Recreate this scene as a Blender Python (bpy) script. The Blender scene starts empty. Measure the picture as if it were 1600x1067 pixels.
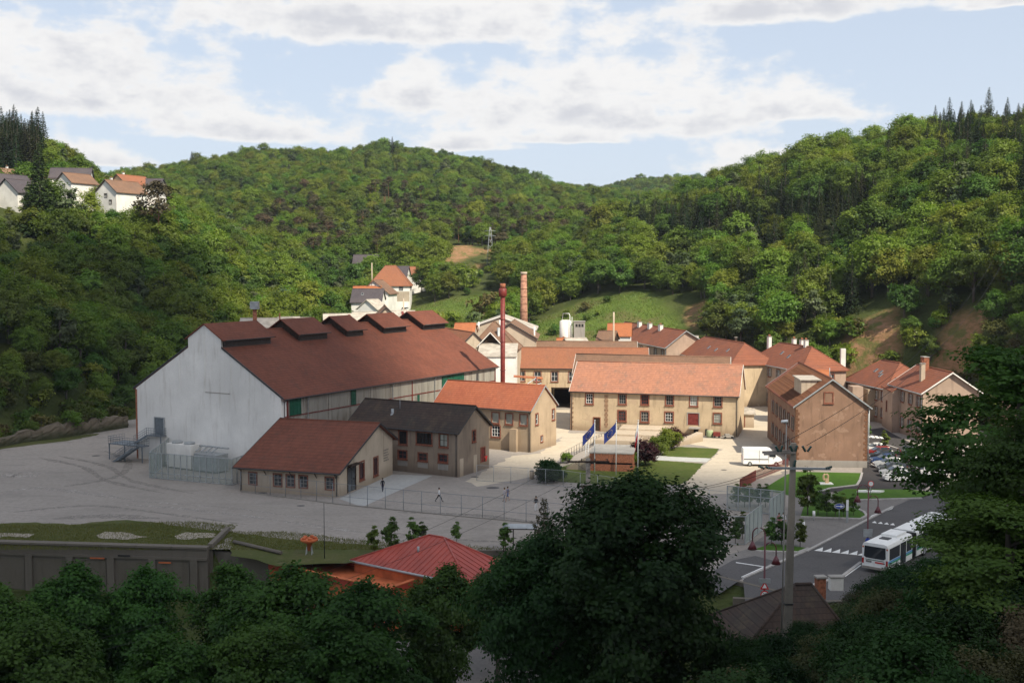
import bpy, bmesh, math, random
import numpy as np
from mathutils import Vector, Matrix
sc = bpy.context.scene
col = sc.collection
R = math.radians
random.seed(7)
rng = np.random.default_rng(7)

# ------------------------------------------------------------------ camera
FPX, CZ = 1750.0, 29.0
PITCH = math.atan(114.5 / FPX)
CP, SP = math.cos(PITCH), math.sin(PITCH)
cam = bpy.data.cameras.new('camera')
cam.lens = 36 * FPX / 1600
cam.sensor_width = 36
cam.clip_end = 20000
cam_o = bpy.data.objects.new('camera', cam)
col.objects.link(cam_o)
cam_o.location = (0, 0, CZ)
cam_o.rotation_euler = (math.pi / 2 - PITCH, 0, 0)
sc.camera = cam_o

# ------------------------------------------------------------------ light
SUN_EL, SUN_AZ = R(47), R(140)      # azimuth clockwise from +Y (the view direction)
SUN_DIR = Vector((math.sin(SUN_AZ) * math.cos(SUN_EL), math.cos(SUN_AZ) * math.cos(SUN_EL), math.sin(SUN_EL)))
sun = bpy.data.lights.new('sun', 'SUN')
sun.energy = 4.8
sun.angle = R(0.6)
sun.color = (1.0, 0.91, 0.74)
sun_o = bpy.data.objects.new('sun', sun)
col.objects.link(sun_o)
sun_o.rotation_euler = SUN_DIR.to_track_quat('Z', 'Y').to_euler()
sc.view_settings.view_transform = 'Standard'
sc.view_settings.look = 'None'
sc.view_settings.exposure = 0.48
sc.view_settings.gamma = 1.0
sc.view_settings.use_curve_mapping = False

def build_world():
    w = bpy.data.worlds.new('World')
    sc.world = w
    w.use_nodes = True
    nt = w.node_tree
    nt.nodes.clear()
    N = nt.nodes.new
    L = nt.links.new
    out = N('ShaderNodeOutputWorld')
    bg = N('ShaderNodeBackground')
    sky = N('ShaderNodeTexSky')
    sky.sky_type = 'NISHITA'
    sky.sun_disc = False
    sky.sun_elevation = SUN_EL
    sky.sun_rotation = SUN_AZ
    sky.air_density = 1.0
    sky.dust_density = 1.2
    sky.ozone_density = 1.6
    sky.altitude = 300
    tc = N('ShaderNodeTexCoord')
    sep = N('ShaderNodeSeparateXYZ')
    L(tc.outputs['Generated'], sep.inputs[0])

    def math_(op, a, b=None, c=None, clamp=False):
        m = N('ShaderNodeMath')
        m.operation = op
        m.use_clamp = clamp
        for i, q in enumerate((a, b, c)):
            if q is None:
                continue
            if isinstance(q, (int, float)):
                m.inputs[i].default_value = q
            else:
                L(q, m.inputs[i])
        return m.outputs[0]
    X, Y, Z = sep.outputs
    # azimuth (rad, 0 = view direction) and elevation of each direction of the sky
    az = math_('ARCTAN2', X, Y)
    hor = math_('SQRT', math_('ADD', math_('MULTIPLY', X, X), math_('MULTIPLY', Y, Y)))
    el = math_('ARCTAN2', Z, hor)
    # cloud coordinates: a flat layer seen in perspective, softened at the horizon
    inv = math_('DIVIDE', 1.0, math_('ADD', math_('MAXIMUM', el, 0.0), 0.22))
    comb = N('ShaderNodeCombineXYZ')
    L(math_('MULTIPLY', az, math_('MULTIPLY', inv, 1.0)), comb.inputs[0])
    L(math_('MULTIPLY', inv, 1.9), comb.inputs[1])

    def noise(vec, scale, detail, rough=0.55, off=(0, 0, 0)):
        mp = N('ShaderNodeMapping')
        mp.inputs['Location'].default_value = off
        L(vec, mp.inputs[0])
        n = N('ShaderNodeTexNoise')
        n.inputs['Scale'].default_value = scale
        n.inputs['Detail'].default_value = detail
        n.inputs['Roughness'].default_value = rough
        L(mp.outputs[0], n.inputs['Vector'])
        return n.outputs[0]
    nbig = noise(comb.outputs[0], 1.35, 3, 0.5, (3.1, 1.7, 0))
    nmid = noise(comb.outputs[0], 5.0, 9, 0.6, (0.4, 6.2, 2))
    comb2 = N('ShaderNodeCombineXYZ')
    L(az, comb2.inputs[0])
    L(math_('MULTIPLY', el, 1.8), comb2.inputs[1])
    puff = noise(comb2.outputs[0], 14.0, 6, 0.58, (5, 2, 1))
    puff2 = noise(comb2.outputs[0], 30.0, 5, 0.6, (1, 2, 7))

    # individual cumulus and stratocumulus banks: (azimuth, elevation of base, half width, height) in degrees
    def bank(a0, e0, hw, ht, soft=1.0):
        da = math_('DIVIDE', math_('SUBTRACT', az, R(a0)), R(hw))
        de = math_('SUBTRACT', el, R(e0))
        up = math_('DIVIDE', math_('MAXIMUM', de, 0.0), R(ht))
        dn = math_('DIVIDE', math_('MAXIMUM', math_('MULTIPLY', de, -1.0), 0.0), R(ht * 0.2))
        r2 = math_('ADD', math_('MULTIPLY', da, da), math_('ADD', math_('MULTIPLY', up, up), math_('MULTIPLY', dn, dn)))
        return math_('SUBTRACT', 1.0, math_('SQRT', r2)), up
    banks = [(-20.6, 7.8, 7.4, 4.6), (-26, 8.4, 5.0, 3.8), (-12.5, 6.5, 7.0, 1.8), (5.0, 7.1, 10.5, 3.8), (4.0, 9.0, 5.4, 3.4), (14.0, 7.4, 4.0, 2.0), (-4.6, 8.2, 3.2, 2.3),
             (-6, 11.6, 12, 3.6), (13.5, 12.3, 8.5, 2.6), (11.5, 5.0, 3.4, 1.8), (-2.5, 6.1, 4.0, 1.1), (2.5, 6.4, 5.0, 1.0), (-21, 5.0, 3.0, 1.0), (23.5, 12.0, 3.2, 1.2), (3, 15.2, 22, 2.4)]
    dens = None
    height = None
    for b in banks:
        d, up = bank(*b)
        if dens is None:
            dens, height = d, math_('MULTIPLY', up, math_('MAXIMUM', d, 0.0))
        else:
            mx = math_('SMOOTH_MAX', dens, d, 0.55)
            dens = mx
            height = math_('SMOOTH_MAX', height, math_('MULTIPLY', up, math_('MINIMUM', math_('MULTIPLY', math_('MAXIMUM', d, 0.0), 2.5), 1.0)), 0.4)
    # over the rest of the sky the same broken cloud goes on
    side = math_('MULTIPLY', math_('GREATER_THAN', math_('ABSOLUTE', az), R(28)), 1.0)
    high = math_('GREATER_THAN', el, R(17))
    rest = math_('MAXIMUM', side, high)
    gen = math_('MULTIPLY', math_('SUBTRACT', nbig, 0.50), 5.0)
    dens = math_('ADD', math_('MULTIPLY', dens, math_('SUBTRACT', 1.0, rest)), math_('MULTIPLY', gen, rest))
    n_all = math_('ADD', math_('MULTIPLY', math_('SUBTRACT', puff, 0.5), 2.7), math_('MULTIPLY', math_('SUBTRACT', nmid, 0.5), 0.6))
    n_all = math_('ADD', n_all, math_('MULTIPLY', math_('SUBTRACT', puff2, 0.5), 1.3))
    d2 = math_('ADD', math_('MULTIPLY', dens, 1.15), n_all)
    rmp = N('ShaderNodeMapRange')
    rmp.interpolation_type = 'SMOOTHSTEP'
    L(d2, rmp.inputs[0])
    rmp.inputs[1].default_value = -0.10
    rmp.inputs[2].default_value = 0.55
    cover = rmp.outputs[0]
    # sunlit tops, grey undersides: the thick middle of a bank is grey, its upper rim bright
    thick = N('ShaderNodeMapRange')
    thick.interpolation_type = 'SMOOTHSTEP'
    L(math_('ADD', math_('SUBTRACT', d2, math_('MULTIPLY', height, 1.25)), math_('MULTIPLY', math_('SUBTRACT', puff2, .5), 0.8)), thick.inputs[0])
    thick.inputs[1].default_value = 0.0
    thick.inputs[2].default_value = 1.15
    cmix = N('ShaderNodeMix')
    cmix.data_type = 'RGBA'
    L(thick.outputs[0], cmix.inputs[0])
    cmix.inputs[6].default_value = (6.9, 6.8, 6.7, 1)
    cmix.inputs[7].default_value = (5.0, 5.05, 5.35, 1)
    # thin veil that pales the blue (stronger near the horizon)
    veil = math_('MULTIPLY', math_('POWER', 2.718, math_('MULTIPLY', math_('MAXIMUM', el, 0.0), -1.0)), 0.90)
    vm = N('ShaderNodeMix')
    vm.data_type = 'RGBA'
    L(veil, vm.inputs[0])
    L(sky.outputs[0], vm.inputs[6])
    vm.inputs[7].default_value = (5.15, 5.75, 6.65, 1)
    sm = N('ShaderNodeMix')
    sm.data_type = 'RGBA'
    L(math_('MULTIPLY', cover, 0.94), sm.inputs[0])
    L(vm.outputs[2], sm.inputs[6])
    L(cmix.outputs[2], sm.inputs[7])
    L(sm.outputs[2], bg.inputs[0])
    bg.inputs[1].default_value = 0.10
    L(bg.outputs[0], out.inputs[0])
build_world()
sc.cycles.max_bounces = 8
sc.cycles.diffuse_bounces = 4
sc.cycles.glossy_bounces = 2
sc.cycles.transmission_bounces = 3
sc.cycles.transparent_max_bounces = 8
sc.cycles.use_denoising = True

# ------------------------------------------------------------------ surveying: where a sight line of the camera meets a level
def ray(u, v):
    x = (u - 800) / FPX
    y = (533.5 - v) / FPX
    return (x, CP + y * SP, -SP + y * CP)
def G(u, v, z=0.0):
    d = ray(u, v)
    t = (z - CZ) / d[2]
    return (d[0] * t, d[1] * t)
def PD(u, v, D):
    d = ray(u, v)
    t = D / d[1]
    return (d[0] * t, D, CZ + d[2] * t)

# ------------------------------------------------------------------ mesh building
class MB:
    def __init__(s):
        s.v, s.f, s.m, s.sm = [], [], [], []
    def add(s, vs, fs, mi=0, smooth=False):
        o = len(s.v)
        s.v.extend([tuple(q) for q in vs])
        for f in fs:
            s.f.append(tuple(i + o for i in f))
            s.m.append(mi)
            s.sm.append(smooth)
        return s
    def box(s, x0, x1, y0, y1, z0, z1, mi=0, M=None):
        vs = [Vector(q) for q in ((x0, y0, z0), (x1, y0, z0), (x1, y1, z0), (x0, y1, z0), (x0, y0, z1), (x1, y0, z1), (x1, y1, z1), (x0, y1, z1))]
        if M is not None:
            vs = [M @ q for q in vs]
        return s.add(vs, [(0, 3, 2, 1), (4, 5, 6, 7), (0, 1, 5, 4), (1, 2, 6, 5), (2, 3, 7, 6), (3, 0, 4, 7)], mi)
    def tube(s, pts, r, n=8, mi=0, cap=True, smooth=True):
        pts = [Vector(p) for p in pts]
        if not isinstance(r, (list, tuple)):
            r = [r] * len(pts)
        vs, fs = [], []
        ref = None
        for i, p in enumerate(pts):
            d = (pts[min(i + 1, len(pts) - 1)] - pts[max(i - 1, 0)])
            d = d.normalized() if d.length > 1e-9 else Vector((0, 0, 1))
            if ref is None:
                ref = Vector((1, 0, 0)) if abs(d.z) > .9 else Vector((0, 0, 1))
            a = d.cross(ref).normalized()
            b = d.cross(a).normalized()
            for k in range(n):
                t = 2 * math.pi * k / n
                vs.append(p + (a * math.cos(t) + b * math.sin(t)) * r[i])
        for i in range(len(pts) - 1):
            for k in range(n):
                k2 = (k + 1) % n
                fs.append((i * n + k, i * n + k2, (i + 1) * n + k2, (i + 1) * n + k))
        s.add(vs, fs, mi, smooth)
        if cap:
            o = len(s.v) - len(vs)
            s.f.append(tuple(o + k for k in range(n))[::-1]); s.m.append(mi); s.sm.append(False)
            e = o + (len(pts) - 1) * n
            s.f.append(tuple(e + k for k in range(n))); s.m.append(mi); s.sm.append(False)
        return s
    def prism(s, poly, z0, z1, mi=0, M=None):      # polygon in xy, extruded in z
        n = len(poly)
        vs = [Vector((p[0], p[1], z0)) for p in poly] + [Vector((p[0], p[1], z1)) for p in poly]
        if M is not None:
            vs = [M @ q for q in vs]
        fs = [tuple(range(n))[::-1], tuple(range(n, 2 * n))] + [(i, (i + 1) % n, n + (i + 1) % n, n + i) for i in range(n)]
        return s.add(vs, fs, mi)
    def build(s, name, mats, parent=None, loc=None, rot=None):
        me = s.mesh(name, mats)
        return link(me, name, parent, loc, rot)
    def mesh(s, name, mats):
        me = bpy.data.meshes.new(name)
        me.from_pydata(s.v, [], s.f)
        if not isinstance(mats, (list, tuple)):
            mats = [mats]
        for m in mats:
            me.materials.append(m)
        me.polygons.foreach_set('material_index', s.m)
        me.polygons.foreach_set('use_smooth', s.sm)
        me.update()
        return me
def link(me, name, parent=None, loc=None, rot=None):
    o = bpy.data.objects.new(name, me)
    col.objects.link(o)
    if parent is not None:
        o.parent = parent
    if loc is not None:
        o.location = loc
    if rot is not None:
        o.rotation_euler = (0, 0, rot) if isinstance(rot, (int, float)) else rot
    return o
def fix_normals(o):
    bm = bmesh.new()
    bm.from_mesh(o.data)
    bmesh.ops.recalc_face_normals(bm, faces=bm.faces)
    bm.to_mesh(o.data)
    bm.free()
def tag(o, label=None, cat=None, group=None, kind=None):
    if label: o['label'] = label
    if cat: o['category'] = cat
    if group: o['group'] = group
    if kind: o['kind'] = kind
    return o
def thing(name, label, cat, loc=(0, 0, 0), rot=0, group=None):
    o = link(None, name, None, loc, rot)
    o.empty_display_size = 0.5
    return tag(o, label, cat, group)
def dup(root, loc=None, rot=None, label=None, group=None, scale=None):
    def cp(o, par):
        c = o.copy()
        col.objects.link(c)
        c.parent = par
        for k in o.children:
            cp(k, c)
        return c
    r = cp(root, None)
    if loc is not None: r.location = loc
    if rot is not None: r.rotation_euler = (0, 0, rot)
    if scale is not None: r.scale = (scale,) * 3 if isinstance(scale, (int, float)) else scale
    if label: r['label'] = label
    if group: r['group'] = group
    return r

# ------------------------------------------------------------------ materials
class NT:
    def __init__(s, name):
        s.mat = bpy.data.materials.new(name)
        s.mat.use_nodes = True
        s.nt = s.mat.node_tree
        s.nt.nodes.clear()
        s.out = s.N('ShaderNodeOutputMaterial')
        s.b = s.N('ShaderNodeBsdfPrincipled')
        s.L(s.b.outputs[0], s.out.inputs[0])
        s.tc = s.N('ShaderNodeTexCoord')
        s.geo = s.N('ShaderNodeNewGeometry')
    def N(s, t): return s.nt.nodes.new(t)
    def L(s, a, b): s.nt.links.new(a, b)
    def m(s, op, a, b=None, c=None):
        n = s.N('ShaderNodeMath'); n.operation = op
        for i, q in enumerate((a, b, c)):
            if q is None: continue
            if isinstance(q, (int, float)): n.inputs[i].default_value = q
            else: s.L(q, n.inputs[i])
        return n.outputs[0]
    def noise(s, scale, detail=4, rough=.55, vec=None, stretch=None, off=None):
        n = s.N('ShaderNodeTexNoise')
        n.inputs['Scale'].default_value = scale
        n.inputs['Detail'].default_value = detail
        n.inputs['Roughness'].default_value = rough
        v = vec or s.geo.outputs['Position']
        if stretch or off:
            mp = s.N('ShaderNodeMapping')
            mp.inputs['Scale'].default_value = stretch or (1, 1, 1)
            mp.inputs['Location'].default_value = off or (0, 0, 0)
            s.L(v, mp.inputs[0]); v = mp.outputs[0]
        s.L(v, n.inputs['Vector'])
        return n.outputs[0]
    def ramp(s, fac, lo, hi, a=0., b=1.):
        n = s.N('ShaderNodeMapRange'); n.interpolation_type = 'SMOOTHSTEP'
        s.L(fac, n.inputs[0])
        n.inputs[1].default_value = lo; n.inputs[2].default_value = hi
        n.inputs[3].default_value = a; n.inputs[4].default_value = b
        return n.outputs[0]
    def mix(s, fac, a, b, mode='MIX'):
        n = s.N('ShaderNodeMix'); n.data_type = 'RGBA'; n.blend_type = mode
        if isinstance(fac, (int, float)): n.inputs[0].default_value = fac
        else: s.L(fac, n.inputs[0])
        for i, q in ((6, a), (7, b)):
            if isinstance(q, tuple): n.inputs[i].default_value = (*q[:3], 1)
            else: s.L(q, n.inputs[i])
        return n.outputs[2]
    def bump(s, h, strength=.3, dist=.05):
        n = s.N('ShaderNodeBump')
        n.inputs['Strength'].default_value = strength
        n.inputs['Distance'].default_value = dist
        s.L(h, n.inputs['Height'])
        s.L(n.outputs[0], s.b.inputs['Normal'])
    def fin(s, colr, rough=.8, spec=.3, metal=0.):
        if isinstance(colr, tuple): s.b.inputs['Base Color'].default_value = (*colr[:3], 1)
        else: s.L(colr, s.b.inputs['Base Color'])
        if isinstance(rough, (int, float)): s.b.inputs['Roughness'].default_value = rough
        else: s.L(rough, s.b.inputs['Roughness'])
        s.b.inputs['Specular IOR Level'].default_value = spec
        s.b.inputs['Metallic'].default_value = metal
        return s.mat
def sc3(c, k): return tuple(min(1, q * k) for q in c[:3])
def plaster(name, c, dirt=(.12, .09, .065), amount=.5, stain_scale=.35, patch=None):
    t = NT(name)
    big = t.noise(stain_scale, 5, .6)
    streak = t.noise(1.0, 4, .6, stretch=(1.6, 1.6, .22), off=(4, 2, 0))
    fine = t.noise(9, 3, .6)
    m1 = t.mix(t.ramp(big, .3, .75), sc3(c, .86), sc3(c, 1.12))
    m2 = t.mix(t.m('MULTIPLY', t.ramp(streak, .5, .78), amount), m1, dirt)
    sep = t.N('ShaderNodeSeparateXYZ')
    t.L(t.geo.outputs['Position'], sep.inputs[0])
    low = t.ramp(t.m('ADD', sep.outputs[2], t.m('MULTIPLY', big, -2.2)), -1.1, .7, 1, 0)
    m3 = t.mix(t.m('MULTIPLY', low, min(1, amount * 1.1)), m2, sc3(dirt, 1.2))
    if patch:
        m3 = t.mix(t.ramp(t.noise(.9, 3, .5, off=(9, 3, 1)), .6, .66, 0, .8), m3, patch)
    m4 = t.mix(t.ramp(fine, .3, .7, 0, .22), m3, sc3(c, .6))
    t.bump(fine, .25, .03)
    return t.fin(m4, .93, .15)
def tiles(name, c, alt, course=.17, moss=(.07, .06, .045), mossy=.3, width=.30, contrast=.5, patches=.5):
    """interlocking clay tiles: courses follow the height of the slope, every tile its own tone"""
    t = NT(name)
    sep = t.N('ShaderNodeSeparateXYZ')
    t.L(t.tc.outputs['Object'], sep.inputs[0])
    zz = t.m('DIVIDE', sep.outputs[2], course)
    row = t.m('FLOOR', zz)
    fr = t.m('FRACT', zz)
    xx = t.m('DIVIDE', t.m('ADD', sep.outputs[0], t.m('MULTIPLY', sep.outputs[1], .0)), width)
    xo = t.m('ADD', xx, t.m('MULTIPLY', row, .5))
    cb = t.N('ShaderNodeCombineXYZ')
    t.L(t.m('FLOOR', xo), cb.inputs[0]); t.L(row, cb.inputs[1])
    wn = t.N('ShaderNodeTexWhiteNoise'); wn.noise_dimensions = '2D'
    t.L(cb.outputs[0], wn.inputs['Vector'])
    big = t.noise(.22, 4, .6)
    mid = t.noise(1.3, 4, .6)
    base = t.mix(t.ramp(big, .3, .7), c, alt)
    base = t.mix(t.m('MULTIPLY', wn.outputs[0], contrast), base, sc3(c, .55))
    base = t.mix(t.ramp(t.m('ADD', t.m('MULTIPLY', mid, .5), t.m('MULTIPLY', wn.outputs[0], .5)), .5, .8, 0, patches), base, sc3(alt, 1.25))
    base = t.mix(t.ramp(t.m('ADD', t.m('MULTIPLY', t.noise(.5, 5, .65, off=(3, 8, 1)), .75), t.m('MULTIPLY', mid, .25)), .5, .68, 0, mossy), base, moss)
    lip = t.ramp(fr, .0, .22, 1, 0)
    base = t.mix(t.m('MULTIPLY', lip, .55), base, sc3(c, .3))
    fx = t.m('FRACT', xo)
    t.bump(t.m('ADD', t.m('MULTIPLY', t.m('SUBTRACT', 1, fr), 1.0), t.m('MULTIPLY', t.m('SINE', t.m('MULTIPLY', fx, 6.283)), .25)), .5, .04)
    return t.fin(base, .85, .2)
def simple(name, c, rough=.6, spec=.4, metal=0., var=.2, scale=2., bump=0.):
    t = NT(name)
    n = t.noise(scale, 4, .6, vec=t.tc.outputs['Object'])
    if bump: t.bump(n, bump, .03)
    return t.fin(t.mix(t.ramp(n, .3, .7), sc3(c, 1 - var), sc3(c, 1 + var)), rough, spec, metal)
def ground_mat(name, c, c2, c3=None, scale=.12, fine=3., bump=.4, streak=False):
    t = NT(name)
    a = t.noise(scale, 6, .62)
    b = t.noise(fine, 5, .7)
    d = t.noise(scale * 4.7, 5, .6, off=(7, 1, 0), stretch=(1, 2.2, 1) if streak else None)
    m1 = t.mix(t.ramp(a, .32, .68), c, c2)
    m1 = t.mix(t.ramp(d, .48, .7, 0, .6), m1, c3 or sc3(c, .7))
    m1 = t.mix(t.ramp(b, .35, .7, 0, .45), m1, sc3(c, .62))
    t.bump(b, bump, .05)
    return t.fin(m1, .95, .1)
def foliage(name, dark, light, yellow=None, trans=.25, hue=.06):
    t = NT(name)
    oi = t.N('ShaderNodeObjectInfo')
    n = t.noise(.35, 3, .6)
    n2 = t.noise(3.5, 3, .6)
    base = t.mix(t.ramp(n, .3, .7), dark, light)
    base = t.mix(t.ramp(n2, .3, .75, 0, .35), base, sc3(light, 1.2))
    if yellow:
        base = t.mix(t.m('MULTIPLY', t.m('POWER', oi.outputs['Random'], 1.6), .85), base, yellow)
    hs = t.N('ShaderNodeHueSaturation')
    w2 = t.N('ShaderNodeTexWhiteNoise'); w2.noise_dimensions = '1D'
    t.L(t.m('MULTIPLY', oi.outputs['Random'], 37.7), w2.inputs['W'])
    t.L(t.m('ADD', .5 - hue / 2, t.m('MULTIPLY', w2.outputs[0], hue)), hs.inputs['Hue'])
    w3 = t.N('ShaderNodeTexWhiteNoise'); w3.noise_dimensions = '1D'
    t.L(t.m('MULTIPLY', oi.outputs['Random'], 91.3), w3.inputs['W'])
    t.L(t.m('ADD', .72, t.m('MULTIPLY', w3.outputs[0], .6)), hs.inputs['Value'])
    hs.inputs['Saturation'].default_value = 1.0
    t.L(base, hs.inputs['Color'])
    dif = t.N('ShaderNodeBsdfDiffuse'); tr = t.N('ShaderNodeBsdfTranslucent'); gl = t.N('ShaderNodeBsdfGlossy')
    t.L(hs.outputs[0], dif.inputs[0])
    br = t.mix(1.0, hs.outputs[0], (1.3, 1.5, .6), 'MULTIPLY')
    t.L(br, tr.inputs[0])
    gl.inputs['Roughness'].default_value = .45
    gl.inputs['Color'].default_value = (.6, .65, .6, 1)
    ms = t.N('ShaderNodeMixShader'); ms.inputs[0].default_value = trans
    t.L(dif.outputs[0], ms.inputs[1]); t.L(tr.outputs[0], ms.inputs[2])
    m2 = t.N('ShaderNodeMixShader'); m2.inputs[0].default_value = .018
    t.L(ms.outputs[0], m2.inputs[1]); t.L(gl.outputs[0], m2.inputs[2])
    t.L(m2.outputs[0], t.out.inputs[0])
    return t.mat
def bark(name, c):
    t = NT(name)
    n = t.noise(3, 4, .6, stretch=(1, 1, .25))
    t.bump(n, .5, .05)
    return t.fin(t.mix(n, sc3(c, .5), sc3(c, 1.4)), .95, .1)
M = {}
M['white_plaster'] = plaster('white_render', (.82, .80, .765), (.34, .28, .21), .34, .12)
M['cream_plaster'] = plaster('cream_render', (.52, .43, .33), (.22, .17, .12), .6, .3)
M['yellow_plaster'] = plaster('ochre_render', (.56, .435, .29), (.22, .155, .10), .75, .3, patch=(.48, .36, .25))
M['grey_plaster'] = plaster('grey_brown_render', (.30, .235, .18), (.10, .08, .065), .6, .35)
M['sand_plaster'] = plaster('sandy_render', (.42, .32, .22), (.16, .12, .085), .55, .3)
M['brown_plaster'] = plaster('brown_render', (.29, .175, .12), (.11, .07, .05), .6, .35, patch=(.35, .225, .16))
M['pink_plaster'] = plaster('pinkish_render', (.42, .31, .24), (.15, .11, .09), .6, .35)
M['house_white'] = plaster('clean_white_render', (.78, .76, .72), (.4, .36, .3), .2, .3)
M['house_peach'] = plaster('peach_render', (.72, .50, .30), (.4, .3, .2), .2, .3)
M['concrete'] = plaster('weathered_concrete', (.27, .235, .20), (.085, .075, .06), .7, .3)
M['plinth'] = plaster('cement_plinth', (.36, .34, .31), (.15, .13, .11), .5, .4)
M['sandstone'] = simple('red_sandstone', (.22, .085, .055), .9, .15, 0, .35, 4, .3)
M['quoin'] = simple('quoin_stone', (.30, .19, .12), .9, .15, 0, .35, 3, .3)
M['quoin_dark'] = simple('dark_quoin_stone', (.17, .085, .05), .9, .15, 0, .35, 3, .3)
M['tile_brown'] = tiles('brown_red_tiles', (.15, .053, .034), (.195, .068, .042), .29, (.085, .045, .034), .5, contrast=.6)
M['tile_orange'] = tiles('orange_red_tiles', (.30, .092, .05), (.34, .112, .058), .29, (.18, .08, .055), .3)
M['tile_dark'] = tiles('dark_grey_tiles', (.05, .041, .036), (.07, .046, .036), .29, (.13, .10, .06), .45, contrast=.6)
M['tile_old'] = tiles('weathered_pink_tiles', (.36, .175, .12), (.42, .19, .115), .29, (.16, .125, .10), .6, contrast=.6, patches=.6)
M['tile_mid'] = tiles('mid_orange_tiles', (.27, .115, .07), (.31, .125, .065), .17, (.16, .10, .06), .45)
M['tile_greybrown'] = tiles('grey_brown_tiles', (.19, .115, .08), (.24, .14, .09), .17, (.12, .09, .07), .5)
M['tile_row'] = tiles('workers_house_tiles', (.22, .085, .055), (.28, .10, .055), .29, (.14, .075, .05), .4)
M['tile_rowbright'] = tiles('bright_house_tiles', (.36, .13, .06), (.42, .15, .065), .17, (.2, .09, .05), .3)
M['slate'] = tiles('slate', (.075, .065, .075), (.10, .085, .09), .2, (.06, .06, .06), .2)
M['fibre'] = simple('fibre_cement_sheet', (.40, .36, .31), .85, .2, 0, .2, .8)
M['red_metal'] = simple('red_metal_roof', (.33, .048, .030), .45, .4, 0, .15, .5)
M['red_paint'] = simple('dark_red_paint', (.17, .028, .022), .5, .4, 0, .25, 2)
M['wine'] = simple('wine_red_lacquer', (.11, .022, .03), .4, .5, 0, .15, 2)
M['green_paint'] = simple('dark_green_paint', (.012, .085, .05), .6, .3, 0, .25, 2)
M['dark_metal'] = simple('dark_metal', (.05, .05, .052), .5, .5, .3, .2, 2)
M['zinc'] = simple('galvanised_steel', (.36, .38, .39), .5, .5, .35, .15, 2)
M['blue_steel'] = simple('blue_grey_steel', (.15, .175, .20), .5, .5, .2, .15, 2)
M['white_paint'] = simple('white_paint', (.8, .8, .78), .5, .4, 0, .05, 2)
M['black'] = simple('black_rubber', (.02, .02, .02), .8, .3, 0, .2, 3)
M['wood_dark'] = simple('dark_stained_timber', (.045, .03, .022), .85, .2, 0, .3, 3)
M['wood_grey'] = simple('grey_weathered_timber', (.25, .22, .19), .9, .1, 0, .3, 3)
M['pole_conc'] = plaster('pole_concrete', (.33, .29, .24), (.1, .09, .08), .6, .8)
M['brick'] = simple('dull_brick', (.30, .12, .07), .9, .15, 0, .35, 5, .3)
M['orange_paint'] = simple('orange_render', (.48, .13, .05), .8, .2, 0, .2, .8)
M['lamp_glass'] = simple('frosted_lamp_cover', (.85, .85, .82), .3, .5, 0, .03)
def glass(name, c=(.03, .035, .04), rough=.12):
    t = NT(name)
    n = t.noise(.8, 2, .5)
    return t.fin(t.mix(n, sc3(c, .5), sc3(c, 1.6)), rough, .6)
M['glass'] = glass('window_glass')
M['curtain'] = glass('curtained_glass', (.30, .31, .27), .35)
M['carglass'] = glass('car_glass', (.02, .025, .03), .05)
def cladding():
    t = NT('grey_corrugated_cladding')
    sep = t.N('ShaderNodeSeparateXYZ')
    t.L(t.tc.outputs['Object'], sep.inputs[0])
    w = t.m('SINE', t.m('MULTIPLY', sep.outputs[0], 2 * math.pi / .32))
    cb = t.N('ShaderNodeCombineXYZ')
    t.L(t.m('FLOOR', t.m('DIVIDE', sep.outputs[0], .96)), cb.inputs[0])
    wn = t.N('ShaderNodeTexWhiteNoise'); t.L(cb.outputs[0], wn.inputs['Vector'])
    n = t.noise(.8, 4, .6, stretch=(2, 2, .3))
    base = t.mix(t.m('MULTIPLY', wn.outputs[0], .8), (.36, .34, .29), (.24, .225, .20))
    base = t.mix(t.ramp(n, .45, .75, 0, .7), base, (.17, .14, .11))
    t.bump(w, .8, .05)
    return t.fin(base, .75, .25)
M['cladding'] = cladding()
M['gravel'] = ground_mat('pale_gravel', (.30, .27, .24), (.365, .325, .29), (.24, .215, .195), .035, 1.6, .5, True)
M['pale_path'] = ground_mat('pale_compacted_path', (.56, .485, .38), (.50, .435, .345), (.42, .36, .28), .06, 2.0, .4, True)
M['slab'] = ground_mat('concrete_forecourt', (.46, .46, .44), (.42, .42, .41), (.38, .38, .37), .1, 2, .2)
M['asphalt'] = ground_mat('asphalt', (.105, .10, .10), (.12, .115, .115), (.085, .083, .082), .08, 4, .3)
M['asphalt_dark'] = ground_mat('fresh_asphalt', (.06, .055, .055), (.07, .065, .065), (.05, .047, .047), .08, 4, .3)
M['pavement'] = ground_mat('grey_pavement', (.20, .185, .175), (.23, .215, .20), (.17, .16, .15), .1, 3, .3)
M['kerb'] = simple('kerb_stone', (.40, .38, .36), .85, .2, 0, .15, 2)
M['marking'] = simple('road_marking_white', (.72, .72, .70), .7, .3, 0, .12, 3)
M['grass'] = ground_mat('mown_grass', (.07, .10, .022), (.10, .125, .03), (.13, .12, .05), .2, 2.2, .7)
M['lawn'] = ground_mat('bright_lawn', (.06, .135, .02), (.08, .155, .025), (.055, .11, .02), .15, 2.2, .6)
M['rough_grass'] = ground_mat('rough_grass', (.07, .085, .025), (.10, .105, .035), (.14, .12, .07), .15, 2.0, .8)
M['rubble'] = ground_mat('broken_slab', (.42, .37, .31), (.34, .30, .25), (.24, .2, .17), .5, 2.5, .8)
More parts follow.
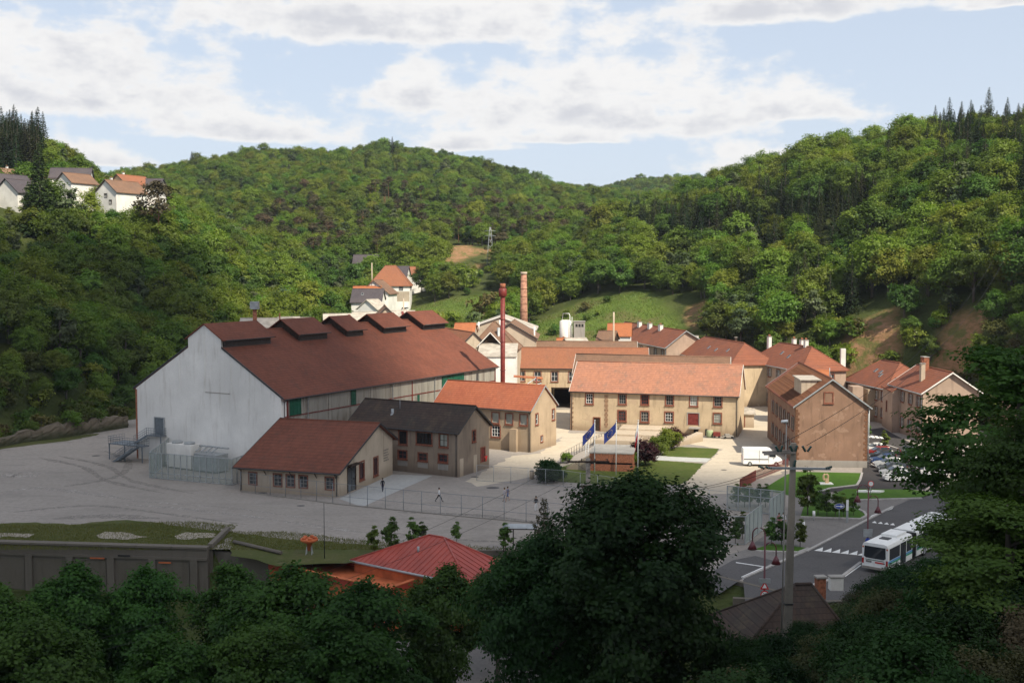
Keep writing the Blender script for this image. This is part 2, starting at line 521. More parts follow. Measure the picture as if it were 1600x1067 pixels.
# ------------------------------------------------------------------ terrain
def ctrl():
    P = []
    def c(u, D, z): P.append(((u - 800) / FPX * D, D, z))
    # valley floor
    for u, D in ((250, 170), (400, 150), (700, 150), (1000, 150), (1250, 150), (600, 200), (900, 200), (1200, 200), (700, 230), (900, 230), (1050, 225), (1350, 190), (250, 200), (450, 225)):
        c(u, D, 0)
    for u in (560, 640, 720, 800, 880, 960, 1040, 1120): c(u, 262, 3.0)
    for u in (600, 680, 760, 840): c(u, 300, 9)
    for u in (590, 640, 720): c(u, 350, 15)
    for u, D, z in ((820, 330, 15), (900, 330, 18), (980, 320, 20), (880, 360, 24), (960, 370, 32), (820, 390, 22), (740, 400, 23), (650, 410, 24), (600, 420, 24)): c(u, D, z)
    # left slope and plateau
    for u, D, z in ((0, 186, .5), (100, 200, .5), (200, 222, .5), (60, 205, 9), (0, 200, 8), (150, 222, 8), (0, 240, 21), (0, 280, 34), (0, 320, 46), (0, 360, 50),
                    (100, 240, 12), (100, 280, 26), (100, 320, 43), (100, 350, 47), (200, 320, 36), (200, 350, 46), (200, 245, 5), (200, 280, 18), (300, 262, 5), (300, 300, 15), (300, 350, 32), (300, 390, 40),
                    (400, 290, 6), (400, 340, 14), (400, 390, 24), (480, 300, 6), (480, 360, 13), (500, 420, 22), (540, 380, 14),
                    (0, 400, 64), (60, 400, 66), (100, 430, 67), (150, 430, 61), (200, 430, 46), (260, 430, 40), (0, 460, 70), (100, 500, 60), (-200, 400, 72), (-200, 250, 35), (-200, 170, 12), (-300, 130, 10)):
        c(u, D, z)
    # central hill
    for u, D, z in ((230, 800, 88), (230, 700, 72), (300, 600, 52), (250, 520, 44), (300, 800, 98), (400, 820, 102), (500, 800, 104), (600, 800, 107), (700, 800, 103), (750, 790, 97), (850, 770, 80), (930, 760, 64),
                    (400, 600, 62), (500, 600, 64), (600, 600, 68), (700, 600, 64), (800, 600, 56), (900, 600, 46), (500, 480, 34), (600, 480, 36), (700, 470, 38), (770, 470, 36), (740, 440, 31), (850, 470, 38), (350, 480, 36),
                    (600, 1000, 100), (300, 1000, 90), (900, 1000, 70), (100, 900, 85), (100, 700, 70)):
        c(u, D, z)
    # far hill
    for u, D, z in ((930, 1150, 100), (1000, 1150, 112), (1080, 1150, 114), (1180, 1150, 108), (1000, 1300, 100), (700, 1300, 90), (1400, 1200, 110), (400, 1300, 80)): c(u, D, z)
    # right hill
    for u, D, z in ((1000, 290, 7), (1080, 290, 12), (1150, 275, 12), (1220, 255, 10), (1300, 240, 9), (1400, 225, 10), (1500, 205, 9), (1600, 180, 8), (1700, 150, 8), (1900, 120, 10),
                    (1000, 400, 36), (1000, 480, 44), (1000, 600, 50), (1100, 330, 24), (1100, 400, 42), (1100, 470, 57), (1200, 300, 25), (1200, 350, 43), (1200, 410, 57), (1200, 450, 65), (1300, 270, 22), (1300, 320, 40), (1300, 380, 57), (1300, 430, 69),
                    (1400, 255, 22), (1400, 300, 42), (1400, 350, 58), (1400, 400, 68), (1500, 240, 24), (1500, 280, 42), (1500, 330, 57), (1500, 370, 68), (1600, 220, 24), (1600, 260, 42), (1600, 310, 56), (1600, 345, 66), (1700, 300, 60), (1900, 300, 68), (1400, 600, 80), (1200, 700, 72), (1600, 500, 70), (1350, 245, 15), (1450, 225, 13)):
        c(u, D, z)
    # the slope below the camera and the lower street
    P.extend([(0, -20, 34), (0, 0, 26.8), (-25, 0, 25), (25, 0, 28), (0, 15, 20), (0, 30, 12.5), (0, 45, 5), (0, 60, -1.5), (0, 75, -4.2), (-20, 20, 15), (-20, 40, 5.5), (-20, 60, -2), (-20, 75, -4.5), (-45, 20, 14), (-45, 40, 4), (-45, 60, -3), (-45, 80, -4.6), (-20, 95, -4.6), (-50, 100, -4.6), (-80, 100, -4.4), (-80, 60, -2),
              (-5, 95, -4.2), (8, 95, -3), (18, 97, -.6), (12, 20, 21), (13, 35, 14), (10, 50, 7), (14, 50, 10.2), (18, 52, 13.4), (20.6, 45, 16.4), (17, 62, 6), (22, 78, 0.2), (30, 40, 20), (30, 55, 15), (32, 70, 6.5), (34, 85, 1.5), (45, 50, 21), (48, 70, 12), (50, 85, 5), (45, 100, .2), (60, 95, 4), (62, 60, 22), (75, 110, 2), (-110, 60, 5), (-110, 110, -2), (90, 60, 26), (90, 130, 6)])
    return np.array(P)
CT = ctrl()
def rbf_solve(P):
    n = len(P)
    d = np.hypot(P[:, None, 0] - P[None, :, 0], P[:, None, 1] - P[None, :, 1])
    A = np.zeros((n + 3, n + 3))
    A[:n, :n] = d - np.eye(n) * 1.0
    A[:n, n] = 1; A[:n, n + 1] = P[:, 0]; A[:n, n + 2] = P[:, 1]
    A[n:, :n] = A[:n, n:].T
    return np.linalg.solve(A, np.concatenate([P[:, 2], np.zeros(3)]))
WT = rbf_solve(CT)
def rbf_eval(x, y):
    out = WT[-3] + WT[-2] * x + WT[-1] * y
    for (px, py, _), w in zip(CT, WT[:-3]):
        out = out + w * np.hypot(x - px, y - py)
    return out
FLOOR = [(-130, 176), (-86, 185), (-78, 205), (-68, 222), (-45, 240), (-10, 246), (28, 246), (52, 246), (72, 235), (84, 222), (84, 170), (74, 128), (60, 104), (44, 94), (26, 97), (16, 108), (5, 114), (-31, 114.3), (-54, 117.1), (-130, 126.4)]
YARD = FLOOR
def inside_dist(x, y, poly):
    """signed distance, negative inside"""
    ins = np.zeros(x.shape, bool)
    dm = np.full(x.shape, 1e9)
    n = len(poly)
    for i in range(n):
        x0, y0 = poly[i]; x1, y1 = poly[(i + 1) % n]
        cond = ((y0 > y) != (y1 > y))
        with np.errstate(divide='ignore', invalid='ignore'):
            xi = (x1 - x0) * (y - y0) / ((y1 - y0) if y1 != y0 else 1e-9) + x0
        ins ^= cond & (x < xi)
        ex, ey = x1 - x0, y1 - y0
        t = np.clip(((x - x0) * ex + (y - y0) * ey) / (ex * ex + ey * ey), 0, 1)
        dm = np.minimum(dm, np.hypot(x - x0 - t * ex, y - y0 - t * ey))
    return np.where(ins, -dm, dm)
_s = np.random.default_rng(3)
_ph = _s.uniform(0, 6.28, (24, 2)); _fr = _s.uniform(.015, .09, (24, 2)) * _s.choice([-1, 1], (24, 2)); _am = .9 / (np.abs(_fr).sum(1) * 24 + 1)
def wob(x, y):
    o = 0
    for i in range(24): o = o + _am[i] * np.sin(_fr[i, 0] * x + _ph[i, 0] + np.cos(_fr[i, 1] * y + _ph[i, 1]) * 1.5 + _fr[i, 1] * y)
    return o
def height(x, y):
    x = np.asarray(x, float); y = np.asarray(y, float)
    z = rbf_eval(x, y)
    d = inside_dist(x, y, FLOOR)
    far = np.clip((y - 110) / 150, 0, 1)
    z = z + wob(x, y) * (.35 + 1.2 * far)
    m = np.clip(d / 10, 0, 1); m = m * m * (3 - 2 * m)
    south = (y < 115.5 + np.maximum(0, -31 - x) * .125) & (x < 12)          # below the retaining walls the ground steps down at once
    m = np.where(south & (d > 0), 1, m)
    cap = -4.7 + np.clip((x + 2) / 22, 0, 1) * 4.3 + np.clip((92 - y) / 14, 0, 1) * 40
    z = np.where((d > 0) & (y < 115.5 + np.maximum(0, -31 - x) * .125) & (x < 24), np.minimum(z, cap), z)
    z = np.where(d < 0, -.35, -.35 + m * (z + .35))
    return z
xs = np.unique(np.concatenate([np.linspace(-640, -130, 64), np.linspace(-130, 130, 118), np.linspace(130, 640, 64)]))
ys = np.unique(np.concatenate([np.linspace(-40, 40, 20), np.linspace(40, 100, 26), np.linspace(100, 120, 21), np.linspace(120, 260, 52), np.linspace(260, 560, 70), np.linspace(560, 1400, 90)]))
GX, GY = np.meshgrid(xs, ys)
GZ = height(GX, GY)
def zat(x, y):
    i = int(np.clip(np.searchsorted(xs, x) - 1, 0, len(xs) - 2)); j = int(np.clip(np.searchsorted(ys, y) - 1, 0, len(ys) - 2))
    a = (x - xs[i]) / (xs[i + 1] - xs[i]); b = (y - ys[j]) / (ys[j + 1] - ys[j])
    return float((GZ[j, i] * (1 - a) + GZ[j, i + 1] * a) * (1 - b) + (GZ[j + 1, i] * (1 - a) + GZ[j + 1, i + 1] * a) * b)
def zat_np(x, y):
    i = np.clip(np.searchsorted(xs, x) - 1, 0, len(xs) - 2); j = np.clip(np.searchsorted(ys, y) - 1, 0, len(ys) - 2)
    a = (x - xs[i]) / (xs[i + 1] - xs[i]); b = (y - ys[j]) / (ys[j + 1] - ys[j])
    return (GZ[j, i] * (1 - a) + GZ[j, i + 1] * a) * (1 - b) + (GZ[j + 1, i] * (1 - a) + GZ[j + 1, i + 1] * a) * b
MEADOW = [(-2, 262), (2, 300), (4, 322), (20, 332), (38, 325), (45, 300), (42, 275), (30, 258)]
MEADOW2 = [(-48, 330), (-42, 372), (0, 378), (8, 350), (-4, 325), (-25, 318)]
def blob(x, y, cx, cy, r, rx=1.): return 1 - np.hypot((x - cx) / rx, y - cy) / r
def earth_fn(x, y):
    n = wob(x * 4, y * 4) * .35
    e = np.maximum.reduce([blob(x, y, (1362 - 800) / FPX * 240, 241, 8.5, 1.0), blob(x, y, (1495 - 800) / FPX * 222, 223, 6.5, 1.), blob(x, y, (735 - 800) / FPX * 462, 462, 14, 1.6), blob(x, y, (1085 - 800) / FPX * 302, 300, 7, 1.), blob(x, y, (350 - 800) / FPX * 260, 262, 5)])
    return np.clip((e + n) * 3.5, 0, 1)
def terrain():
    ny, nx = GX.shape
    co = np.stack([GX, GY, GZ], -1).reshape(-1, 3)
    idx = np.arange(nx * ny).reshape(ny, nx)
    q = np.stack([idx[:-1, :-1], idx[:-1, 1:], idx[1:, 1:], idx[1:, :-1]], -1).reshape(-1, 4)
    me = bpy.data.meshes.new('terrain')
    me.vertices.add(len(co)); me.vertices.foreach_set('co', co.ravel())
    me.loops.add(q.size); me.loops.foreach_set('vertex_index', q.ravel())
    me.polygons.add(len(q)); me.polygons.foreach_set('loop_start', np.arange(len(q)) * 4)
    me.polygons.foreach_set('use_smooth', np.ones(len(q), bool))
    me.update(calc_edges=True)
    md = np.maximum(np.clip(-inside_dist(GX, GY, MEADOW) / 4 + .5, 0, 1), np.clip(-inside_dist(GX, GY, MEADOW2) / 4 + .5, 0, 1))
    for nm, arr in (('meadow', md), ('earth', earth_fn(GX, GY))):
        at = me.attributes.new(nm, 'FLOAT', 'POINT'); at.data.foreach_set('value', arr.ravel().astype(np.float32))
    t = NT('hillside_ground')
    a1 = t.N('ShaderNodeAttribute'); a1.attribute_name = 'meadow'
    a2 = t.N('ShaderNodeAttribute'); a2.attribute_name = 'earth'
    n = t.noise(.15, 5, .6); f = t.noise(1.5, 5, .65)
    base = t.mix(t.ramp(n, .35, .65), (.045, .06, .018), (.07, .085, .028))
    base = t.mix(t.ramp(f, .4, .7, 0, .5), base, (.03, .035, .012))
    gr = t.mix(t.ramp(n, .3, .7), (.075, .115, .025), (.11, .155, .032))
    gr = t.mix(t.ramp(t.noise(.08, 5, .7, off=(3, 3, 3)), .47, .62, 0, .8), gr, (.13, .11, .05))
    gr = t.mix(t.ramp(f, .4, .75, 0, .5), gr, (.06, .10, .02))
    base = t.mix(a1.outputs['Fac'], base, gr)
    er = t.mix(t.ramp(t.noise(.6, 5, .65, stretch=(1, 1, 3)), .35, .65), (.30, .17, .10), (.20, .13, .06))
    er = t.mix(t.ramp(t.noise(.3, 4, .6, off=(1, 5, 2)), .5, .62, 0, .8), er, (.10, .12, .035))
    base = t.mix(a2.outputs['Fac'], base, er)
    t.bump(f, .8, .3)
    me.materials.append(t.fin(base, .97, .05))
    o = link(me, 'hills_terrain')
    tag(o, kind='structure')
terrain()

def sheet(name, poly, z, m, kind='structure', label=None, rag=0., seed=0):
    """a flat sheet following the outline, its edge broken up a little"""
    pts = []
    r = random.Random(seed or name)
    n = len(poly)
    if rag:
        for i in range(n):
            a = Vector(poly[i]); b = Vector(poly[(i + 1) % n])
            k = max(1, int((b - a).length / (rag * 3)))
            nrm = Vector((-(b - a).y, (b - a).x)).normalized()
            for j in range(k):
                pts.append(a.lerp(b, j / k) + nrm * r.uniform(-rag, rag) * (1 if j else .5))
    else:
        pts = [Vector(p) for p in poly]
    bm = bmesh.new()
    vs = [bm.verts.new((p[0], p[1], z)) for p in pts]
    for i in range(len(vs)): bm.edges.new((vs[i], vs[(i + 1) % len(vs)]))
    bmesh.ops.triangle_fill(bm, use_beauty=True, edges=bm.edges[:])
    for f in bm.faces:
        f.normal_update()
        if f.normal.z < 0: f.normal_flip()
    me = bpy.data.meshes.new(name)
    bm.to_mesh(me); bm.free()
    me.materials.append(m)
    o = link(me, name)
    return tag(o, label=label, kind=kind)
def GP(*uv, z=0): return [G(u, v, z) for u, v in uv]
def kerb(name, pts, w=.3, h=.12, z=0., m=None, parent=None):
    mb = MB()
    for a, b in zip(pts[:-1], pts[1:]):
        a = Vector(a); b = Vector(b); d = (b - a).normalized(); n = Vector((-d.y, d.x)) * w / 2
        a2, b2 = a - d * .02, b + d * .02
        mb.prism([a2 - n, b2 - n, b2 + n, a2 + n], z - .05, z + h)
        h += .0015
    o = mb.build(name, m or M['kerb'])
    return tag(o, kind='structure')

sheet('yard_ground', YARD, 0, M['gravel'])
# paler, driven parts of the yard
sheet('compacted_path', GP((728, 752), (760, 735), (800, 712), (845, 708), (872, 690), (885, 676), (1150, 686), (1165, 640), (1200, 628), (1212, 660), (1205, 700), (1240, 726), (1215, 742), (1165, 752), (1150, 770), (1075, 775), (1060, 762), (1095, 728), (1130, 702), (1070, 692), (1045, 690), (980, 686), (930, 690), (880, 712), (862, 730), (830, 745), (790, 752), (745, 760)), .004, M['pale_path'], rag=.4)
sheet('passage_ground', GP((862, 690), (868, 640), (890, 640), (890, 672), (884, 680)), .008, M['pale_path'])
sheet('forecourt', GP((530, 779), (613, 741), (676, 743), (590, 781), (566, 792)), .012, M['slab'])
lawn_a = GP((868, 752), (868, 733), (900, 722), (960, 724), (1000, 720), (1030, 719), (1100, 724), (1088, 737), (1075, 751), (1060, 757), (980, 760))
sheet('lawn', lawn_a, .016, M['grass'], rag=.15)
sheet('lawn', GP((1032, 712), (1040, 702), (1062, 698), (1124, 701), (1118, 709), (1111, 716), (1060, 714)), .016, M['grass'], rag=.12)
sheet('footpath', GP((1020, 712), (1032, 712), (1111, 716), (1104, 722), (1030, 719), (1018, 718)), .012, M['slab'])
sheet('lawn', GP((1243, 737), (1347, 739), (1344, 748), (1339, 758), (1297, 763), (1276, 769), (1253, 779), (1192, 764), (1228, 742)), .03, M['lawn'])
sheet('lawn', GP((1297, 775), (1321, 765), (1423, 766), (1460, 770), (1440, 778), (1330, 781), (1300, 780)), .13, M['lawn'])
sheet('asphalt_road', GP((1161, 904), (1195, 888), (1260, 862), (1350, 814), (1395, 792), (1500, 748), (1560, 760), (1560, 900), (1480, 930), (1165, 948)), .008, M['asphalt'])
sheet('road_branch', GP((1347, 740), (1350, 706), (1352, 672), (1378, 668), (1400, 680), (1440, 700), (1470, 740), (1445, 765), (1342, 765), (1297, 769), (1276, 776), (1270, 772), (1297, 763), (1339, 758)), .012, M['asphalt_dark'])
sheet('asphalt_junction', GP((1297, 783), (1430, 780), (1440, 772), (1500, 748), (1395, 792), (1350, 813), (1340, 800)), .004, M['pavement'])
sheet('pavement', GP((1100, 905), (1140, 866), (1165, 858), (1205, 828), (1232, 800), (1232, 770), (1253, 780), (1275, 776), (1300, 781), (1340, 797), (1352, 806), (1350, 813), (1260, 861), (1195, 887), (1161, 903)), .006, M['pavement'])
sheet('side_road', GP((1100, 900), (1145, 875), (1180, 868), (1210, 876), (1195, 886), (1161, 903), (1120, 930)), .010, M['asphalt'])
sheet('grass_verge', GP((0, 818), (40, 816), (110, 819), (160, 815), (200, 812), (240, 816), (300, 824), (370, 832), (440, 841), (500, 845), (560, 850), (620, 858), (720, 866), (800, 872), (800, 884), (700, 880), (600, 876), (520, 880), (440, 884), (362, 868), (362, 838), (330, 856), (0, 848)), .014, M['rough_grass'], rag=.35)
sheet('planting_bed', GP((1251, 808), (1256, 792), (1300, 787), (1338, 795), (1354, 806), (1345, 811)), .10, M['lawn'])
sheet('planting_bed', GP((1173, 861), (1206, 850), (1262, 857), (1248, 863)), .10, M['lawn'])
sheet('broken_slab', GP((0, 833), (55, 834), (44, 840), (0, 838)), .05, M['rubble'], rag=.12)
sheet('broken_slab', GP((150, 837), (165, 831), (200, 833), (232, 839), (205, 843), (160, 842)), .05, M['rubble'], rag=.25)
sheet('broken_slab', GP((272, 838), (290, 832), (338, 834), (338, 839), (300, 843), (276, 842)), .05, M['rubble'], rag=.25)
for a, b in (((1260, 861.5), (1395, 792)), ((1161, 903.5), (1258, 861.5)),):
    kerb('kerb_line', GP(a, b))
kerb('kerb_line', GP((1170, 945), (1317, 900), (1345, 879)))
kerb('kerb_line', GP((1251, 808), (1345, 811), (1354, 806), (1350, 800), (1338, 795)), h=.13)
kerb('kerb_line', GP((1173, 861), (1248, 863.5), (1263, 857)), h=.13)
kerb('kerb_line', GP((1347, 739), (1344, 750), (1339, 758), (1297, 763), (1276, 770)), h=.11)
kerb('kerb_line', GP((1297, 775), (1302, 781), (1330, 782), (1440, 779)), h=.15)
kerb('kerb_line', GP((1353, 694), (1372, 694), (1390, 697), (1408, 703), (1420, 711)), h=.12, w=.35)
def track(pts, w, m, z):
    P = [Vector(G(*p)) for p in pts]
    Q = []
    for i in range(len(P) - 1):
        a, b, c, d = P[max(i - 1, 0)], P[i], P[i + 1], P[min(i + 2, len(P) - 1)]
        for k in range(8):
            t = k / 8; Q.append(.5 * ((2 * b) + (-a + c) * t + (2 * a - 5 * b + 4 * c - d) * t * t + (-a + 3 * b - 3 * c + d) * t ** 3))
    L_, R_ = [], []
    r = random.Random(int(pts[0][0]))
    for i in range(len(Q) - 1):
        d = (Q[i + 1] - Q[i]).normalized(); n = Vector((-d.y, d.x)); e = min(i, len(Q) - 2 - i) / 4; ww = w * min(1, .15 + e) * r.uniform(.6, 1.2)
        L_.append(Q[i] + n * ww); R_.append(Q[i] - n * ww * r.uniform(.7, 1.1))
    mb = MB()
    for i in range(len(L_) - 1):
        mb.add([(*L_[i], z), (*R_[i], z), (*R_[i + 1], z), (*L_[i + 1], z)], [(0, 1, 2, 3)])
    tag(mb.build('wheel_track', m), kind='structure')
def worn(name, c):
    t = NT(name)
    n = t.noise(.9, 5, .7); f = t.noise(2.5, 4, .7, off=(4, 4, 4))
    a = t.ramp(t.m('ADD', t.m('MULTIPLY', n, .6), t.m('MULTIPLY', f, .4)), .42, .6)
    t.fin(t.mix(f, sc3(c, .85), sc3(c, 1.1)), .95, .1)
    tr = t.N('ShaderNodeBsdfTransparent'); mx = t.N('ShaderNodeMixShader')
    t.L(a, mx.inputs[0]); t.L(tr.outputs[0], mx.inputs[1]); t.L(t.b.outputs[0], mx.inputs[2]); t.L(mx.outputs[0], t.out.inputs[0])
    return t.mat
TK, TD = worn('pale_wheel_track', (.40, .365, .33)), worn('dark_wheel_track', (.275, .248, .222))
for i, (pts, w, m) in enumerate((([(190, 788), (270, 793), (360, 803), (470, 818), (640, 842)], .55, TK), ([(200, 782), (290, 788), (400, 798), (560, 822)], .4, TK), ([(0, 770), (60, 762), (130, 770), (230, 784)], .8, TK), ([(0, 744), (30, 741), (60, 746)], 2.2, TK),
      ([(20, 800), (140, 790), (240, 800), (420, 824)], .5, TD), ([(60, 715), (130, 730), (170, 752), (280, 775)], .6, TD), ([(90, 712), (165, 728), (210, 752), (330, 776)], .5, TD), ([(590, 830), (700, 842), (860, 850), (1000, 862)], .5, TD), ([(620, 800), (760, 806), (900, 826), (1060, 850)], .6, TD),
      ([(100, 760), (180, 745), (200, 720), (150, 700)], .7, TD), ([(250, 810), (160, 806), (60, 812)], 1.2, TD))):
    track(pts, w, m, .0045 + i * .0006)
for i, (u, v, r_) in enumerate(((770, 762, .7), (150, 712, .5), (742, 745, .45), (1131, 734, .35), (410, 770, .5), (470, 790, .4), (1250, 830, .5))):
    x, y = G(u, v); sheet('drain_patch', [(x + r_ * math.cos(a) * 1.3, y + r_ * math.sin(a)) for a in [k * math.pi / 5 for k in range(10)]], .016 + i * .0003, M['asphalt'], rag=0)
# road markings
def mark(poly, z=.02): 
    o = sheet('road_marking', poly, z, M['marking'])
    return o
for k in range(6):
    u = 1272 + k * 13.5; v = 860 + k * 1.4
    mark(GP((u, v), (u + 13, v + 1.4), (u + 14, v - 5.2)), .020)
for k in range(4):
    u = 1362 + k * 9.5; v = 816.5 + k * 1.1
    mark(GP((u, v), (u + 8, v + .8), (u + 5, v - 2.6)), .020)
mark(GP((1359, 808), (1362, 805), (1396, 792.5), (1394, 795)), .020)
mark(GP((1161, 905), (1158, 901), (1191, 886), (1197, 887)), .022)
mark(GP((1150, 878), (1196, 885), (1196, 886), (1150, 879.2)), .021)
mark(GP((1404, 903), (1440, 881), (1442, 882), (1408, 904)), .020)
mark(GP((1318, 899), (1344, 882), (1346, 883), (1321, 901)), .020)
for k in range(5):
    mark(GP((1352 + k * 7, 680 + k * .6), (1357 + k * 7, 680 + k * .6), (1361 + k * 7, 683.5 + k * .6), (1356 + k * 7, 683.5 + k * .6)), .018)
mark(GP((1351, 690), (1369, 697), (1368, 698), (1351, 691.5)), .018)
mark(GP((1351, 717), (1372, 730), (1371, 731), (1351, 718.5)), .018)
# ------------------------------------------------------------------ buildings
WCACHE = {}
def rect_ring(mb, w, h, t, y0, y1, mi=0, bottom=True):
    mb.box(-w / 2 - t, -w / 2, y0, y1, -t if bottom else 0, h + t, mi)
    mb.box(w / 2, w / 2 + t, y0, y1, -t if bottom else 0, h + t, mi)
    mb.box(-w / 2, w / 2, y0, y1, h, h + t, mi)
    if bottom: mb.box(-w / 2, w / 2, y0, y1, -t, 0, mi)
def window(parent, pos, rot, w, h, surround='sandstone', pane='glass', bars='white_paint', nx=2, ny=3, st=.16, shutters=None, name='window', sill=True, pane_label=None):
    key = (round(w, 1), round(h, 1), surround, pane, bars, nx, ny, st)
    if key not in WCACHE:
        w, h = key[0], key[1]
        a = MB(); rect_ring(a, w, h, st, -.07, .16)
        b = MB(); b.box(-w / 2, w / 2, .12, .15, 0, h)
        c = MB(); bt = .05
        c.box(-w / 2, -w / 2 + bt, .05, .12, 0, h); c.box(w / 2 - bt, w / 2, .05, .12, 0, h)
        c.box(-w / 2 + bt, w / 2 - bt, .05, .12, 0, bt); c.box(-w / 2 + bt, w / 2 - bt, .05, .12, h - bt, h)
        for i in range(1, nx): x = -w / 2 + w * i / nx; c.box(x - bt / 2, x + bt / 2, .06, .12, bt, h - bt)
        for i in range(1, ny): z = h * i / ny; c.box(-w / 2 + bt, w / 2 - bt, .065, .115, z - bt / 2, z + bt / 2)
        s = MB(); s.box(-w / 2 - st - .06, w / 2 + st + .06, -.16, .03, -st - .09, -st + .004)
        sh = MB()
        WCACHE[key] = (a.mesh('window', M[surround]), b.mesh('pane', M[pane]), c.mesh('sash', M[bars]), s.mesh('sill', M[surround]))
    me = WCACHE[key]
    o = link(me[0], name, parent, pos, rot)
    link(me[1], 'pane', o); link(me[2], 'sash', o)
    if sill: link(me[3], 'sill', o)
    if shutters:
        k2 = ('sh', round(w, 1), round(h, 1), shutters)
        if k2 not in WCACHE:
            s = MB(); ww = w / 2
            s.box(-ww / 2, ww / 2, -.05, 0, 0, h)
            for i in range(5): z = h * (i + .5) / 5; s.box(-ww / 2 + .04, ww / 2 - .04, -.07, -.05, z - h * .06, z + h * .06)
            WCACHE[k2] = s.mesh('shutter', M[shutters])
        for sg in (-1, 1):
            link(WCACHE[k2], 'shutter', o, (sg * (w * .75 + st * .3), -.08, 0))
    return o
def door(parent, pos, rot, w, h, m='red_paint', surround='sandstone', name='door', panels=2):
    mb = MB(); mb.box(-w / 2, w / 2, .06, .14, 0, h)
    n = panels
    for i in range(n):
        x0 = -w / 2 + w * i / n; x1 = x0 + w / n
        for z0, z1 in ((.1, h * .45), (h * .5, h - .12)):
            mb.box(x0 + .06, x1 - .06, .035, .06, z0, z1)
    o = mb.build(name, M[m], parent, pos, rot)
    f = MB(); rect_ring(f, w, h, .15, -.06, .16, bottom=False)
    f.build('door_frame', M[surround], o)
    k = MB(); k.box(w * .3, w * .3 + .05, -.02, .035, h * .46, h * .52)
    k.build('handle', M['dark_metal'], o)
    return o
class House:
    """local frame: x along the ridge (0..L), y across (0..W), z up; faces S (y=0), N, W (x=0), E (x=L)"""
    def __init__(s, name, label, cat, P, ang, L, W, ze, zr, wall, roof, ridge=.5, ze2=None, z0=0., group=None, kind='gable', hip=3., over=(.35, .3),
                 openings=None, verge=None, gutter='zinc', plinth=None, thick=.2, low=-.6):
        s.L, s.W, s.ze, s.zr = L, W, ze, zr
        s.ze2 = ze if ze2 is None else ze2
        s.wall, s.roofm = wall, roof
        s.yr = W * ridge
        s.root = thing(name, label, cat, (P[0], P[1], z0), R(ang), group)
        s.ops = {'S': [], 'N': [], 'E': [], 'W': []}
        s.todo = []
        s.hipped = kind != 'gable'
        s.low = low
        for o in openings or []: s.op(*o[:6], **(o[6] if len(o) > 6 else {}))
        s.walls()
        s.roof(kind, hip, over, thick, verge, gutter)
        if plinth:
            mb = MB(); e = .05; h = .7
            mb.box(-e, L + e, -e, 0, low, h); mb.box(-e, L + e, W, W + e, low, h); mb.box(-e, 0, 0, W, low, h); mb.box(L, L + e, 0, W, low, h)
            # stop the plinth at doors by keeping it low
            mb.build('plinth', M[plinth], s.root)
    def place(s, face, u):
        if face == 'S': return (u, 0), 0
        if face == 'N': return (u, s.W), math.pi
        if face == 'E': return (s.L, u), math.pi / 2
        return (0, u), -math.pi / 2
    def op(s, face, u, z, w, h, kind='window', **kw):
        s.ops[face].append((u - w / 2, u + w / 2, z, z + h, kw.pop('proud', False)))
        s.todo.append((face, u, z, w, h, kind, kw))
    def walls(s):
        mb = MB()
        m = min(s.ze, s.ze2)
        for face in 'SNEW':
            U = s.L if face in 'SN' else s.W
            top = {'S': s.ze, 'N': s.ze2}.get(face, m)
            ops = [o for o in s.ops[face] if not o[4]]
            us = sorted({0., U, *[round(o[0], 3) for o in ops], *[round(o[1], 3) for o in ops]})
            zs = sorted({s.low, top, *[round(o[2], 3) for o in ops], *[round(o[3], 3) for o in ops]})
            us = [u for u in us if 0 <= u <= U]; zs = [z for z in zs if s.low <= z <= top]
            def P(u, z, dep=0.):
                if face == 'S': return (u, dep, z)
                if face == 'N': return (u, s.W - dep, z)
                if face == 'E': return (s.L - dep, u, z)
                return (dep, u, z)
            flip = face in 'NW'
            def quad(a, b, c, d):
                q = [a, b, c, d]
                mb.add(q[::-1] if flip else q, [(0, 1, 2, 3)])
            for i in range(len(us) - 1):
                for j in range(len(zs) - 1):
                    uc, zc = (us[i] + us[i + 1]) / 2, (zs[j] + zs[j + 1]) / 2
                    if any(o[0] < uc < o[1] and o[2] < zc < o[3] for o in ops): continue
                    quad(P(us[i], zs[j]), P(us[i + 1], zs[j]), P(us[i + 1], zs[j + 1]), P(us[i], zs[j + 1]))
            for a, b, c, d, _ in ops:
                r = .16
                quad(P(a, c), P(a, c, r), P(a, d, r), P(a, d)); quad(P(b, c, r), P(b, c), P(b, d), P(b, d, r))
                quad(P(a, d, r), P(b, d, r), P(b, d), P(a, d)); quad(P(a, c), P(b, c), P(b, c, r), P(a, c, r))
            if face in 'EW':
                pl = [(0, m), (s.W, m)]
                if s.ze2 > m + .01: pl.append((s.W, s.ze2))
                if getattr(s, 'hipped', False): continue
                pl.append((s.yr, s.zr))
                if s.ze > m + .01: pl.append((0, s.ze))
                vs = [P(*q) for q in pl]
                mb.add(vs[::-1] if flip else vs, [tuple(range(len(vs)))])
        s.wallo = mb.build('wall', M[s.wall], s.root)
    def add_ops(s):
        for face, u, z, w, h, kind, kw in s.todo:
            (x, y), r = s.place(face, u)
            kw = dict(kw)
            if kind == 'window': window(s.root, (x, y, z), r, w, h, **kw)
            elif kind == 'door': door(s.root, (x, y, z), r, w, h, **kw)
            elif kind == 'hole':
                mb = MB(); mb.box(-w / 2, w / 2, .14, .2, 0, h); mb.build(kw.get('name', 'opening'), M[kw.get('m', 'black')], s.root, (x, y, z), r)
        s.todo = []
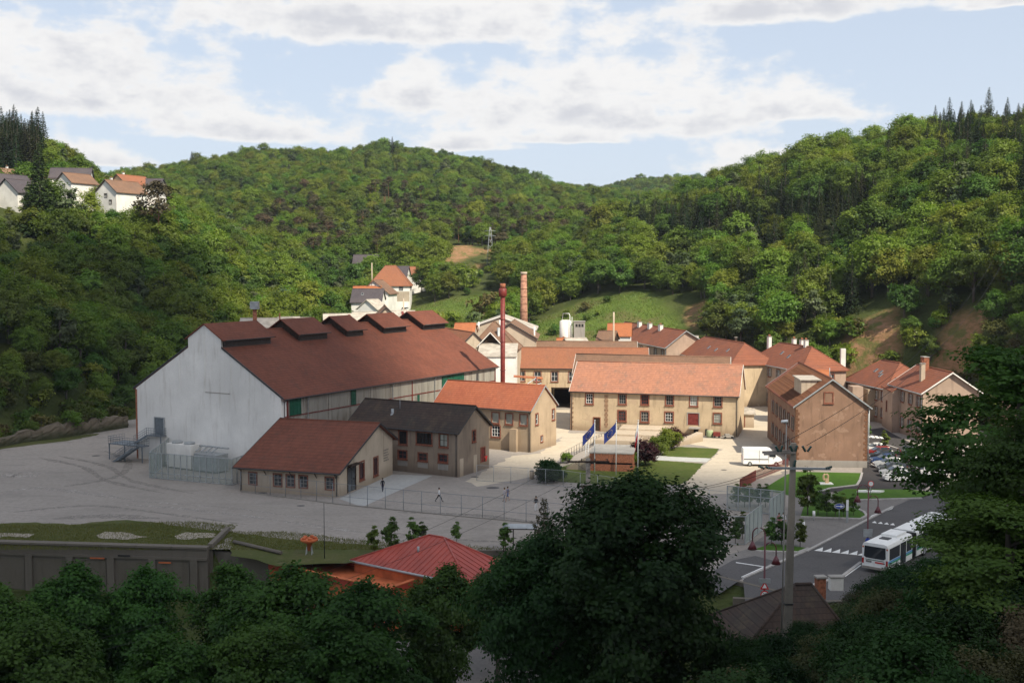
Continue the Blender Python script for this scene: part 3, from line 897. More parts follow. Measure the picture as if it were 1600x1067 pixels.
    def roof(s, kind, hip, over, t, verge, gutter):
        L, W, ze, zr, ze2, yr = s.L, s.W, s.ze, s.zr, s.ze2, s.yr
        ox, oy = over
        s1 = (zr - ze) / yr; s2 = (zr - ze2) / (W - yr)
        lift = t + .04
        za, zb, zc = ze - oy * s1 + lift, zr + lift, ze2 - oy * s2 + lift
        mb = MB()
        if kind == 'gable':
            prof = [(-oy, za), (yr, zb), (W + oy, zc), (W + oy, zc - t), (yr, zb - t), (-oy, za - t)]
            vs = [(-ox, *p) for p in prof] + [(L + ox, *p) for p in prof]
            mb.add(vs, [(0, 1, 7, 6), (1, 2, 8, 7), (2, 3, 9, 8), (3, 4, 10, 9), (4, 5, 11, 10), (5, 0, 6, 11), (0, 5, 4, 1), (1, 4, 3, 2), (6, 7, 10, 11), (7, 8, 9, 10)])
            rx0, rx1 = -ox, L + ox
        else:
            hl = hip if isinstance(hip, tuple) else (hip, hip)
            rx0 = hl[0] if hl[0] else -ox
            rx1 = L - hl[1] if hl[1] else L + ox
            E = [(-ox, -oy, za), (L + ox, -oy, za), (L + ox, W + oy, zc), (-ox, W + oy, zc)]
            Rg = [(rx0, yr, zb), (rx1, yr, zb)]
            lowv = [(x, y, z - t) for x, y, z in E]
            mb.add(E + Rg + lowv, [(0, 1, 5, 4), (1, 2, 5), (2, 3, 4, 5), (3, 0, 4), (0, 6, 7, 1), (1, 7, 8, 2), (2, 8, 9, 3), (3, 9, 6, 0), (6, 9, 8, 7)])
        s.roofo = mb.build('roof', M[s.roofm], s.root)
        fix_normals(s.roofo)
        rc = MB()
        rc.tube([(rx0, yr, zb + .0), (rx1, yr, zb + .0)], .13, 6)
        if kind != 'gable':
            for a, b in ((E[0], Rg[0]), (E[3], Rg[0]), (E[1], Rg[1]), (E[2], Rg[1])): rc.tube([a, b], .1, 6)
        rc.build('ridge_cap', M[s.roofm], s.root)
        if gutter:
            g = MB(); g.tube([(-ox, -oy - .08, za - t * .6), (L + ox, -oy - .08, za - t * .6)], .09, 6)
            g.build('gutter', M[gutter], s.root)
            g = MB(); g.tube([(.25, -.09, za - t - .25), (.25, -.09, .1)], .055, 6); g.tube([(.25, -.09, za - t - .25), (.25, -oy - .08, za - t)], .055, 6)
            g.build('downpipe', M[gutter], s.root)
            g = MB(); g.tube([(L - .25, -.09, za - t - .25), (L - .25, -.09, .1)], .055, 6); g.tube([(L - .25, -.09, za - t - .25), (L - .25, -oy - .08, za - t)], .055, 6)
            g.build('downpipe', M[gutter], s.root)
        if verge and kind == 'gable':
            for xx in (-ox, L + ox):
                g = MB()
                for (y0, z0), (y1, z1) in (((-oy, za), (yr, zb)), ((yr, zb), (W + oy, zc))):
                    sx = -.05 if xx < 0 else 0
                    vs = [(xx + sx, y0, z0 - t), (xx + sx + .05, y0, z0 - t), (xx + sx + .05, y0, z0 + .05), (xx + sx, y0, z0 + .05), (xx + sx, y1, z1 - t), (xx + sx + .05, y1, z1 - t), (xx + sx + .05, y1, z1 + .05), (xx + sx, y1, z1 + .05)]
                    g.add(vs, [(0, 1, 2, 3), (4, 7, 6, 5), (0, 4, 5, 1), (1, 5, 6, 2), (2, 6, 7, 3), (3, 7, 4, 0)])
                g.build('verge_board', M[verge], s.root)
        s.zs = lambda y: (za + (y + oy) * s1) if y <= yr else (zc + (W + oy - y) * s2)
    def chimney(s, x, y, h, w=.9, d=.7, m='house_white', pots=2, above=None):
        top = (above if above is not None else s.zr + h)
        zb = s.zs(y) - .6
        mb = MB(); mb.box(-w / 2, w / 2, -d / 2, d / 2, zb, top)
        o = mb.build('chimney', M[m], s.root, (x, y, 0))
        c = MB(); c.box(-w / 2 - .07, w / 2 + .07, -d / 2 - .07, d / 2 + .07, top, top + .12)
        c.build('chimney_cap', M['plinth'], o)
        for i in range(pots):
            p = MB(); px = (i - (pots - 1) / 2) * w / max(pots, 1)
            p.tube([(px, 0, top + .12), (px, 0, top + .5)], [.13, .1], 8); p.build('chimney_pot', M['brick'], o)
    def skylight(s, x, y, w=.7, h=.9, m='glass'):
        z = s.zs(y) + .03; sl = (s.zs(y + .1) - s.zs(y)) / .1
        mb = MB(); hy = h / 2 / math.sqrt(1 + sl * sl)
        def q(x0, x1, y0, y1, dz):
            vs = [(x0, y0, z + sl * (y0 - y)), (x1, y0, z + sl * (y0 - y)), (x1, y1, z + sl * (y1 - y)), (x0, y1, z + sl * (y1 - y))]
            vs += [(a, b, c + dz) for a, b, c in vs]
            return vs
        fs = [(0, 3, 2, 1), (4, 5, 6, 7), (0, 1, 5, 4), (1, 2, 6, 5), (2, 3, 7, 6), (3, 0, 4, 7)]
        mb.add(q(x - w / 2, x + w / 2, y - hy, y + hy, .08), fs)
        o = mb.build('skylight', M['zinc'], s.root)
        p = MB(); vs = q(x - w / 2 + .06, x + w / 2 - .06, y - hy + .05, y + hy - .05, .1); p.add(vs, fs)
        p.build('pane', M['glass' if m == 'glass' else m], o)
    def quoins(s, corner, top, m='quoin', ends=((0, 0), )):
        """alternating corner stones, each one a stone"""
        x = 0 if 'W' in corner else s.L
        y = 0 if 'S' in corner else s.W
        sx = 1 if x == 0 else -1; sy = 1 if y == 0 else -1
        n = int(top / .42)
        ca = MB(); 
        for k in range(2):
            a, b = (.55, .32) if k else (.32, .55)
            key = ('q', sx, sy, k, m)
            if key not in WCACHE:
                mb = MB()
                xs_ = sorted((-.035 * sx, a * sx)); ys_ = sorted((-.035 * sy, b * sy))
                mb.box(xs_[0], xs_[1], ys_[0], ys_[1], .015, .405)
                WCACHE[key] = mb.mesh('quoin_stone', M[m])
        for i in range(n):
            link(WCACHE[('q', sx, sy, i % 2, m)], 'quoin_stone', s.root, (x, y, .05 + i * .42))

# --- the big hall
hall = House('factory_hall', 'huge white gabled factory hall with brown red tiled roof and five raised ridge vents', 'factory hall', (-32.2, 156.4), 60.8, 59.8, 28.7, 10.75, 19.25, 'white_plaster', 'tile_brown',
             over=(.30, .5), verge=None, gutter='dark_metal', openings=[])
hall.add_ops()
def hall_extra():
    r = hall.root
    gf = [(0, -.5), (28.7, -.5), (28.7, 10.75), (17.6, 10.75 + 8.5 / 14.35 * 11.1), (17.6, 18.75), (14.35, 20.75), (11.1, 18.75), (11.1, 10.75 + 8.5 / 14.35 * 11.1), (0, 10.75)]
    mb = MB(); n = len(gf)
    mb.add([(-.34, y, z) for y, z in gf] + [(-.001, y, z) for y, z in gf], [tuple(range(n))[::-1]] + [(i, (i + 1) % n, n + (i + 1) % n, n + i) for i in range(n)])
    mb.build('gable_front', M['white_plaster'], r)
    for (ya, za), (yb, zb_) in (((-.5, 10.7), (11.0, 17.5)), ((29.2, 10.7), (17.7, 17.5))):
        mb = MB(); mb.add([(-.46, ya, za - .1), (-.345, ya, za - .1), (-.345, ya, za + .16), (-.46, ya, za + .16), (-.46, yb, zb_ - .1), (-.345, yb, zb_ - .1), (-.345, yb, zb_ + .16), (-.46, yb, zb_ + .16)], [(0, 1, 2, 3), (4, 7, 6, 5), (0, 4, 5, 1), (1, 5, 6, 2), (2, 6, 7, 3), (3, 7, 4, 0)])
        mb.build('verge_board', M['dark_metal'], r)
    door(r, (-.50, 23.7, 4.0), -math.pi / 2, 1.8, 2.5, m='blue_steel', surround='zinc')
    y0, y1 = 14.35 - 3.25, 14.35 + 3.25
    for i, (a, b) in enumerate(((0, 10.5), (16.6, 24.2), (28.9, 33.9), (39.4, 46.8), (51.8, 59.8))):
        w0 = 'white_plaster' if i == 0 else 'wood_dark'
        mb = MB()
        x0 = a + (.0 if i == 0 else .25); x1 = b - .25
        zb, zt, zr = 16.6, 18.75, 20.75
        for xx, fl in ((x0 if i else -.30, 1), (x1, 0)):
            vs = [(xx, y0, zb), (xx, y1, zb), (xx, y1, zt), (xx, 14.35, zr), (xx, y0, zt)]
            mb.add(vs[::-1] if fl else vs, [tuple(range(5))], 0 if (i == 0 and fl) else 1)
        if i == 0: mb.add([(-.32, y0, zb), (0, y0, zb), (0, y0, zt), (-.32, y0, zt)], [(0, 1, 2, 3)], 0); mb.add([(-.32, y1, zb), (0, y1, zb), (0, y1, zt), (-.32, y1, zt)], [(3, 2, 1, 0)], 0); mb.add([(-.32, y0, zb), (-.32, y1, zb), (0, y1, zb), (0, y0, zb)], [(0, 1, 2, 3)], 0)
        mb.add([(x0, y0, zb), (x1, y0, zb), (x1, y0, zt), (x0, y0, zt)], [(0, 1, 2, 3)], 1)
        mb.add([(x1, y1, zb), (x0, y1, zb), (x0, y1, zt), (x1, y1, zt)], [(0, 1, 2, 3)], 1)
        o = mb.build('ridge_vent', [M['white_plaster'], M['wood_dark']], r)
        lv = MB()
        n = int((x1 - x0) / .12)
        for k in range(5):
            z = 17.45 + k * .26
            lv.box(x0 + .1, x1 - .1, y0 - .08, y0 - .0, z, z + .16)
        lv.build('louvre', M['dark_metal'], o)
        rf = MB(); ox = .35; oy = .55; s1 = (zr - zt) / 3.25; t = .15
        za = zt - oy * s1 + .2; zc = zr + .2
        prof = [(y0 - oy, za), (14.35, zc), (y1 + oy, za), (y1 + oy, za - t), (14.35, zc - t), (y0 - oy, za - t)]
        vs = [(a - (.55 if i == 0 else ox), *p) for p in prof] + [(b + ox, *p) for p in prof]
        rf.add(vs, [(0, 1, 7, 6), (1, 2, 8, 7), (2, 3, 9, 8), (3, 4, 10, 9), (4, 5, 11, 10), (5, 0, 6, 11), (0, 5, 4, 1), (1, 4, 3, 2), (6, 7, 10, 11), (7, 8, 9, 10)])
        q = rf.build('vent_roof', M['tile_brown'], o); fix_normals(q)
        g = MB(); g.tube([(a, y0 - oy - .06, za - .1), (b, y0 - oy - .06, za - .1)], .07, 6); g.tube([(a - .2, y0 - oy, za - .1), (a + .1, y0 - .05, 17.9), (a + .1, y0 - .05, 17.4)], .05, 6)
        g.build('vent_gutter', M['dark_metal'], o)
    # side cladding between posts: upper and lower band
    posts = [0.9, 4.95, 10.1, 15.3, 20.5, 26.0, 32.0, 38.9, 45, 51, 55.3, 59.3]
    for p in posts:
        rd = p in (32.0, 59.3, .9); mb = MB(); mb.box(p - (.1 if rd else .06), p + (.1 if rd else .06), -.16 if rd else -.11, 0, 0, 10.7); mb.build('wall_post', M['red_paint' if rd else 'wood_grey'], r)
    for a, b in zip(posts[:-1], posts[1:]):
        mb = MB(); mb.box(a + .13, b - .13, -.09, .0, 8.15, 10.72); mb.build('cladding_panel', M['cladding'], r)
        mb = MB(); mb.box(a + .13, b - .13, -.06, .0, 5.6, 7.95); mb.build('cladding_panel', M['cladding'], r)
    mb = MB(); mb.box(.4, 59.6, -.13, 0, 8.0, 8.12); mb.box(.4, 59.6, -.14, 0, 5.45, 5.58); mb.build('wall_rail', M['red_paint'], r)
    for a, b in ((1.3, 3.7), (15.5, 16.6), (41.0, 48.1)):
        mb = MB(); mb.box(a, b, -.19, -.165, 8.15, 10.72)
        n = max(2, int((b - a) / .8))
        for k in range(n + 1): x = a + (b - a) * k / n; mb.box(x - .04, x + .04, -.22, -.19, 8.15, 10.72)
        mb.build('green_shutter_door', M['green_paint'], r)
    mb = MB(); mb.box(33.5, 34.1, -.17, -.14, 5.6, 7.95); mb.build('green_shutter_door', M['green_paint'], r)
    for x in (5.2, 26.3, 38.6):
        g = MB(); g.tube([(x, -.5, 10.5), (x, -.25, 10.1), (x, -.25, .2)], .07, 6); g.build('downpipe', M['zinc'], r)
    # gable: pilaster strips left by the old building and a red corner
    for y, z0, z1 in ((19.6, 11.3, 15.2), (14.5, 11.0, 19.0), (9.4, 10.9, 15.2)):
        mb = MB(); mb.box(-.40, -.341, y - .12, y + .12, z0, z1); mb.build('pilaster_strip', M['white_plaster'], r)
    mb = MB(); mb.box(-.39, -.341, 9.6, 14.3, 10.87, 10.95); mb.build('string_course', M['concrete'], r)
    mb = MB(); mb.box(-.39, .35, 28.45, 28.76, 0, 10.6); mb.build('brick_corner', M['brick'], r)
hall_extra()

# roof flues of the hall
def flue(P, z0, z1, r, m, label, head=None, name='roof_flue'):
    t = thing(name, label, 'flue', (P[0], P[1], z0))
    mb = MB(); mb.tube([(0, 0, -1), (0, 0, z1 - z0)], r, 10); mb.build('pipe', M[m], t)
    if head:
        h = MB(); h.box(-head, head, -head, head, z1 - z0, z1 - z0 + head * 1.9); h.build('cowl', M['zinc'], t)
    return t
x, y, z = PD(398, 483, 176); flue((x, y), 17.5, z, .32, 'brick', 'red flue with square metal cowl behind the first ridge vent of the white hall', .62)
x, y, z = PD(437, 489, 190); flue((x, y), 17.5, z, .12, 'brick', 'thin dark flue poking up behind the second ridge vent')

# --- small buildings in front of the hall
lab_front = House('annex_building', 'low cream annex with brown red roof beside the wire fence, nearest building of the yard', 'building', (-35.6, 145), -18, 14.3, 16.7, 3.25, 7.75, 'cream_plaster', 'tile_brown', ridge=.69, ze2=5.1, over=(.55, .75), verge='dark_metal', gutter='dark_metal', low=-.4,
   openings=[('S', u, .95, 1.05, 1.5, 'window', dict(bars='plinth', nx=2, ny=3, sill=False, st=.14)) for u in (1.95, 5.6, 7.45, 9.3, 13.05)] +
   [('E', 3.7, .08, 2.3, 3.2, 'door', dict(m='glass', surround='wood_dark')), ('E', 6.75, 1.1, 1.3, 2.3, 'window', dict(bars='red_paint', nx=2, ny=1)), ('E', 11.1, .9, 1.3, 2.4, 'window', dict(bars='red_paint', nx=2, ny=1))])
lab_front.add_ops()
for k in range(5):
    mb = MB(); mb.box(14.3, 14.33, 13.7, 15.3 - (k % 2) * .3, 3.75 - k * .36, 3.9 - k * .36)
    mb.build('wall_lettering', M['wood_grey'], lab_front.root)
for x in (3.9, 7.6, 11.2, 14.0):
    mb = MB(); mb.tube([(x, 0, 2.3), (x, -.6, 2.95)], .06, 5); mb.build('eave_bracket', M['wood_dark'], lab_front.root)
mb = MB(); mb.box(14.35, 15.2, 2.3, 5.1, 3.55, 3.68); mb.build('door_canopy', M['wood_dark'], lab_front.root)

dark = House('workshop_building', 'grey brown two storey workshop with dark mossy roof behind the cream annex', 'building', (-23.77, 163.1), -29, 18.6, 8.6, 6.35, 9.3, 'grey_plaster', 'tile_dark', over=(.4, .45), verge='dark_metal', gutter='dark_metal', low=-.4,
   openings=[('S', 9.4, 4.0, 1.3, 1.8, 'window', dict(pane='black', bars='wood_dark', nx=2, ny=2)), ('S', 13.0, 4.25, 2.5, 1.55, 'window', dict(pane='black', bars='wood_dark', nx=4, ny=2)), ('S', 16.25, 4.15, 1.3, 1.7, 'window', dict(bars='wood_dark', nx=2, ny=2, pane='curtain')),
             ('S', 9.3, 1.9, 1.4, 1.1, 'window', dict(bars='red_paint', nx=2, ny=2)), ('S', 12.75, 1.9, 1.4, 1.0, 'window', dict(bars='red_paint', nx=2, ny=2)), ('S', 16.15, 2.0, 1.4, 1.0, 'window', dict(bars='red_paint', nx=2, ny=2)),
             ('E', 4.3, 4.5, .8, 1.5, 'window', dict(bars='red_paint', nx=1, ny=2)), ('E', 6.8, 1.1, 1.1, 2.1, 'door', dict(m='red_paint'))])
dark.add_ops()
for x in (9.3, 12.75, 16.15):
    mb = MB(); mb.box(x - .85, x + .85, -.03, 0, .85, 1.66); mb.build('render_patch', M['plinth'], dark.root)
for y in (.95, 4.65):
    mb = MB(); mb.box(18.6, 18.64, y - .5, y + .45, 0, 2.5); mb.build('white_door_panel', M['cream_plaster'], dark.root)
mb = MB(); mb.tube([(6.2, 2.0, 7.3), (6.2, 2.0, 8.6)], [.22, .2], 8); mb.tube([(6.2, 2.0, 7.6), (6.2, 2.0, 7.95)], [.5, .2], 8); o = mb.build('roof_vent_pipe', M['zinc'], dark.root)
mb = MB(); mb.tube([(6.9, 2.9, 8.2), (6.9, 2.9, 9.9)], .035, 5); mb.build('aerial_mast', M['zinc'], dark.root)

orange = House('workshop_building', 'sandy two storey workshop with bright orange red roof between the hall and the ochre building', 'building', (-12.74, 183.83), -29, 18, 8.8, 6.7, 10.0, 'sand_plaster', 'tile_orange', over=(.25, .4), verge='zinc', gutter='dark_metal', low=-.4,
   openings=[('S', u, 4.3, 1.2, 1.6, 'window', dict(pane='curtain', bars='plinth', nx=1, ny=1)) for u in (4.5, 8.2, 11.55, 14.05, 16.65)] +
   [('S', 11.6, 2.1, 1.5, 1.7, 'window', dict(bars='white_paint', nx=3, ny=3)), ('E', 1.9, 4.3, .8, 1.6, 'window', dict(nx=1, ny=2, bars='white_paint')), ('E', 7.7, 4.4, .75, 1.6, 'window', dict(nx=1, ny=2)), ('E', 3.6, 1.3, .7, .9, 'window', dict(nx=1, ny=1, st=.08))])
orange.add_ops()
mb = MB(); mb.prism([(14.5, -.05), (15.7, -.05), (15.7, -.75), (14.5, -.75)], -.3, 3.6); mb.build('render_buttress', M['sand_plaster'], orange.root)

# --- the long ochre building
yw = [(3.45, 4.95, 1.2, 1.7), (9.4, 5.1, 1.25, 1.6), (13.4, 5.15, 1.25, 1.6), (17.75, 5.2, 1.25, 1.6), (21.95, 5.2, 1.25, 1.6), (26.1, 5.25, 1.25, 1.6), (9.35, 2.1, 1.3, 1.7), (13.4, 2.1, 1.3, 1.7), (17.7, 2.25, 1.3, 1.65), (26.05, 2.35, 1.2, 1.55)]
yellow = House('ochre_building', 'long ochre building with weathered pink tiles and red hatch door', 'building', (10.5, 199.6), -16.3, 29.6, 12.4, 7.1, 11.7, 'yellow_plaster', 'tile_old', over=(.2, .35), verge='house_white', gutter='dark_metal', low=-.4,
   openings=[('S', u, z, w, h, 'window', dict(bars=('white_paint', 'plinth', 'red_paint', 'plinth')[i % 4], pane=('glass', 'glass', 'curtain', 'glass', 'black')[(i * 3) % 5], nx=3, ny=3, st=.2)) for i, (u, z, w, h) in enumerate(yw)] +
   [('S', 21.9, 1.75, 1.9, 2.1, 'door', dict(m='red_paint', surround='plinth')), ('S', 4.8, .1, 1.1, 2.3, 'door', dict(m='wood_dark'))])
yellow.add_ops(); yellow.quoins('WS', 6.6, 'quoin')
for i in range(14):
    mb = MB(); w = .36 if i % 2 else .24
    mb.box(6.5 - w, 6.5 + w, -.04, 0, .7 + i * .42, 1.08 + i * .42); mb.build('quoin_stone', M['quoin'], yellow.root)
mb = MB(); mb.box(21.3, 23.2, -1.5, 0, 1.3, 1.5); mb.build('loading_ledge', M['plinth'], yellow.root)
mb = MB(); mb.box(22.0, 22.8, -.06, .0, 0, 1.25); mb.build('cellar_opening', M['black'], yellow.root)
mb = MB(); mb.box(24.0, 24.6, -.06, .0, 0, 1.2); mb.build('cellar_opening', M['black'], yellow.root)
# a second, slightly higher roof strip runs behind its ridge
back = House('rear_wing', 'rear wing whose tiled ridge shows just above the ochre building', 'building', (11.6, 212.4), -16.3, 29.2, 6, 9.0, 12.3, 'yellow_plaster', 'tile_greybrown', over=(.1, .2), verge='house_white', gutter=None)

# --- the wing with the passage
bridge = House('passage_wing', 'ochre wing bridging a dark passage behind the orange roofed workshop', 'building', (.5, 230.5), -5, 27.5, 11, 3.9, 7.6, 'yellow_plaster', 'tile_mid', z0=4.5, over=(.2, .3), verge='house_white', gutter='dark_metal', low=0,
   openings=[('S', u, 1.3, 1.3, 1.9, 'window', dict(bars='white_paint', nx=2, ny=2)) for u in (1.5, 4.8, 8.3, 11.9, 16, 20, 24)])
bridge.add_ops()
mb = MB(); mb.box(0, 7.6, 0, 11, -4.8, -.02); mb.build('ground_floor', M['yellow_plaster'], bridge.root)
mb = MB(); mb.box(13.2, 27.5, 0, 11, -4.8, -.02); mb.build('ground_floor', M['yellow_plaster'], bridge.root)
mb = MB(); mb.box(7.62, 13.18, .0, 11, -.3, -.04); mb.build('passage_ceiling', M['wood_dark'], bridge.root)
mb = MB(); mb.box(7.65, 13.15, 10.7, 10.9, -4.8, -.35); mb.build('passage_shade_panel', M['wood_dark'], bridge.root)  # added dark panel, stands in for the shade inside the passage
far_wing = House('long_wing', 'long grey brown roofed wing with two small dormers behind the passage wing', 'building', (.6, 248), -5, 27, 11, 8.4, 12.3, 'yellow_plaster', 'tile_greybrown', over=(.2, .3), verge='house_white', gutter=None)
for x in (15.0, 19.5, 24.8):
    mb = MB(); mb.add([(x - .7, 1.0, 9.0), (x + .7, 1.0, 9.0), (x, 1.0, 10.1), (x - .7, 3.2, 9.2), (x + .7, 3.2, 9.2), (x, 4.2, 10.1)], [(0, 1, 2), (0, 2, 5, 3), (1, 4, 5, 2)])
    mb.build('dormer', M['house_white'], far_wing.root)
far_wing.chimney(21.6, 2.6, 0, .5, .5, 'house_white', 0, above=11.3); far_wing.chimney(22.8, 2.6, 0, .5, .5, 'wood_dark', 0, above=11.3)

# --- pale building with white gable behind the red stack
pale = House('pale_plant_building', 'pale plant building with grey sheet roof behind the tall red stack', 'building', (-6.5, 214.5), -3, 7.2, 6.5, 12.0, 13.9, 'house_white', 'fibre', ridge=.93, ze2=13.7, over=(.2, .2), gutter=None)
mb = MB()
for zz in (3.5, 6.0): mb.box(.2, 7.0, -1.0, -.05, zz, zz + .15)
mb.build('pipe_ledge', M['plinth'], pale.root)
pg = House('plant_gable', 'small brown tiled gable with white bargeboards above the pale plant building', 'building', (-2.1, 220.6), 88, 6, 4.3, 13.9, 16.2, 'wood_dark', 'tile_greybrown', over=(.9, .5), verge='house_white', gutter=None)
pg2 = House('plant_hip_roof', 'big brown hip roof rising to a peak behind the small white edged gable', 'building', (-8.5, 224), -5, 9.6, 10, 12.8, 17.8, 'cream_plaster', 'tile_greybrown', kind='hip', hip=(4.2, 4.8), over=(.3, .3), gutter=None)
lo = House('low_pitch_hall', 'low pitched brown hall with black eaves left of the brick chimney', 'building', (5.2, 246), 87, 18, 11, 13.5, 16.7, 'cream_plaster', 'tile_greybrown', over=(.4, .5), verge='dark_metal', gutter=None)
lo2 = House('sheet_roofed_hall', 'hall with pale fibre sheet roof below the meadow', 'building', (5.4, 266), 87, 14, 16.5, 14.4, 17.3, 'cream_plaster', 'fibre', over=(.4, .5), verge='house_white', gutter=None)
for (u, v, D, hh) in ((781, 500, 250, 1.6), (835, 510, 250, 3.8), (748, 503, 255, 1.0)):
    x, y, z = PD(u, v, D); flue((x, y), z - hh, z, .2, 'house_white', {781: 'short white vent pipe on the pale sheet roof', 835: 'white pipe standing at the right end of the low hall', 748: 'stubby white vent at the left of the sheet roof'}[u], name='vent_pipe')
x, y, z = PD(779, 512, 226); t = flue((x, y), 12.5, z, .3, 'zinc', 'shiny steel flue with round cap behind the tall red stack')
# --- long tiled roof beyond the hall
lt = House('tall_roofed_shed', 'steep orange tiled shed rising beyond the far end of the white hall', 'building', (-2.5, 222), 112, 42, 11, 11.0, 16.2, 'cream_plaster', 'tile_mid', over=(.3, .4), gutter=None, verge='dark_metal')
lt2 = House('raised_ridge_house', 'narrow raised ridge roof with pale right slope on the orange tiled shed', 'building', (-24.5, 254), 98, 15, 8, 16.0, 20.0, 'cream_plaster', 'tile_greybrown', over=(.4, .5), gutter=None, verge='dark_metal')
sm = House('orange_lean_to', 'little bright orange roof right of the raised ridge roof', 'building', (-13, 250), -5, 4.5, 6, 14.5, 16.4, 'cream_plaster', 'tile_rowbright', over=(.2, .3), gutter=None)
# shed roofs with red stripes behind the ridge vents
for i, (u, v, D, lab) in enumerate(((540, 492, 258, 'pale sheet roof with a red stripe left of the fourth ridge vent'), (585, 489, 270, 'pale sheet roof with a red stripe right of the white house'), (625, 487, 280, 'bluish sheet roof beneath the concrete post'))):
    x, y, z = PD(u, v, D)
    h = House('sheet_roof_shed', lab, 'shed', (x - 5, y), 10, 9, 9, z - 2.4, z - .2, 'house_white', 'fibre', over=(.2, .3), gutter=None)
    mb = MB(); mb.box(5.6, 6.2, -.2, 4.5, 0, .08, M=Matrix.Translation((0, 0, z - 2.15)) @ Matrix.Rotation(math.atan2(2.2, 4.5), 4, 'X')); mb.build('red_stripe', M['red_paint'], h.root)
for i, (u, v) in enumerate(((418, 497), (447, 495), (473, 496))):
    x, y, z = PD(u, v + 3, 236 + i * 6)
    h = House('sheet_roof_shed', ('white sheet roof strip behind the first two ridge vents', 'white roof peak behind the second ridge vent', 'white roof peak just left of the third ridge vent')[i], 'shed', (x - (6, 2, 2)[i], y), 5, (11, 4.5, 4)[i], 6, z - 1.6, z, 'house_white', 'fibre', over=(.2, .3), gutter=None)

# --- the brown building on the right
brown = House('brown_house', 'tall brown rendered house with ribbed red roof and blank gable beside the white van', 'house', (51.7, 161.6), 85, 29, 10.3, 8.9, 12.7, 'brown_plaster', 'tile_row', over=(.3, .45), verge='zinc', gutter='zinc', low=-.5,
   openings=[('W', 5.65, 9.5, 1.1, 1.35, 'window', dict(bars='red_paint', pane='red_paint', nx=1, ny=1, proud=True))] +
   [('N', u, z, 1.1, 1.9, 'window', dict(bars='white_paint', nx=2, ny=2, shutters='wood_grey')) for u in (2.5, 6.5, 10.5, 14.5, 18.5, 22.5) for z in (1.4, 5.2)])
brown.add_ops(); brown.quoins('WS', 8.6, 'quoin_dark'); brown.quoins('WN', 8.6, 'quoin_dark')
mb = MB(); mb.box(-.06, 0, -.05, 10.35, -.3, 1.0); mb.build('plinth', M['plinth'], brown.root)
def ribs(h, x0, x1, step, y0, y1, m, name='roof_rib'):
    key = ('rib', h.root.name, y0)
    mb = MB(); za, zb = h.zs(y0), h.zs(y1)
    a = Vector((0, y0, za)); b = Vector((0, y1, zb)); n = Vector((0, -(b - a).z, (b - a).y)).normalized()
    if n.z < 0: n = -n
    w = .07
    vs = [a + Vector((-w, 0, 0)), a + Vector((w, 0, 0)), b + Vector((w, 0, 0)), b + Vector((-w, 0, 0))]
    vs += [v + n * .09 for v in vs]
    mb.add(vs, [(4, 5, 6, 7), (0, 1, 5, 4), (2, 3, 7, 6), (1, 2, 6, 5), (3, 0, 4, 7)])
    me = mb.mesh(name, m)
    x = x0
    while x < x1:
        link(me, name, h.root, (x, 0, 0)); x += step
ribs(brown, .2, 27, .75, 5.2, 10.6, M['quoin_dark']); ribs(brown, .2, 27, .75, -.3, 5.1, M['quoin_dark'])
mb = MB()   # the long box dormer on the left slope
dx0, dx1, dy0, dy1 = 4.0, 10.5, 6.6, 8.9
mb.box(dx0, dx1, dy0, dy1, 9.4, 12.3); dm = mb.build('dormer', M['cream_plaster'], brown.root)
mb = MB(); mb.box(dx0 - .25, dx1 + .25, dy0 - .6, dy1 + .25, 12.3, 12.45); mb.build('dormer_roof', M['fibre'], dm)
mb = MB(); mb.tube([(-.12, -.15, 8.8), (-.12, -.15, 0)], .06, 6); mb.build('downpipe', M['zinc'], brown.root)
link(MB().tube([(0, 0, 0), (0, 0, 1.6)], .05, 6).mesh('stack', M['zinc']), 'vent_pipe', brown.root, (3, 5, 12.7))

# --- workers' houses in rows on the right
def workers(P, ang, L, W, ze, zr, label, kind='hip', hip=(4, 4), face='S', nwin=6, z0=0, wall='pink_plaster', extra=None, **kw):
    ops = [('S', L * (i + .5) / nwin, z, 1.0, 1.7, 'window', dict(bars='white_paint', nx=2, ny=2, shutters='wood_grey')) for i in range(nwin) for z in (1.2, ze - 2.5)]
    h = House('workers_house', label, 'house', P, ang, L, W, ze, zr, wall, 'tile_row', kind=kind, hip=hip, z0=z0, openings=ops + (extra or []), over=(.5, .5), gutter='zinc', group=None, **kw)
    h.add_ops()
    return h
# local frame: S face = long face turned to the left of the picture
def row_house(near, far, W, ze, zr, label, **kw):
    """near = corner nearest the camera (left face's near end); far = the left face's far end"""
    dx, dy = near[0] - far[0], near[1] - far[1]
    return workers(far, math.degrees(math.atan2(dy, dx)), math.hypot(dx, dy), W, ze, zr, label, **kw)
gw = lambda us, z: [('E', u, z, 1.0, 1.8, 'window', dict(bars='white_paint', nx=2, ny=2)) for u in us]
C = row_house((57, 219.5), (51.6, 243), 9.6, 9.0, 12.9, 'large hip roofed house with four pale chimneys behind the brown house', extra=gw((2, 6.5), 6.2) + gw((2, 6.5), 1.5), hip=(5, 5), nwin=6)
for x, y, a in ((2.5, 3.5, 14.2), (11.5, 6.5, 14.0), (16.5, 4.8, 14.3), (8, 6.5, 14.0)): C.chimney(x, y, 0, .9, .7, 'house_white', 2, above=a)
C.skylight(10.5, 2.5); C.skylight(14.5, 2.0)
C2 = House('orange_roofed_wing', 'small wing with steep orange roof in front of the hip roofed house', 'house', (51.5, 207), -8, 7.5, 8, 6.8, 9.6, 'pink_plaster', 'tile_rowbright', over=(.2, .3), verge='zinc')
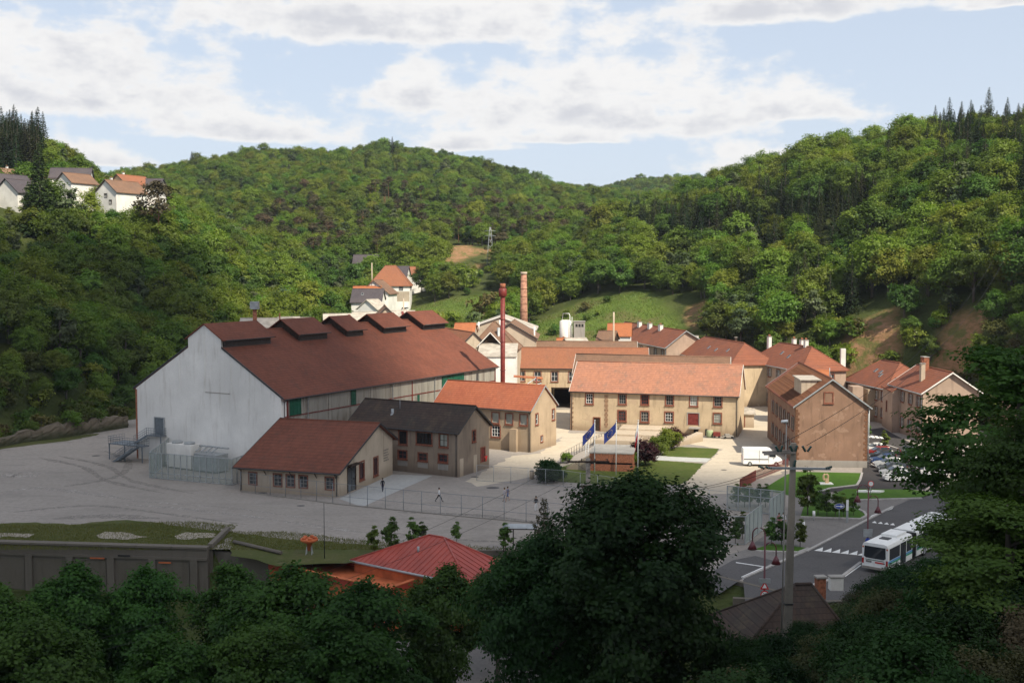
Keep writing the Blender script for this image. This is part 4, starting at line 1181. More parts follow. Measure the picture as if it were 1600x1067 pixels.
C2b = tag(MB().box(0, .95, 0, .8, 0, 12.6).build('pale_chimney_stack', M['house_white'], None, (67.2, 228, 0)), 'white chimney stack standing free right of the hip roofed house', 'chimney')
for i, (x, z) in enumerate(((64.5, 6.6), (67.4, 6.1))):
    tag(MB().box(0, 2.0, 0, 3, 0, z).build('wall_pier', M['sand_plaster' if i else 'pink_plaster'], None, (x, 211, 0)), ('pinkish wall with dark doorway right of the hip roofed house', 'pale grey square pier beside the doorway wall')[i], 'wall')
B = row_house((45.8, 233), (39.5, 266), 10, 9.0, 12.8, 'long hip roofed house with orange end slope behind the ochre building', hip=(5, 5), nwin=8, wall='yellow_plaster')
B.skylight(14, 2.4); B.skylight(19, 2.2); B.skylight(25, 2.6); B.chimney(22, 5.6, 0, .5, .5, 'wood_dark', 0, above=13.8)
A = row_house((36.2, 262), (26.5, 306), 9.5, 6.2, 9.8, 'gabled house with three white chimneys at the foot of the wood', kind='gable', nwin=9, z0=4.3, verge='zinc', ze2=7.0)
for x in (14, 22, 30): A.chimney(x, 4.0, 0, 1.6, .8, 'house_white', 2, above=10.6)
A.chimney(43, 8.2, 0, .9, .9, 'house_white', 0, above=8.6)
Dh = row_house((69.5, 206.5), (66.7, 223), 10.5, 6.8, 10.8, 'hip roofed house with grey shutters and red zigzag tiles beside the curved road', hip=(4.5, 5), nwin=6, wall='pink_plaster')
Dh.skylight(7, 2.8); Dh.skylight(9.3, 2.6); Dh.skylight(10.4, 2.0)
E_ = row_house((68.8, 186.5), (68.4, 201), 9.5, 8.2, 11.4, 'gabled house with brick chimney half hidden by the big spruce like tree', kind='gable', nwin=4, wall='pink_plaster', verge='house_white')
E_.chimney(5, 4.0, 0, 1.6, .9, 'brick', 0, above=13.4); E_.chimney(9, 2.0, 0, .8, .7, 'cream_plaster', 1, above=12.6)
E2 = House('pink_side_wing', 'narrow grey pink wing with dark opening left of the half hidden house', 'house', (71.6, 196), 82, 9, 4.5, 7.3, 8.6, 'pink_plaster', 'tile_row', over=(.2, .3), gutter=None, openings=[('N', 5, 3.4, .8, 1.6, 'window', dict(bars='wood_dark')), ('W', 2.2, 3.4, .8, 1.6, 'window', dict(bars='wood_dark'))]); E2.add_ops()
E3 = House('rear_house', 'red roofed house glimpsed through the branches at the right', 'house', (92, 178), 86, 12, 9, 8, 11.2, 'pink_plaster', 'tile_row', over=(.3, .4), gutter='zinc', openings=[('W', u, z, 1, 1.6, 'window', {}) for u in (2.5, 6) for z in (1.2, 4.6)]); E3.add_ops()
# annexe by the shaded lane
ann = House('lane_shed', 'pale lean-to shed in the shaded lane left of the tall brown house', 'shed', (40.9, 203), -8, 3.2, 5, 2.4, 2.9, 'cream_plaster', 'fibre', over=(.3, .3), gutter=None, openings=[('S', 1.0, .1, .9, 1.8, 'door', dict(m='black'))]); ann.add_ops()
# half timbered house and small roofs near the silo
ht = House('half_timbered_house', 'tiny half timbered house with blue timbers and orange roof', 'house', (15.2, 262), 96, 8, 5, 6.6, 8.9, 'house_white', 'tile_rowbright', z0=3.5, over=(.4, .4), gutter=None)
mb = MB()
bl = simple('blue_timber', (.05, .06, .16), .8, .2)
for a, b in (((0, 5.0), (5, 5.0)), ((0, 6.5), (5, 6.5)), ((1.2, 4.2), (1.2, 7.6)), ((2.5, 4.2), (2.5, 8.7)), ((3.8, 4.2), (3.8, 7.6)), ((.1, 5.0), (1.2, 6.5)), ((4.9, 5.0), (3.8, 6.5)), ((1.3, 6.5), (2.5, 5)), ((3.7, 6.5), (2.5, 5))):
    mb.tube([(-.04, a[0], a[1]), (-.04, b[0], b[1])], .09, 4)
mb.build('timber_frame', bl, ht.root)
bh = House('blue_sided_house', 'small house with blue side and orange roof left of the three chimneys', 'house', (23.6, 275), -8, 5.5, 6, 9.4, 12.1, 'white_plaster', 'tile_rowbright', z0=3, over=(.3, .3), gutter=None)
oh = House('orange_hut', 'orange roofed hut left of the white silo', 'hut', (10.6, 262), -5, 3.2, 5, 8.2, 9.8, 'brick', 'tile_rowbright', z0=2.5, over=(.3, .3), gutter=None)
gh = House('grey_shed', 'grey shed roof in front of the grey block tower', 'shed', (13.2, 256), 20, 5, 5, 9.3, 10.6, 'plinth', 'fibre', z0=2, over=(.3, .3), gutter=None)
sr = House('small_brown_hut', 'small dark roofed hut right of the half timbered house', 'hut', (20.2, 266), -20, 4, 5, 9.0, 10.8, 'wood_dark', 'tile_greybrown', z0=3, over=(.3, .3), gutter=None)

# --- village in the valley, far end
def villa(u, v, D, w, L, ang, ze, zr, label, wall='house_white', roof='tile_mid', kind='gable', wins=(), base=6, **kw):
    x, y, z = PD(u, v, D)
    h = House('village_house', label, 'house', (x, y), ang, L, w, ze + base, zr + base, wall, roof, z0=z - base, kind=kind, over=(.4, .5), gutter=None, openings=[(f, uu, zz + base, ww, hh, 'window', dict(surround='wood_dark', st=.1, sill=False)) for f, uu, zz, ww, hh in wins], **kw)
    h.add_ops()
    return h
v1 = villa(607, 489, 345, 9.2, 11, 82, 6.0, 9.8, 'white house with clipped gable and orange porch roof at the far end of the yard', roof='tile_greybrown', wins=[('W', 2.5, 4.6, 1.2, 1.6), ('W', 4.7, 8.1, 1, .9), ('N', 5, 4.6, 1, 1.4)])
v1 = v1
v2 = villa(549, 487, 338, 8, 9.0, -3, 3.0, 6.6, 'low house with dark slate roof below the clipped gable house', roof='slate', wins=[])
v2.skylight(3.0, 2.2)
v2b = villa(551, 475, 343, 6, 8.2, -3, 2.4, 5.2, 'bright orange roof strip above the dark slate roof', roof='tile_rowbright', wins=[])
v3 = villa(577, 466, 372, 12, 13.5, 2, 4.4, 10.6, 'big orange hip roofed house above the white gable house', roof='tile_mid', kind='hip', hip=(5, 5), wall='house_white', wins=[('S', 10.5, 2.6, 1.2, 1.5), ('E', 3, 2.6, 1.2, 1.5), ('E', 7, 2.6, 1.2, 1.5)])
v4 = villa(606, 450, 392, 8, 6.5, -6, 4.0, 7.4, 'white house with brown roof at the right of the orange hip roof', roof='slate', wins=[('S', 2, 1.8, 1.1, 1.4), ('S', 4.5, 1.8, 1.1, 1.4)])
v6 = villa(588, 500, 322, 6, 7, 70, 3.2, 5.6, 'low white house with grey roof in front of the white village gable', roof='fibre', wins=[('W', 3, 1.0, 1.0, 1.2)], base=3)
v7 = villa(634, 444, 402, 7, 7, 8, 3.4, 6.0, 'small orange roofed house at the top of the village lane', roof='tile_mid', wins=[('S', 3.5, 1.2, 1.1, 1.2)])
v5 = villa(552, 424, 432, 7, 9, 0, 3.0, 6.2, 'brown roofed house peeping out of the trees above the village', roof='slate')
tag(MB().box(0, 8.5, 0, .4, 0, 3.2).build('garden_wall', M['cream_plaster'], None, PD(599, 468, 362)[:2] + (PD(599, 468, 362)[2] - .6,), R(-6)), 'cream garden wall with small dark window right of the white village houses', 'wall')
# --- village on the left plateau
for i, (u, v, D, w, L, ang, ze, zr, lab, wall, roof) in enumerate((
    (14, 300, 348, 7.5, 14, 62, 4.5, 7.2, 'peach gabled house with pinkish roof, half behind the tall spruce', 'house_peach', 'tile_greybrown'),
    (28, 322, 318, 8.5, 12, 68, 4.0, 7.6, 'white gabled house with dark roof left of the tall spruce', 'house_white', 'slate'),
    (-2, 318, 322, 8.0, 12, 60, 5.2, 8.6, 'dark roofed white house at the left edge of the picture', 'house_white', 'slate'),
    (78, 302, 360, 9.0, 12, 12, 5.0, 8.2, 'grey roofed house right behind the tall spruce', 'house_white', 'slate'),
    (112, 306, 345, 7.0, 10, 62, 4.2, 7.0, 'white gabled house with brown roof right of the tall spruce', 'house_white', 'tile_greybrown'),
    (182, 322, 330, 8.6, 12, 62, 4.2, 7.6, 'bright white gabled house, middle of the left plateau', 'house_white', 'tile_greybrown'),
    (196, 312, 345, 6.5, 11, 62, 5.0, 7.6, 'peach gabled house right behind the bright white one', 'house_peach', 'tile_mid'),
    (204, 311, 352, 7.0, 9, 0, 4.2, 6.3, 'long dark roofed house at the right end of the left plateau', 'house_white', 'slate'))):
    wins = [('W', w * .5, 2.6, 1.1, 1.1), ('W', w * .28, .6, 1., 1.2)] if i in (0, 5, 4) else []
    h = villa(u, v, D, w, L, ang, ze, zr, lab, wall, roof, wins=wins, verge='dark_metal', base=7)
    if i in (0, 5, 6): h.chimney(3, w * .6, 0, .6, .6, 'house_white', 1, above=zr + 7 + .9)
# ------------------------------------------------------------------ vegetation
def quad_mesh(name, P, Nrm, size, mats, asp=.7, extra=None):
    """many small leaf faces; P centres, Nrm facing, size half-lengths; extra = (verts, faces, material indices)"""
    n = len(P)
    r = np.random.default_rng(abs(hash(name)) % 1000 if False else len(P) + int(abs(P[0, 0]) * 100))
    a = r.normal(size=(n, 3))
    Nrm = Nrm / np.maximum(np.linalg.norm(Nrm, axis=1, keepdims=True), 1e-6)
    t1 = np.cross(Nrm, a); t1 /= np.maximum(np.linalg.norm(t1, axis=1, keepdims=True), 1e-6)
    t2 = np.cross(Nrm, t1)
    s = np.asarray(size).reshape(-1, 1) * np.ones((n, 1))
    bend = Nrm * s * .25
    v = np.stack([P - t1 * s, P - t2 * s * asp - bend * 0 , P + t1 * s - bend, P + t2 * s * asp], 1).reshape(-1, 3)
    f = np.arange(4 * n).reshape(-1, 4)
    ev, ef, em = extra if extra else ([], [], [])
    ev = np.array(ev, float).reshape(-1, 3)
    allv = np.concatenate([v, ev]) if len(ev) else v
    me = bpy.data.meshes.new(name)
    me.vertices.add(len(allv)); me.vertices.foreach_set('co', allv.ravel())
    loops = list(f.ravel()); st = list(np.arange(n) * 4)
    mi = [0] * n
    c = len(loops)
    for fa, m_ in zip(ef, em):
        st.append(c); loops.extend([i + 4 * n for i in fa]); c += len(fa); mi.append(m_)
    me.loops.add(len(loops)); me.loops.foreach_set('vertex_index', loops)
    me.polygons.add(len(st)); me.polygons.foreach_set('loop_start', st)
    me.update(calc_edges=True)
    for m_ in mats: me.materials.append(m_)
    me.polygons.foreach_set('material_index', mi)
    return me
F = {}
F['beech'] = foliage('beech_leaves', (.085, .135, .018), (.14, .208, .032), (.150, .175, .030), .36)
F['oak'] = foliage('darker_leaves', (.054, .100, .018), (.092, .150, .028), (.095, .125, .03), .30)
F['grey'] = foliage('silvery_leaves', (.06, .085, .04), (.11, .14, .065), None, .2)
F['spruce'] = foliage('spruce_needles', (.012, .028, .012), (.028, .05, .02), (.05, .055, .022), .08)
F['pine'] = foliage('pine_needles', (.032, .042, .018), (.065, .062, .03), (.09, .065, .038), .08)
F['maple'] = foliage('maple_leaves', (.020, .054, .010), (.042, .092, .015), None, .2, .03)
F['maple2'] = foliage('dark_maple_leaves', (.009, .027, .007), (.02, .050, .010), None, .18, .03)
F['purple'] = foliage('purple_leaves', (.028, .010, .013), (.055, .018, .02), None, .15, .02)
F['olive'] = foliage('olive_scrub_leaves', (.055, .072, .018), (.10, .105, .03), (.12, .10, .04), .2)
F['bright'] = foliage('bright_leaves', (.07, .13, .018), (.12, .20, .028), (.17, .21, .04), .3)
F['lime'] = foliage('mid_green_leaves', (.030, .066, .012), (.060, .112, .020), None, .28, .03)
F['scrub'] = foliage('scrub_leaves', (.030, .040, .014), (.055, .062, .022), (.07, .055, .03), .15)
F['blossom'] = foliage('yellow_blossom', (.45, .30, .02), (.6, .42, .03), None, .1, .02)
BK = bark('grey_bark', (.11, .095, .08)); BKP = bark('pine_bark', (.20, .10, .06))

def tube_np(pts, rad, n=6):
    b = MB(); b.tube(pts, rad, n)
    return b
def broadleaf(name, seed, n, H, RX, RZ, zc, lobes=26, leaf=.34, lobe_r=(.30, .46), flat=1., trunk_r=.28, layered=False, fol='beech', trunkm=None, spread=.25, open_=0., spires=0, taper=.25):
    """returns dict(crown=mesh, trunk=mesh, joined=mesh)"""
    r = np.random.default_rng(seed)
    # lobes: positions inside an ellipsoid, pushed to its surface
    d = r.normal(size=(lobes, 3)); d[:, 2] = d[:, 2] * .9 + .15
    d /= np.linalg.norm(d, axis=1, keepdims=True)
    rad = r.uniform(.35, .80, lobes)[:, None]
    C = d * rad * np.array([RX, RX, RZ]) + np.array([0, 0, zc])
    C[:, 0] += r.normal(0, spread, lobes); C[:, 1] += r.normal(0, spread, lobes)
    LR = r.uniform(*lobe_r, lobes) * RX
    for q in range(spires):
        a = r.uniform(0, 6.28); rr = r.uniform(0, .92)
        C[q] = (rr * RX * math.cos(a), rr * RX * math.sin(a), zc + RZ * math.sqrt(1 - rr * rr) * r.uniform(.80, .94)); LR[q] = RX * r.uniform(.13, .2)
    # taper: upper lobes sit closer to the axis
    up = np.clip((C[:, 2] - zc) / RZ, 0, 1)
    C[:, :2] *= (1 - taper * up)[:, None]
    # sub clusters on each lobe
    k = max(6, n // 26 // lobes + 4)
    ns = lobes * k
    li = np.repeat(np.arange(lobes), k)
    sd = r.normal(size=(ns, 3)); sd[:, 2] += .25; sd /= np.linalg.norm(sd, axis=1, keepdims=True)
    SC = C[li] + sd * LR[li][:, None] * r.uniform(.72, 1.05, ns)[:, None] * np.array([1, 1, .85 * flat])
    outw = SC - np.array([0, 0, zc - RZ * .2]); outn = outw / np.linalg.norm(outw, axis=1, keepdims=True)
    # drop those buried deep in the crown
    q = np.linalg.norm((SC - np.array([0, 0, zc])) / np.array([RX, RX, RZ]), axis=1)
    keep = q > .42 + r.uniform(-.1, .15, ns)
    if open_: keep &= r.uniform(size=ns) > open_
    SC, outn, sd = SC[keep], outn[keep], sd[keep]
    m = max(1, n // len(SC))
    ci = np.repeat(np.arange(len(SC)), m)
    sr = RX * .16 * (LR.mean() / (RX * .38))
    off = r.normal(size=(len(ci), 3)) * np.array([1, 1, .62 if not layered else .25]) * sr * .75
    P = SC[ci] + off
    # leaves lie like roof slates on each clump: facing up and out
    nn = outn[ci] * .5 + sd[ci] * .5 + np.array([0, 0, .55]) + r.normal(size=P.shape) * .4
    size = leaf * r.uniform(.6, 1.25, len(P))
    P = P[P[:, 2] > .3]; nn = nn[:len(P)]; size = size[:len(P)]
    # trunk and limbs
    tb = MB()
    lean = r.normal(0, .25, 2)
    top = H * .86
    tp = [(0, 0, -.8), (lean[0] * .2, lean[1] * .2, H * .2), (lean[0] * .7, lean[1] * .7, H * .5), (lean[0], lean[1], top)]
    tb.tube(tp, [trunk_r * 1.25, trunk_r, trunk_r * .65, trunk_r * .15], 7)
    for i in r.permutation(lobes)[:min(lobes, 14)]:
        z0 = min(max(C[i, 2] - r.uniform(.25, .5) * RZ, H * .16), top * .9)
        b0 = (lean[0] * z0 / top, lean[1] * z0 / top, z0)
        mid = (C[i, 0] * .5, C[i, 1] * .5, (z0 + C[i, 2]) / 2 + .2)
        tb.tube([b0, mid, tuple(C[i])], [trunk_r * .42, trunk_r * .25, trunk_r * .08], 5, cap=False)
    bm_ = trunkm or BK
    crown = quad_mesh(name + '_crown', P, nn, size, [F[fol]])
    trunk = tb.mesh(name + '_trunk', bm_)
    return dict(crown=crown, trunk=trunk, P=P, N=nn, S=size, tb=tb, fol=fol, bark=bm_, H=float(P[:, 2].max()), name=name)
def conifer(name, seed, n, H, RB, base=.06, fol='spruce', droop=.35, leaf=.3, gap=.5, irregular=.12, trunkm=None):
    r = np.random.default_rng(seed)
    P, Nn, S = [], [], []
    z = H * base
    tb = MB(); tb.tube([(0, 0, -.8), (0, 0, H * .5), (0, 0, H * .99)], [H * .016, H * .010, .02], 7)
    levels = []
    while z < H * .985:
        levels.append(z); z += gap * (1.1 - .5 * z / H)
    tot = sum((1 - l / H) ** 1.0 + .05 for l in levels)
    for l in levels:
        f = (1 - l / H) ** .85
        R0 = RB * f * (1 + r.normal(0, irregular)) + .12
        nb = int(5 + 7 * f)
        m = max(3, int(n * ((1 - l / H) + .05) / tot / nb))
        a0 = r.uniform(0, 6.28)
        for b in range(nb):
            a = a0 + 6.28 * b / nb + r.normal(0, .15)
            Rb = R0 * r.uniform(.72, 1.15)
            t = r.uniform(.15, 1, m) ** .7
            w = (.12 + .42 * Rb * .35) * (1.05 - t)
            dx = math.cos(a); dy = math.sin(a)
            lat = r.normal(0, 1, m) * w * .6
            x = dx * t * Rb - dy * lat; y = dy * t * Rb + dx * lat
            zz = l - droop * Rb * t ** 1.4 + .18 * Rb * t ** 4 + r.normal(0, .06 + .05 * Rb * .3, m)
            P.append(np.stack([x, y, zz], 1))
            Nn.append(np.stack([dx * .35 + r.normal(0, .35, m), dy * .35 + r.normal(0, .35, m), .85 + r.normal(0, .25, m)], 1))
            S.append(leaf * r.uniform(.6, 1.2, m) * (.6 + .5 * f))
            if f > .25 and b % 3 == 0:
                tb.tube([(0, 0, l), (dx * Rb * .8, dy * Rb * .8, l - droop * Rb * .7)], [.05, .015], 4, cap=False)
    P = np.concatenate(P); Nn = np.concatenate(Nn); S = np.concatenate(S)
    bm_ = trunkm or BK
    return dict(crown=quad_mesh(name + '_crown', P, Nn, S, [F[fol]], .45), trunk=tb.mesh(name + '_trunk', bm_), P=P, N=Nn, S=S, tb=tb, fol=fol, bark=bm_, H=H, name=name)
def pine_tree(name, seed, n, H, R_, fol='pine'):
    d = broadleaf(name, seed, n, H, R_, H * .26, H * .72, lobes=14, leaf=.26, lobe_r=(.28, .42), flat=.6, trunk_r=.2, fol=fol, trunkm=BKP)
    return d
def joined(d):
    ev = [tuple(v) for v in d['tb'].v]
    return quad_mesh(d['name'] + '_tree', d['P'], d['N'], d['S'], [F[d['fol']], d['bark']], .7, (ev, d['tb'].f, [1] * len(d['tb'].f)))
PR = {}
for i in range(4): PR['beech%d' % i] = broadleaf('beech%d' % i, 10 + i, 5400, 15.0, 5.2, 6.8, 8.0, lobes=30 + 4 * i, leaf=.31, fol='beech', taper=.15)
for i in range(3): PR['oak%d' % i] = broadleaf('oak%d' % i, 30 + i, 5000, 13.5, 5.4, 6.0, 7.2, lobes=28 + 3 * i, leaf=.31, fol='oak', lobe_r=(.26, .38), taper=.12)
PR['grey0'] = broadleaf('grey0', 51, 2400, 13, 3.6, 5.4, 7.6, lobes=22, leaf=.34, fol='grey', lobe_r=(.26, .38))
PR['bright0'] = broadleaf('bright0', 52, 2800, 12, 4.4, 5.0, 7.0, lobes=24, leaf=.38, fol='bright')
for i in range(3): PR['spruce%d' % i] = conifer('spruce%d' % i, 60 + i, 3400, 21, 4.1 + .4 * i, .05, 'spruce', leaf=.40, gap=.75)
for i in range(2): PR['pine%d' % i] = pine_tree('pine%d' % i, 70 + i, 1900, 17, 3.7)
PR['shrub0'] = broadleaf('shrub0', 81, 1300, 3.4, 2.3, 1.8, 1.7, lobes=14, leaf=.20, fol='beech', trunk_r=.07)
PR['shrub1'] = broadleaf('shrub1', 82, 1300, 3.2, 2.2, 1.7, 1.6, lobes=14, leaf=.20, fol='olive', trunk_r=.07)
PR['shrub2'] = broadleaf('shrub2', 83, 1300, 3.6, 2.3, 2.0, 1.8, lobes=16, leaf=.20, fol='oak', trunk_r=.07)

def plant(proto, x, y, s=1., rot=None, label='', cat='tree', group=None, name='broadleaf_tree', z=None, sz=None):
    d = PR[proto]
    t = thing(name, label, cat, (x, y, zat(x, y) if z is None else z), rot if rot is not None else random.uniform(0, 6.28), group)
    t.scale = (s, s, sz if sz else s)
    link(d['trunk'], 'trunk', t); link(d['crown'], 'crown', t)
    return t

# places kept free of wood: houses and lanes
KEEP = []
for o in list(col.objects):
    if o.type == 'EMPTY' and o.get('category') in ('house', 'building', 'shed', 'hut', 'factory hall'):
        KEEP.append((o.location.x, o.location.y, o.rotation_euler.z, o))
def footprint_clear(x, y, margin):
    ok = np.ones(x.shape, bool)
    for o in [k[3] for k in KEEP]:
        w = next((c for c in o.children if c.name.split('.')[0] == 'roof'), None)
        if w is None: continue
        bb = w.bound_box
        x0, x1 = min(b[0] for b in bb), max(b[0] for b in bb); y0, y1 = min(b[1] for b in bb), max(b[1] for b in bb)
        a = o.rotation_euler.z; dx = x - o.location.x; dy = y - o.location.y
        lx = dx * math.cos(a) + dy * math.sin(a); ly = -dx * math.sin(a) + dy * math.cos(a)
        ok &= ~((lx > x0 - margin) & (lx < x1 + margin) & (ly > y0 - margin) & (ly < y1 + margin))
    return ok
def in_view(x, y, z, h=14):
    Fd = y * CP - (z - CZ) * SP
    u = 800 + FPX * x / Fd
    vt = 533.5 - FPX * (y * SP + (z + h - CZ) * CP) / Fd
    return u, vt
# lines of sight that the photograph shows open: the villages are seen over the trees before them
def sight_clear(x, y, z):
    ok = np.ones(x.shape, bool)
    Fd = y * CP - (z - CZ) * SP
    u = 800 + FPX * x / Fd
    def top(v, D): return CZ + (419 - v) / FPX * y     # height of the sight line at this tree
    for u0, u1, v, D in ((-30, 52, 308, 317), (92, 128, 303, 345), (140, 238, 307, 330), (536, 660, 492, 338), (640, 720, 497, 300), (820, 1010, 505, 262), (1315, 1395, 556, 238), (1462, 1530, 548, 220), (700, 770, 408, 460), (755, 778, 412, 438), (640, 760, 470, 322), (24, 100, 350, 297)):
        hit = (u > u0) & (u < u1) & (y < D)
        ok &= ~(hit & (z + 12.0 > top(v, D)))
    return ok
def scatter(spacing, ymin, ymax, seed):
    r = np.random.default_rng(seed)
    gx, gy = np.meshgrid(np.arange(-640, 640, spacing), np.arange(ymin, ymax, spacing))
    x = (gx + r.uniform(-.45, .45, gx.shape) * spacing).ravel(); y = (gy + r.uniform(-.45, .45, gx.shape) * spacing).ravel()
    k = np.abs(x) < y * .53 + 18
    return x[k], y[k]
xa, ya = scatter(5.7, 128, 330, 1); xb, yb = scatter(6.0, 330, 560, 2); xc, yc = scatter(6.7, 560, 1260, 3)
X = np.concatenate([xa, xb, xc]); Y = np.concatenate([ya, yb, yc])
keep = (inside_dist(X, Y, FLOOR) > 4.5) & (inside_dist(X, Y, MEADOW) > 2) & (inside_dist(X, Y, MEADOW2) > 1) & (earth_fn(X, Y) < .2)
keep &= footprint_clear(X, Y, 4.0)
keep &= ~((Y < 190) & (X > 60) & (Y < 170)) | (X > 92)
keep &= ~((np.abs(X) < 58) & (Y < 300) & (X > -52) & (X < 62) & (Y < 262))
X, Y = X[keep], Y[keep]
Z = zat_np(X, Y)
okv = sight_clear(X, Y, Z)
low_ok = ~okv
r0 = np.random.default_rng(11)
# the kind of wood that grows at each place
n1 = wob(X * 1.6, Y * 1.6) + .4 * wob(X * 5, Y * 5)
kind = np.where(r0.uniform(size=X.shape) < .62, 0, 1)                       # beech / darker
kind = np.where((r0.uniform(size=X.shape) < .10), 2, kind)                  # silvery
kind = np.where((r0.uniform(size=X.shape) < .05), 3, kind)                  # bright
u_, v_ = in_view(X, Y, Z, 14)
band = (X > 45) & (Y > 300) & (Z > 31 + wob(X * 2, Y * 2) * 2) & (Z < 46 + wob(X * 2 + 50, Y * 2) * 3) & (u_ < 1370) & (Y < 520)
kind = np.where(band & (r0.uniform(size=X.shape) < .86), 4, kind)
kind = np.where((X > 60) & (Z > 12) & (Y < 380) & (r0.uniform(size=X.shape) < .13), 4, kind)
kind = np.where((X > 150) & (Z > 30) & (Y < 380) & (r0.uniform(size=X.shape) < .30), 4, kind)
kind = np.where((u_ > 1450) & (Z > 42) & (Y < 420) & (r0.uniform(size=X.shape) < .42), 4, kind)
kind = np.where((X < -158) & (Y > 350) & (Y < 430) & (u_ < 70), 4, kind)
kind = np.where((Y > 440) & (Y < 640) & (X < 45) & (X > -120) & (Z < 66) & (r0.uniform(size=X.shape) < .26), 5, kind)   # pines low on the middle hill
kind = np.where((Y > 440) & (Y < 520) & (np.abs(X) < 60) & (r0.uniform(size=X.shape) < .2), 1, kind)
kind = np.where((Y > 560) & (r0.uniform(size=X.shape) < .003), 4, kind)
protos = {0: ['beech0', 'beech1', 'beech2', 'beech3'], 1: ['oak0', 'oak1', 'oak2'], 2: ['grey0'], 3: ['bright0'], 4: ['spruce0', 'spruce1', 'spruce2'], 5: ['pine0', 'pine1']}
S_ = r0.uniform(.60, .92, X.shape) + (r0.uniform(size=X.shape) < .08) * .25
S_ = np.where(kind == 4, S_ * np.where(band, .70, np.where(X > 60, .82, 1.05)), S_)
S_ = np.where((Y > 440) & (Y < 700), S_ * .92, S_)
# edge trees are smaller
ed = inside_dist(X, Y, FLOOR)
S_ = np.where((ed < 14) & (Y < 330), S_ * .62, S_)
S_ = np.where(low_ok, .24, S_)
S_ = np.where((Y > 560), S_ * .92, S_)
dens_keep = ~(low_ok & (r0.uniform(size=X.shape) < .5))
X, Y, Z, kind, S_, u_, v_, low_ok = [q[dens_keep] for q in (X, Y, Z, kind, S_, u_, v_, low_ok)]
ROT = r0.uniform(0, 6.28, X.shape)
choice = np.array([protos[int(k)][r0.integers(len(protos[int(k)]))] for k in kind])
# the nearest ones in view are trees of their own
h_all = 14 * S_
invw = (u_ > -20) & (u_ < 1620) & (v_ < 1000)
size_px = S_ / Y
NAMES = {0: ('beech_tree', 'tree'), 1: ('broadleaf_tree', 'tree'), 2: ('willow_tree', 'tree'), 3: ('young_maple_tree', 'tree'), 4: ('spruce_tree', 'tree'), 5: ('pine_tree', 'tree')}
WORDS = {0: 'fresh green beech', 1: 'dark green broadleaf tree', 2: 'silvery green willow like tree', 3: 'bright yellow green young tree', 4: 'dark narrow spruce', 5: 'brownish green pine'}
def zone(x, y, z):
    if x < -30 and y < 300: return ('on the shaded left hillside', 'left hillside wood')
    if x < -20 and y < 440: return ('on the slope below the hilltop village', 'wood below the left village')
    if x > 40 and z < 30: return ('at the foot of the right hill behind the workers houses', 'foot of the right hill')
    if x > 20 and y < 430: return ('on the steep hill at the right', 'right hill wood')
    return ('in the wood at the foot of the middle hill', 'foot of the middle hill')
limits = {0: 170, 1: 120, 2: 30, 3: 30, 4: 110, 5: 40}
indiv = np.zeros(X.shape, bool)
for k, lim in limits.items():
    c = np.where((kind == k) & invw & (Y < 480))[0]
    c = c[np.argsort(-size_px[c])][:lim]
    indiv[c] = True
for i in np.where(indiv)[0]:
    k = int(kind[i]); ztxt, g = zone(X[i], Y[i], Z[i])
    if low_ok[i]: word, nm = 'low round bush', 'bush'
    else: word, nm = WORDS[k], NAMES[k][0]
    plant(choice[i], X[i], Y[i], S_[i], ROT[i], '%s %s' % (word, ztxt), 'bush' if low_ok[i] else 'tree', '%s, %s' % (word, g), nm, z=Z[i] - .2)
rest = np.where(~indiv)[0]

# the wood beyond: one mass of trees spread with geometry nodes
pcol = bpy.data.collections.new('tree_kinds')
names = sorted({c for c in choice})
for i, nme in enumerate(names):
    o = bpy.data.objects.new('%02d_%s' % (i, nme), joined(PR[nme]))
    pcol.objects.link(o)
def forest(name, idx, label):
    me = bpy.data.meshes.new(name)
    co = np.stack([X[idx], Y[idx], Z[idx] - .3], 1)
    me.vertices.add(len(idx)); me.vertices.foreach_set('co', co.ravel())
    for nm, arr, ty in (('pick', np.array([names.index(choice[i]) for i in idx], np.int32), 'INT'), ('turn', ROT[idx].astype(np.float32), 'FLOAT'), ('size', S_[idx].astype(np.float32), 'FLOAT')):
        at = me.attributes.new(nm, ty, 'POINT'); at.data.foreach_set('value', arr)
    o = link(me, name)
    tag(o, label, None, None, 'stuff')
    ng = bpy.data.node_groups.new(name, 'GeometryNodeTree')
    ng.interface.new_socket('Geometry', in_out='INPUT', socket_type='NodeSocketGeometry')
    ng.interface.new_socket('Geometry', in_out='OUTPUT', socket_type='NodeSocketGeometry')
    N = ng.nodes.new; L = ng.links.new
    gi, go = N('NodeGroupInput'), N('NodeGroupOutput')
    ip = N('GeometryNodeInstanceOnPoints'); ci = N('GeometryNodeCollectionInfo')
    ci.inputs['Collection'].default_value = pcol
    ci.inputs['Separate Children'].default_value = True
    ci.inputs['Reset Children'].default_value = True
    ip.inputs['Pick Instance'].default_value = True
    def attr(nm, ty):
        n = N('GeometryNodeInputNamedAttribute'); n.data_type = ty; n.inputs[0].default_value = nm
        return n.outputs[0]
    cx = N('ShaderNodeCombineXYZ'); L(attr('turn', 'FLOAT'), cx.inputs[2])
    m2p = N('GeometryNodeMeshToPoints')
    L(gi.outputs[0], m2p.inputs[0]); L(m2p.outputs[0], ip.inputs['Points']); L(ci.outputs[0], ip.inputs['Instance'])
    L(attr('pick', 'INT'), ip.inputs['Instance Index'])
    L(cx.outputs[0], ip.inputs['Rotation'])
    L(attr('size', 'FLOAT'), ip.inputs['Scale'])
    L(ip.outputs[0], go.inputs[0])
    md = o.modifiers.new('wood', 'NODES'); md.node_group = ng
    return o
forest('distant_wood', rest, 'wood covering the far hills')
print('trees', len(X), 'individual', int(indiv.sum()))

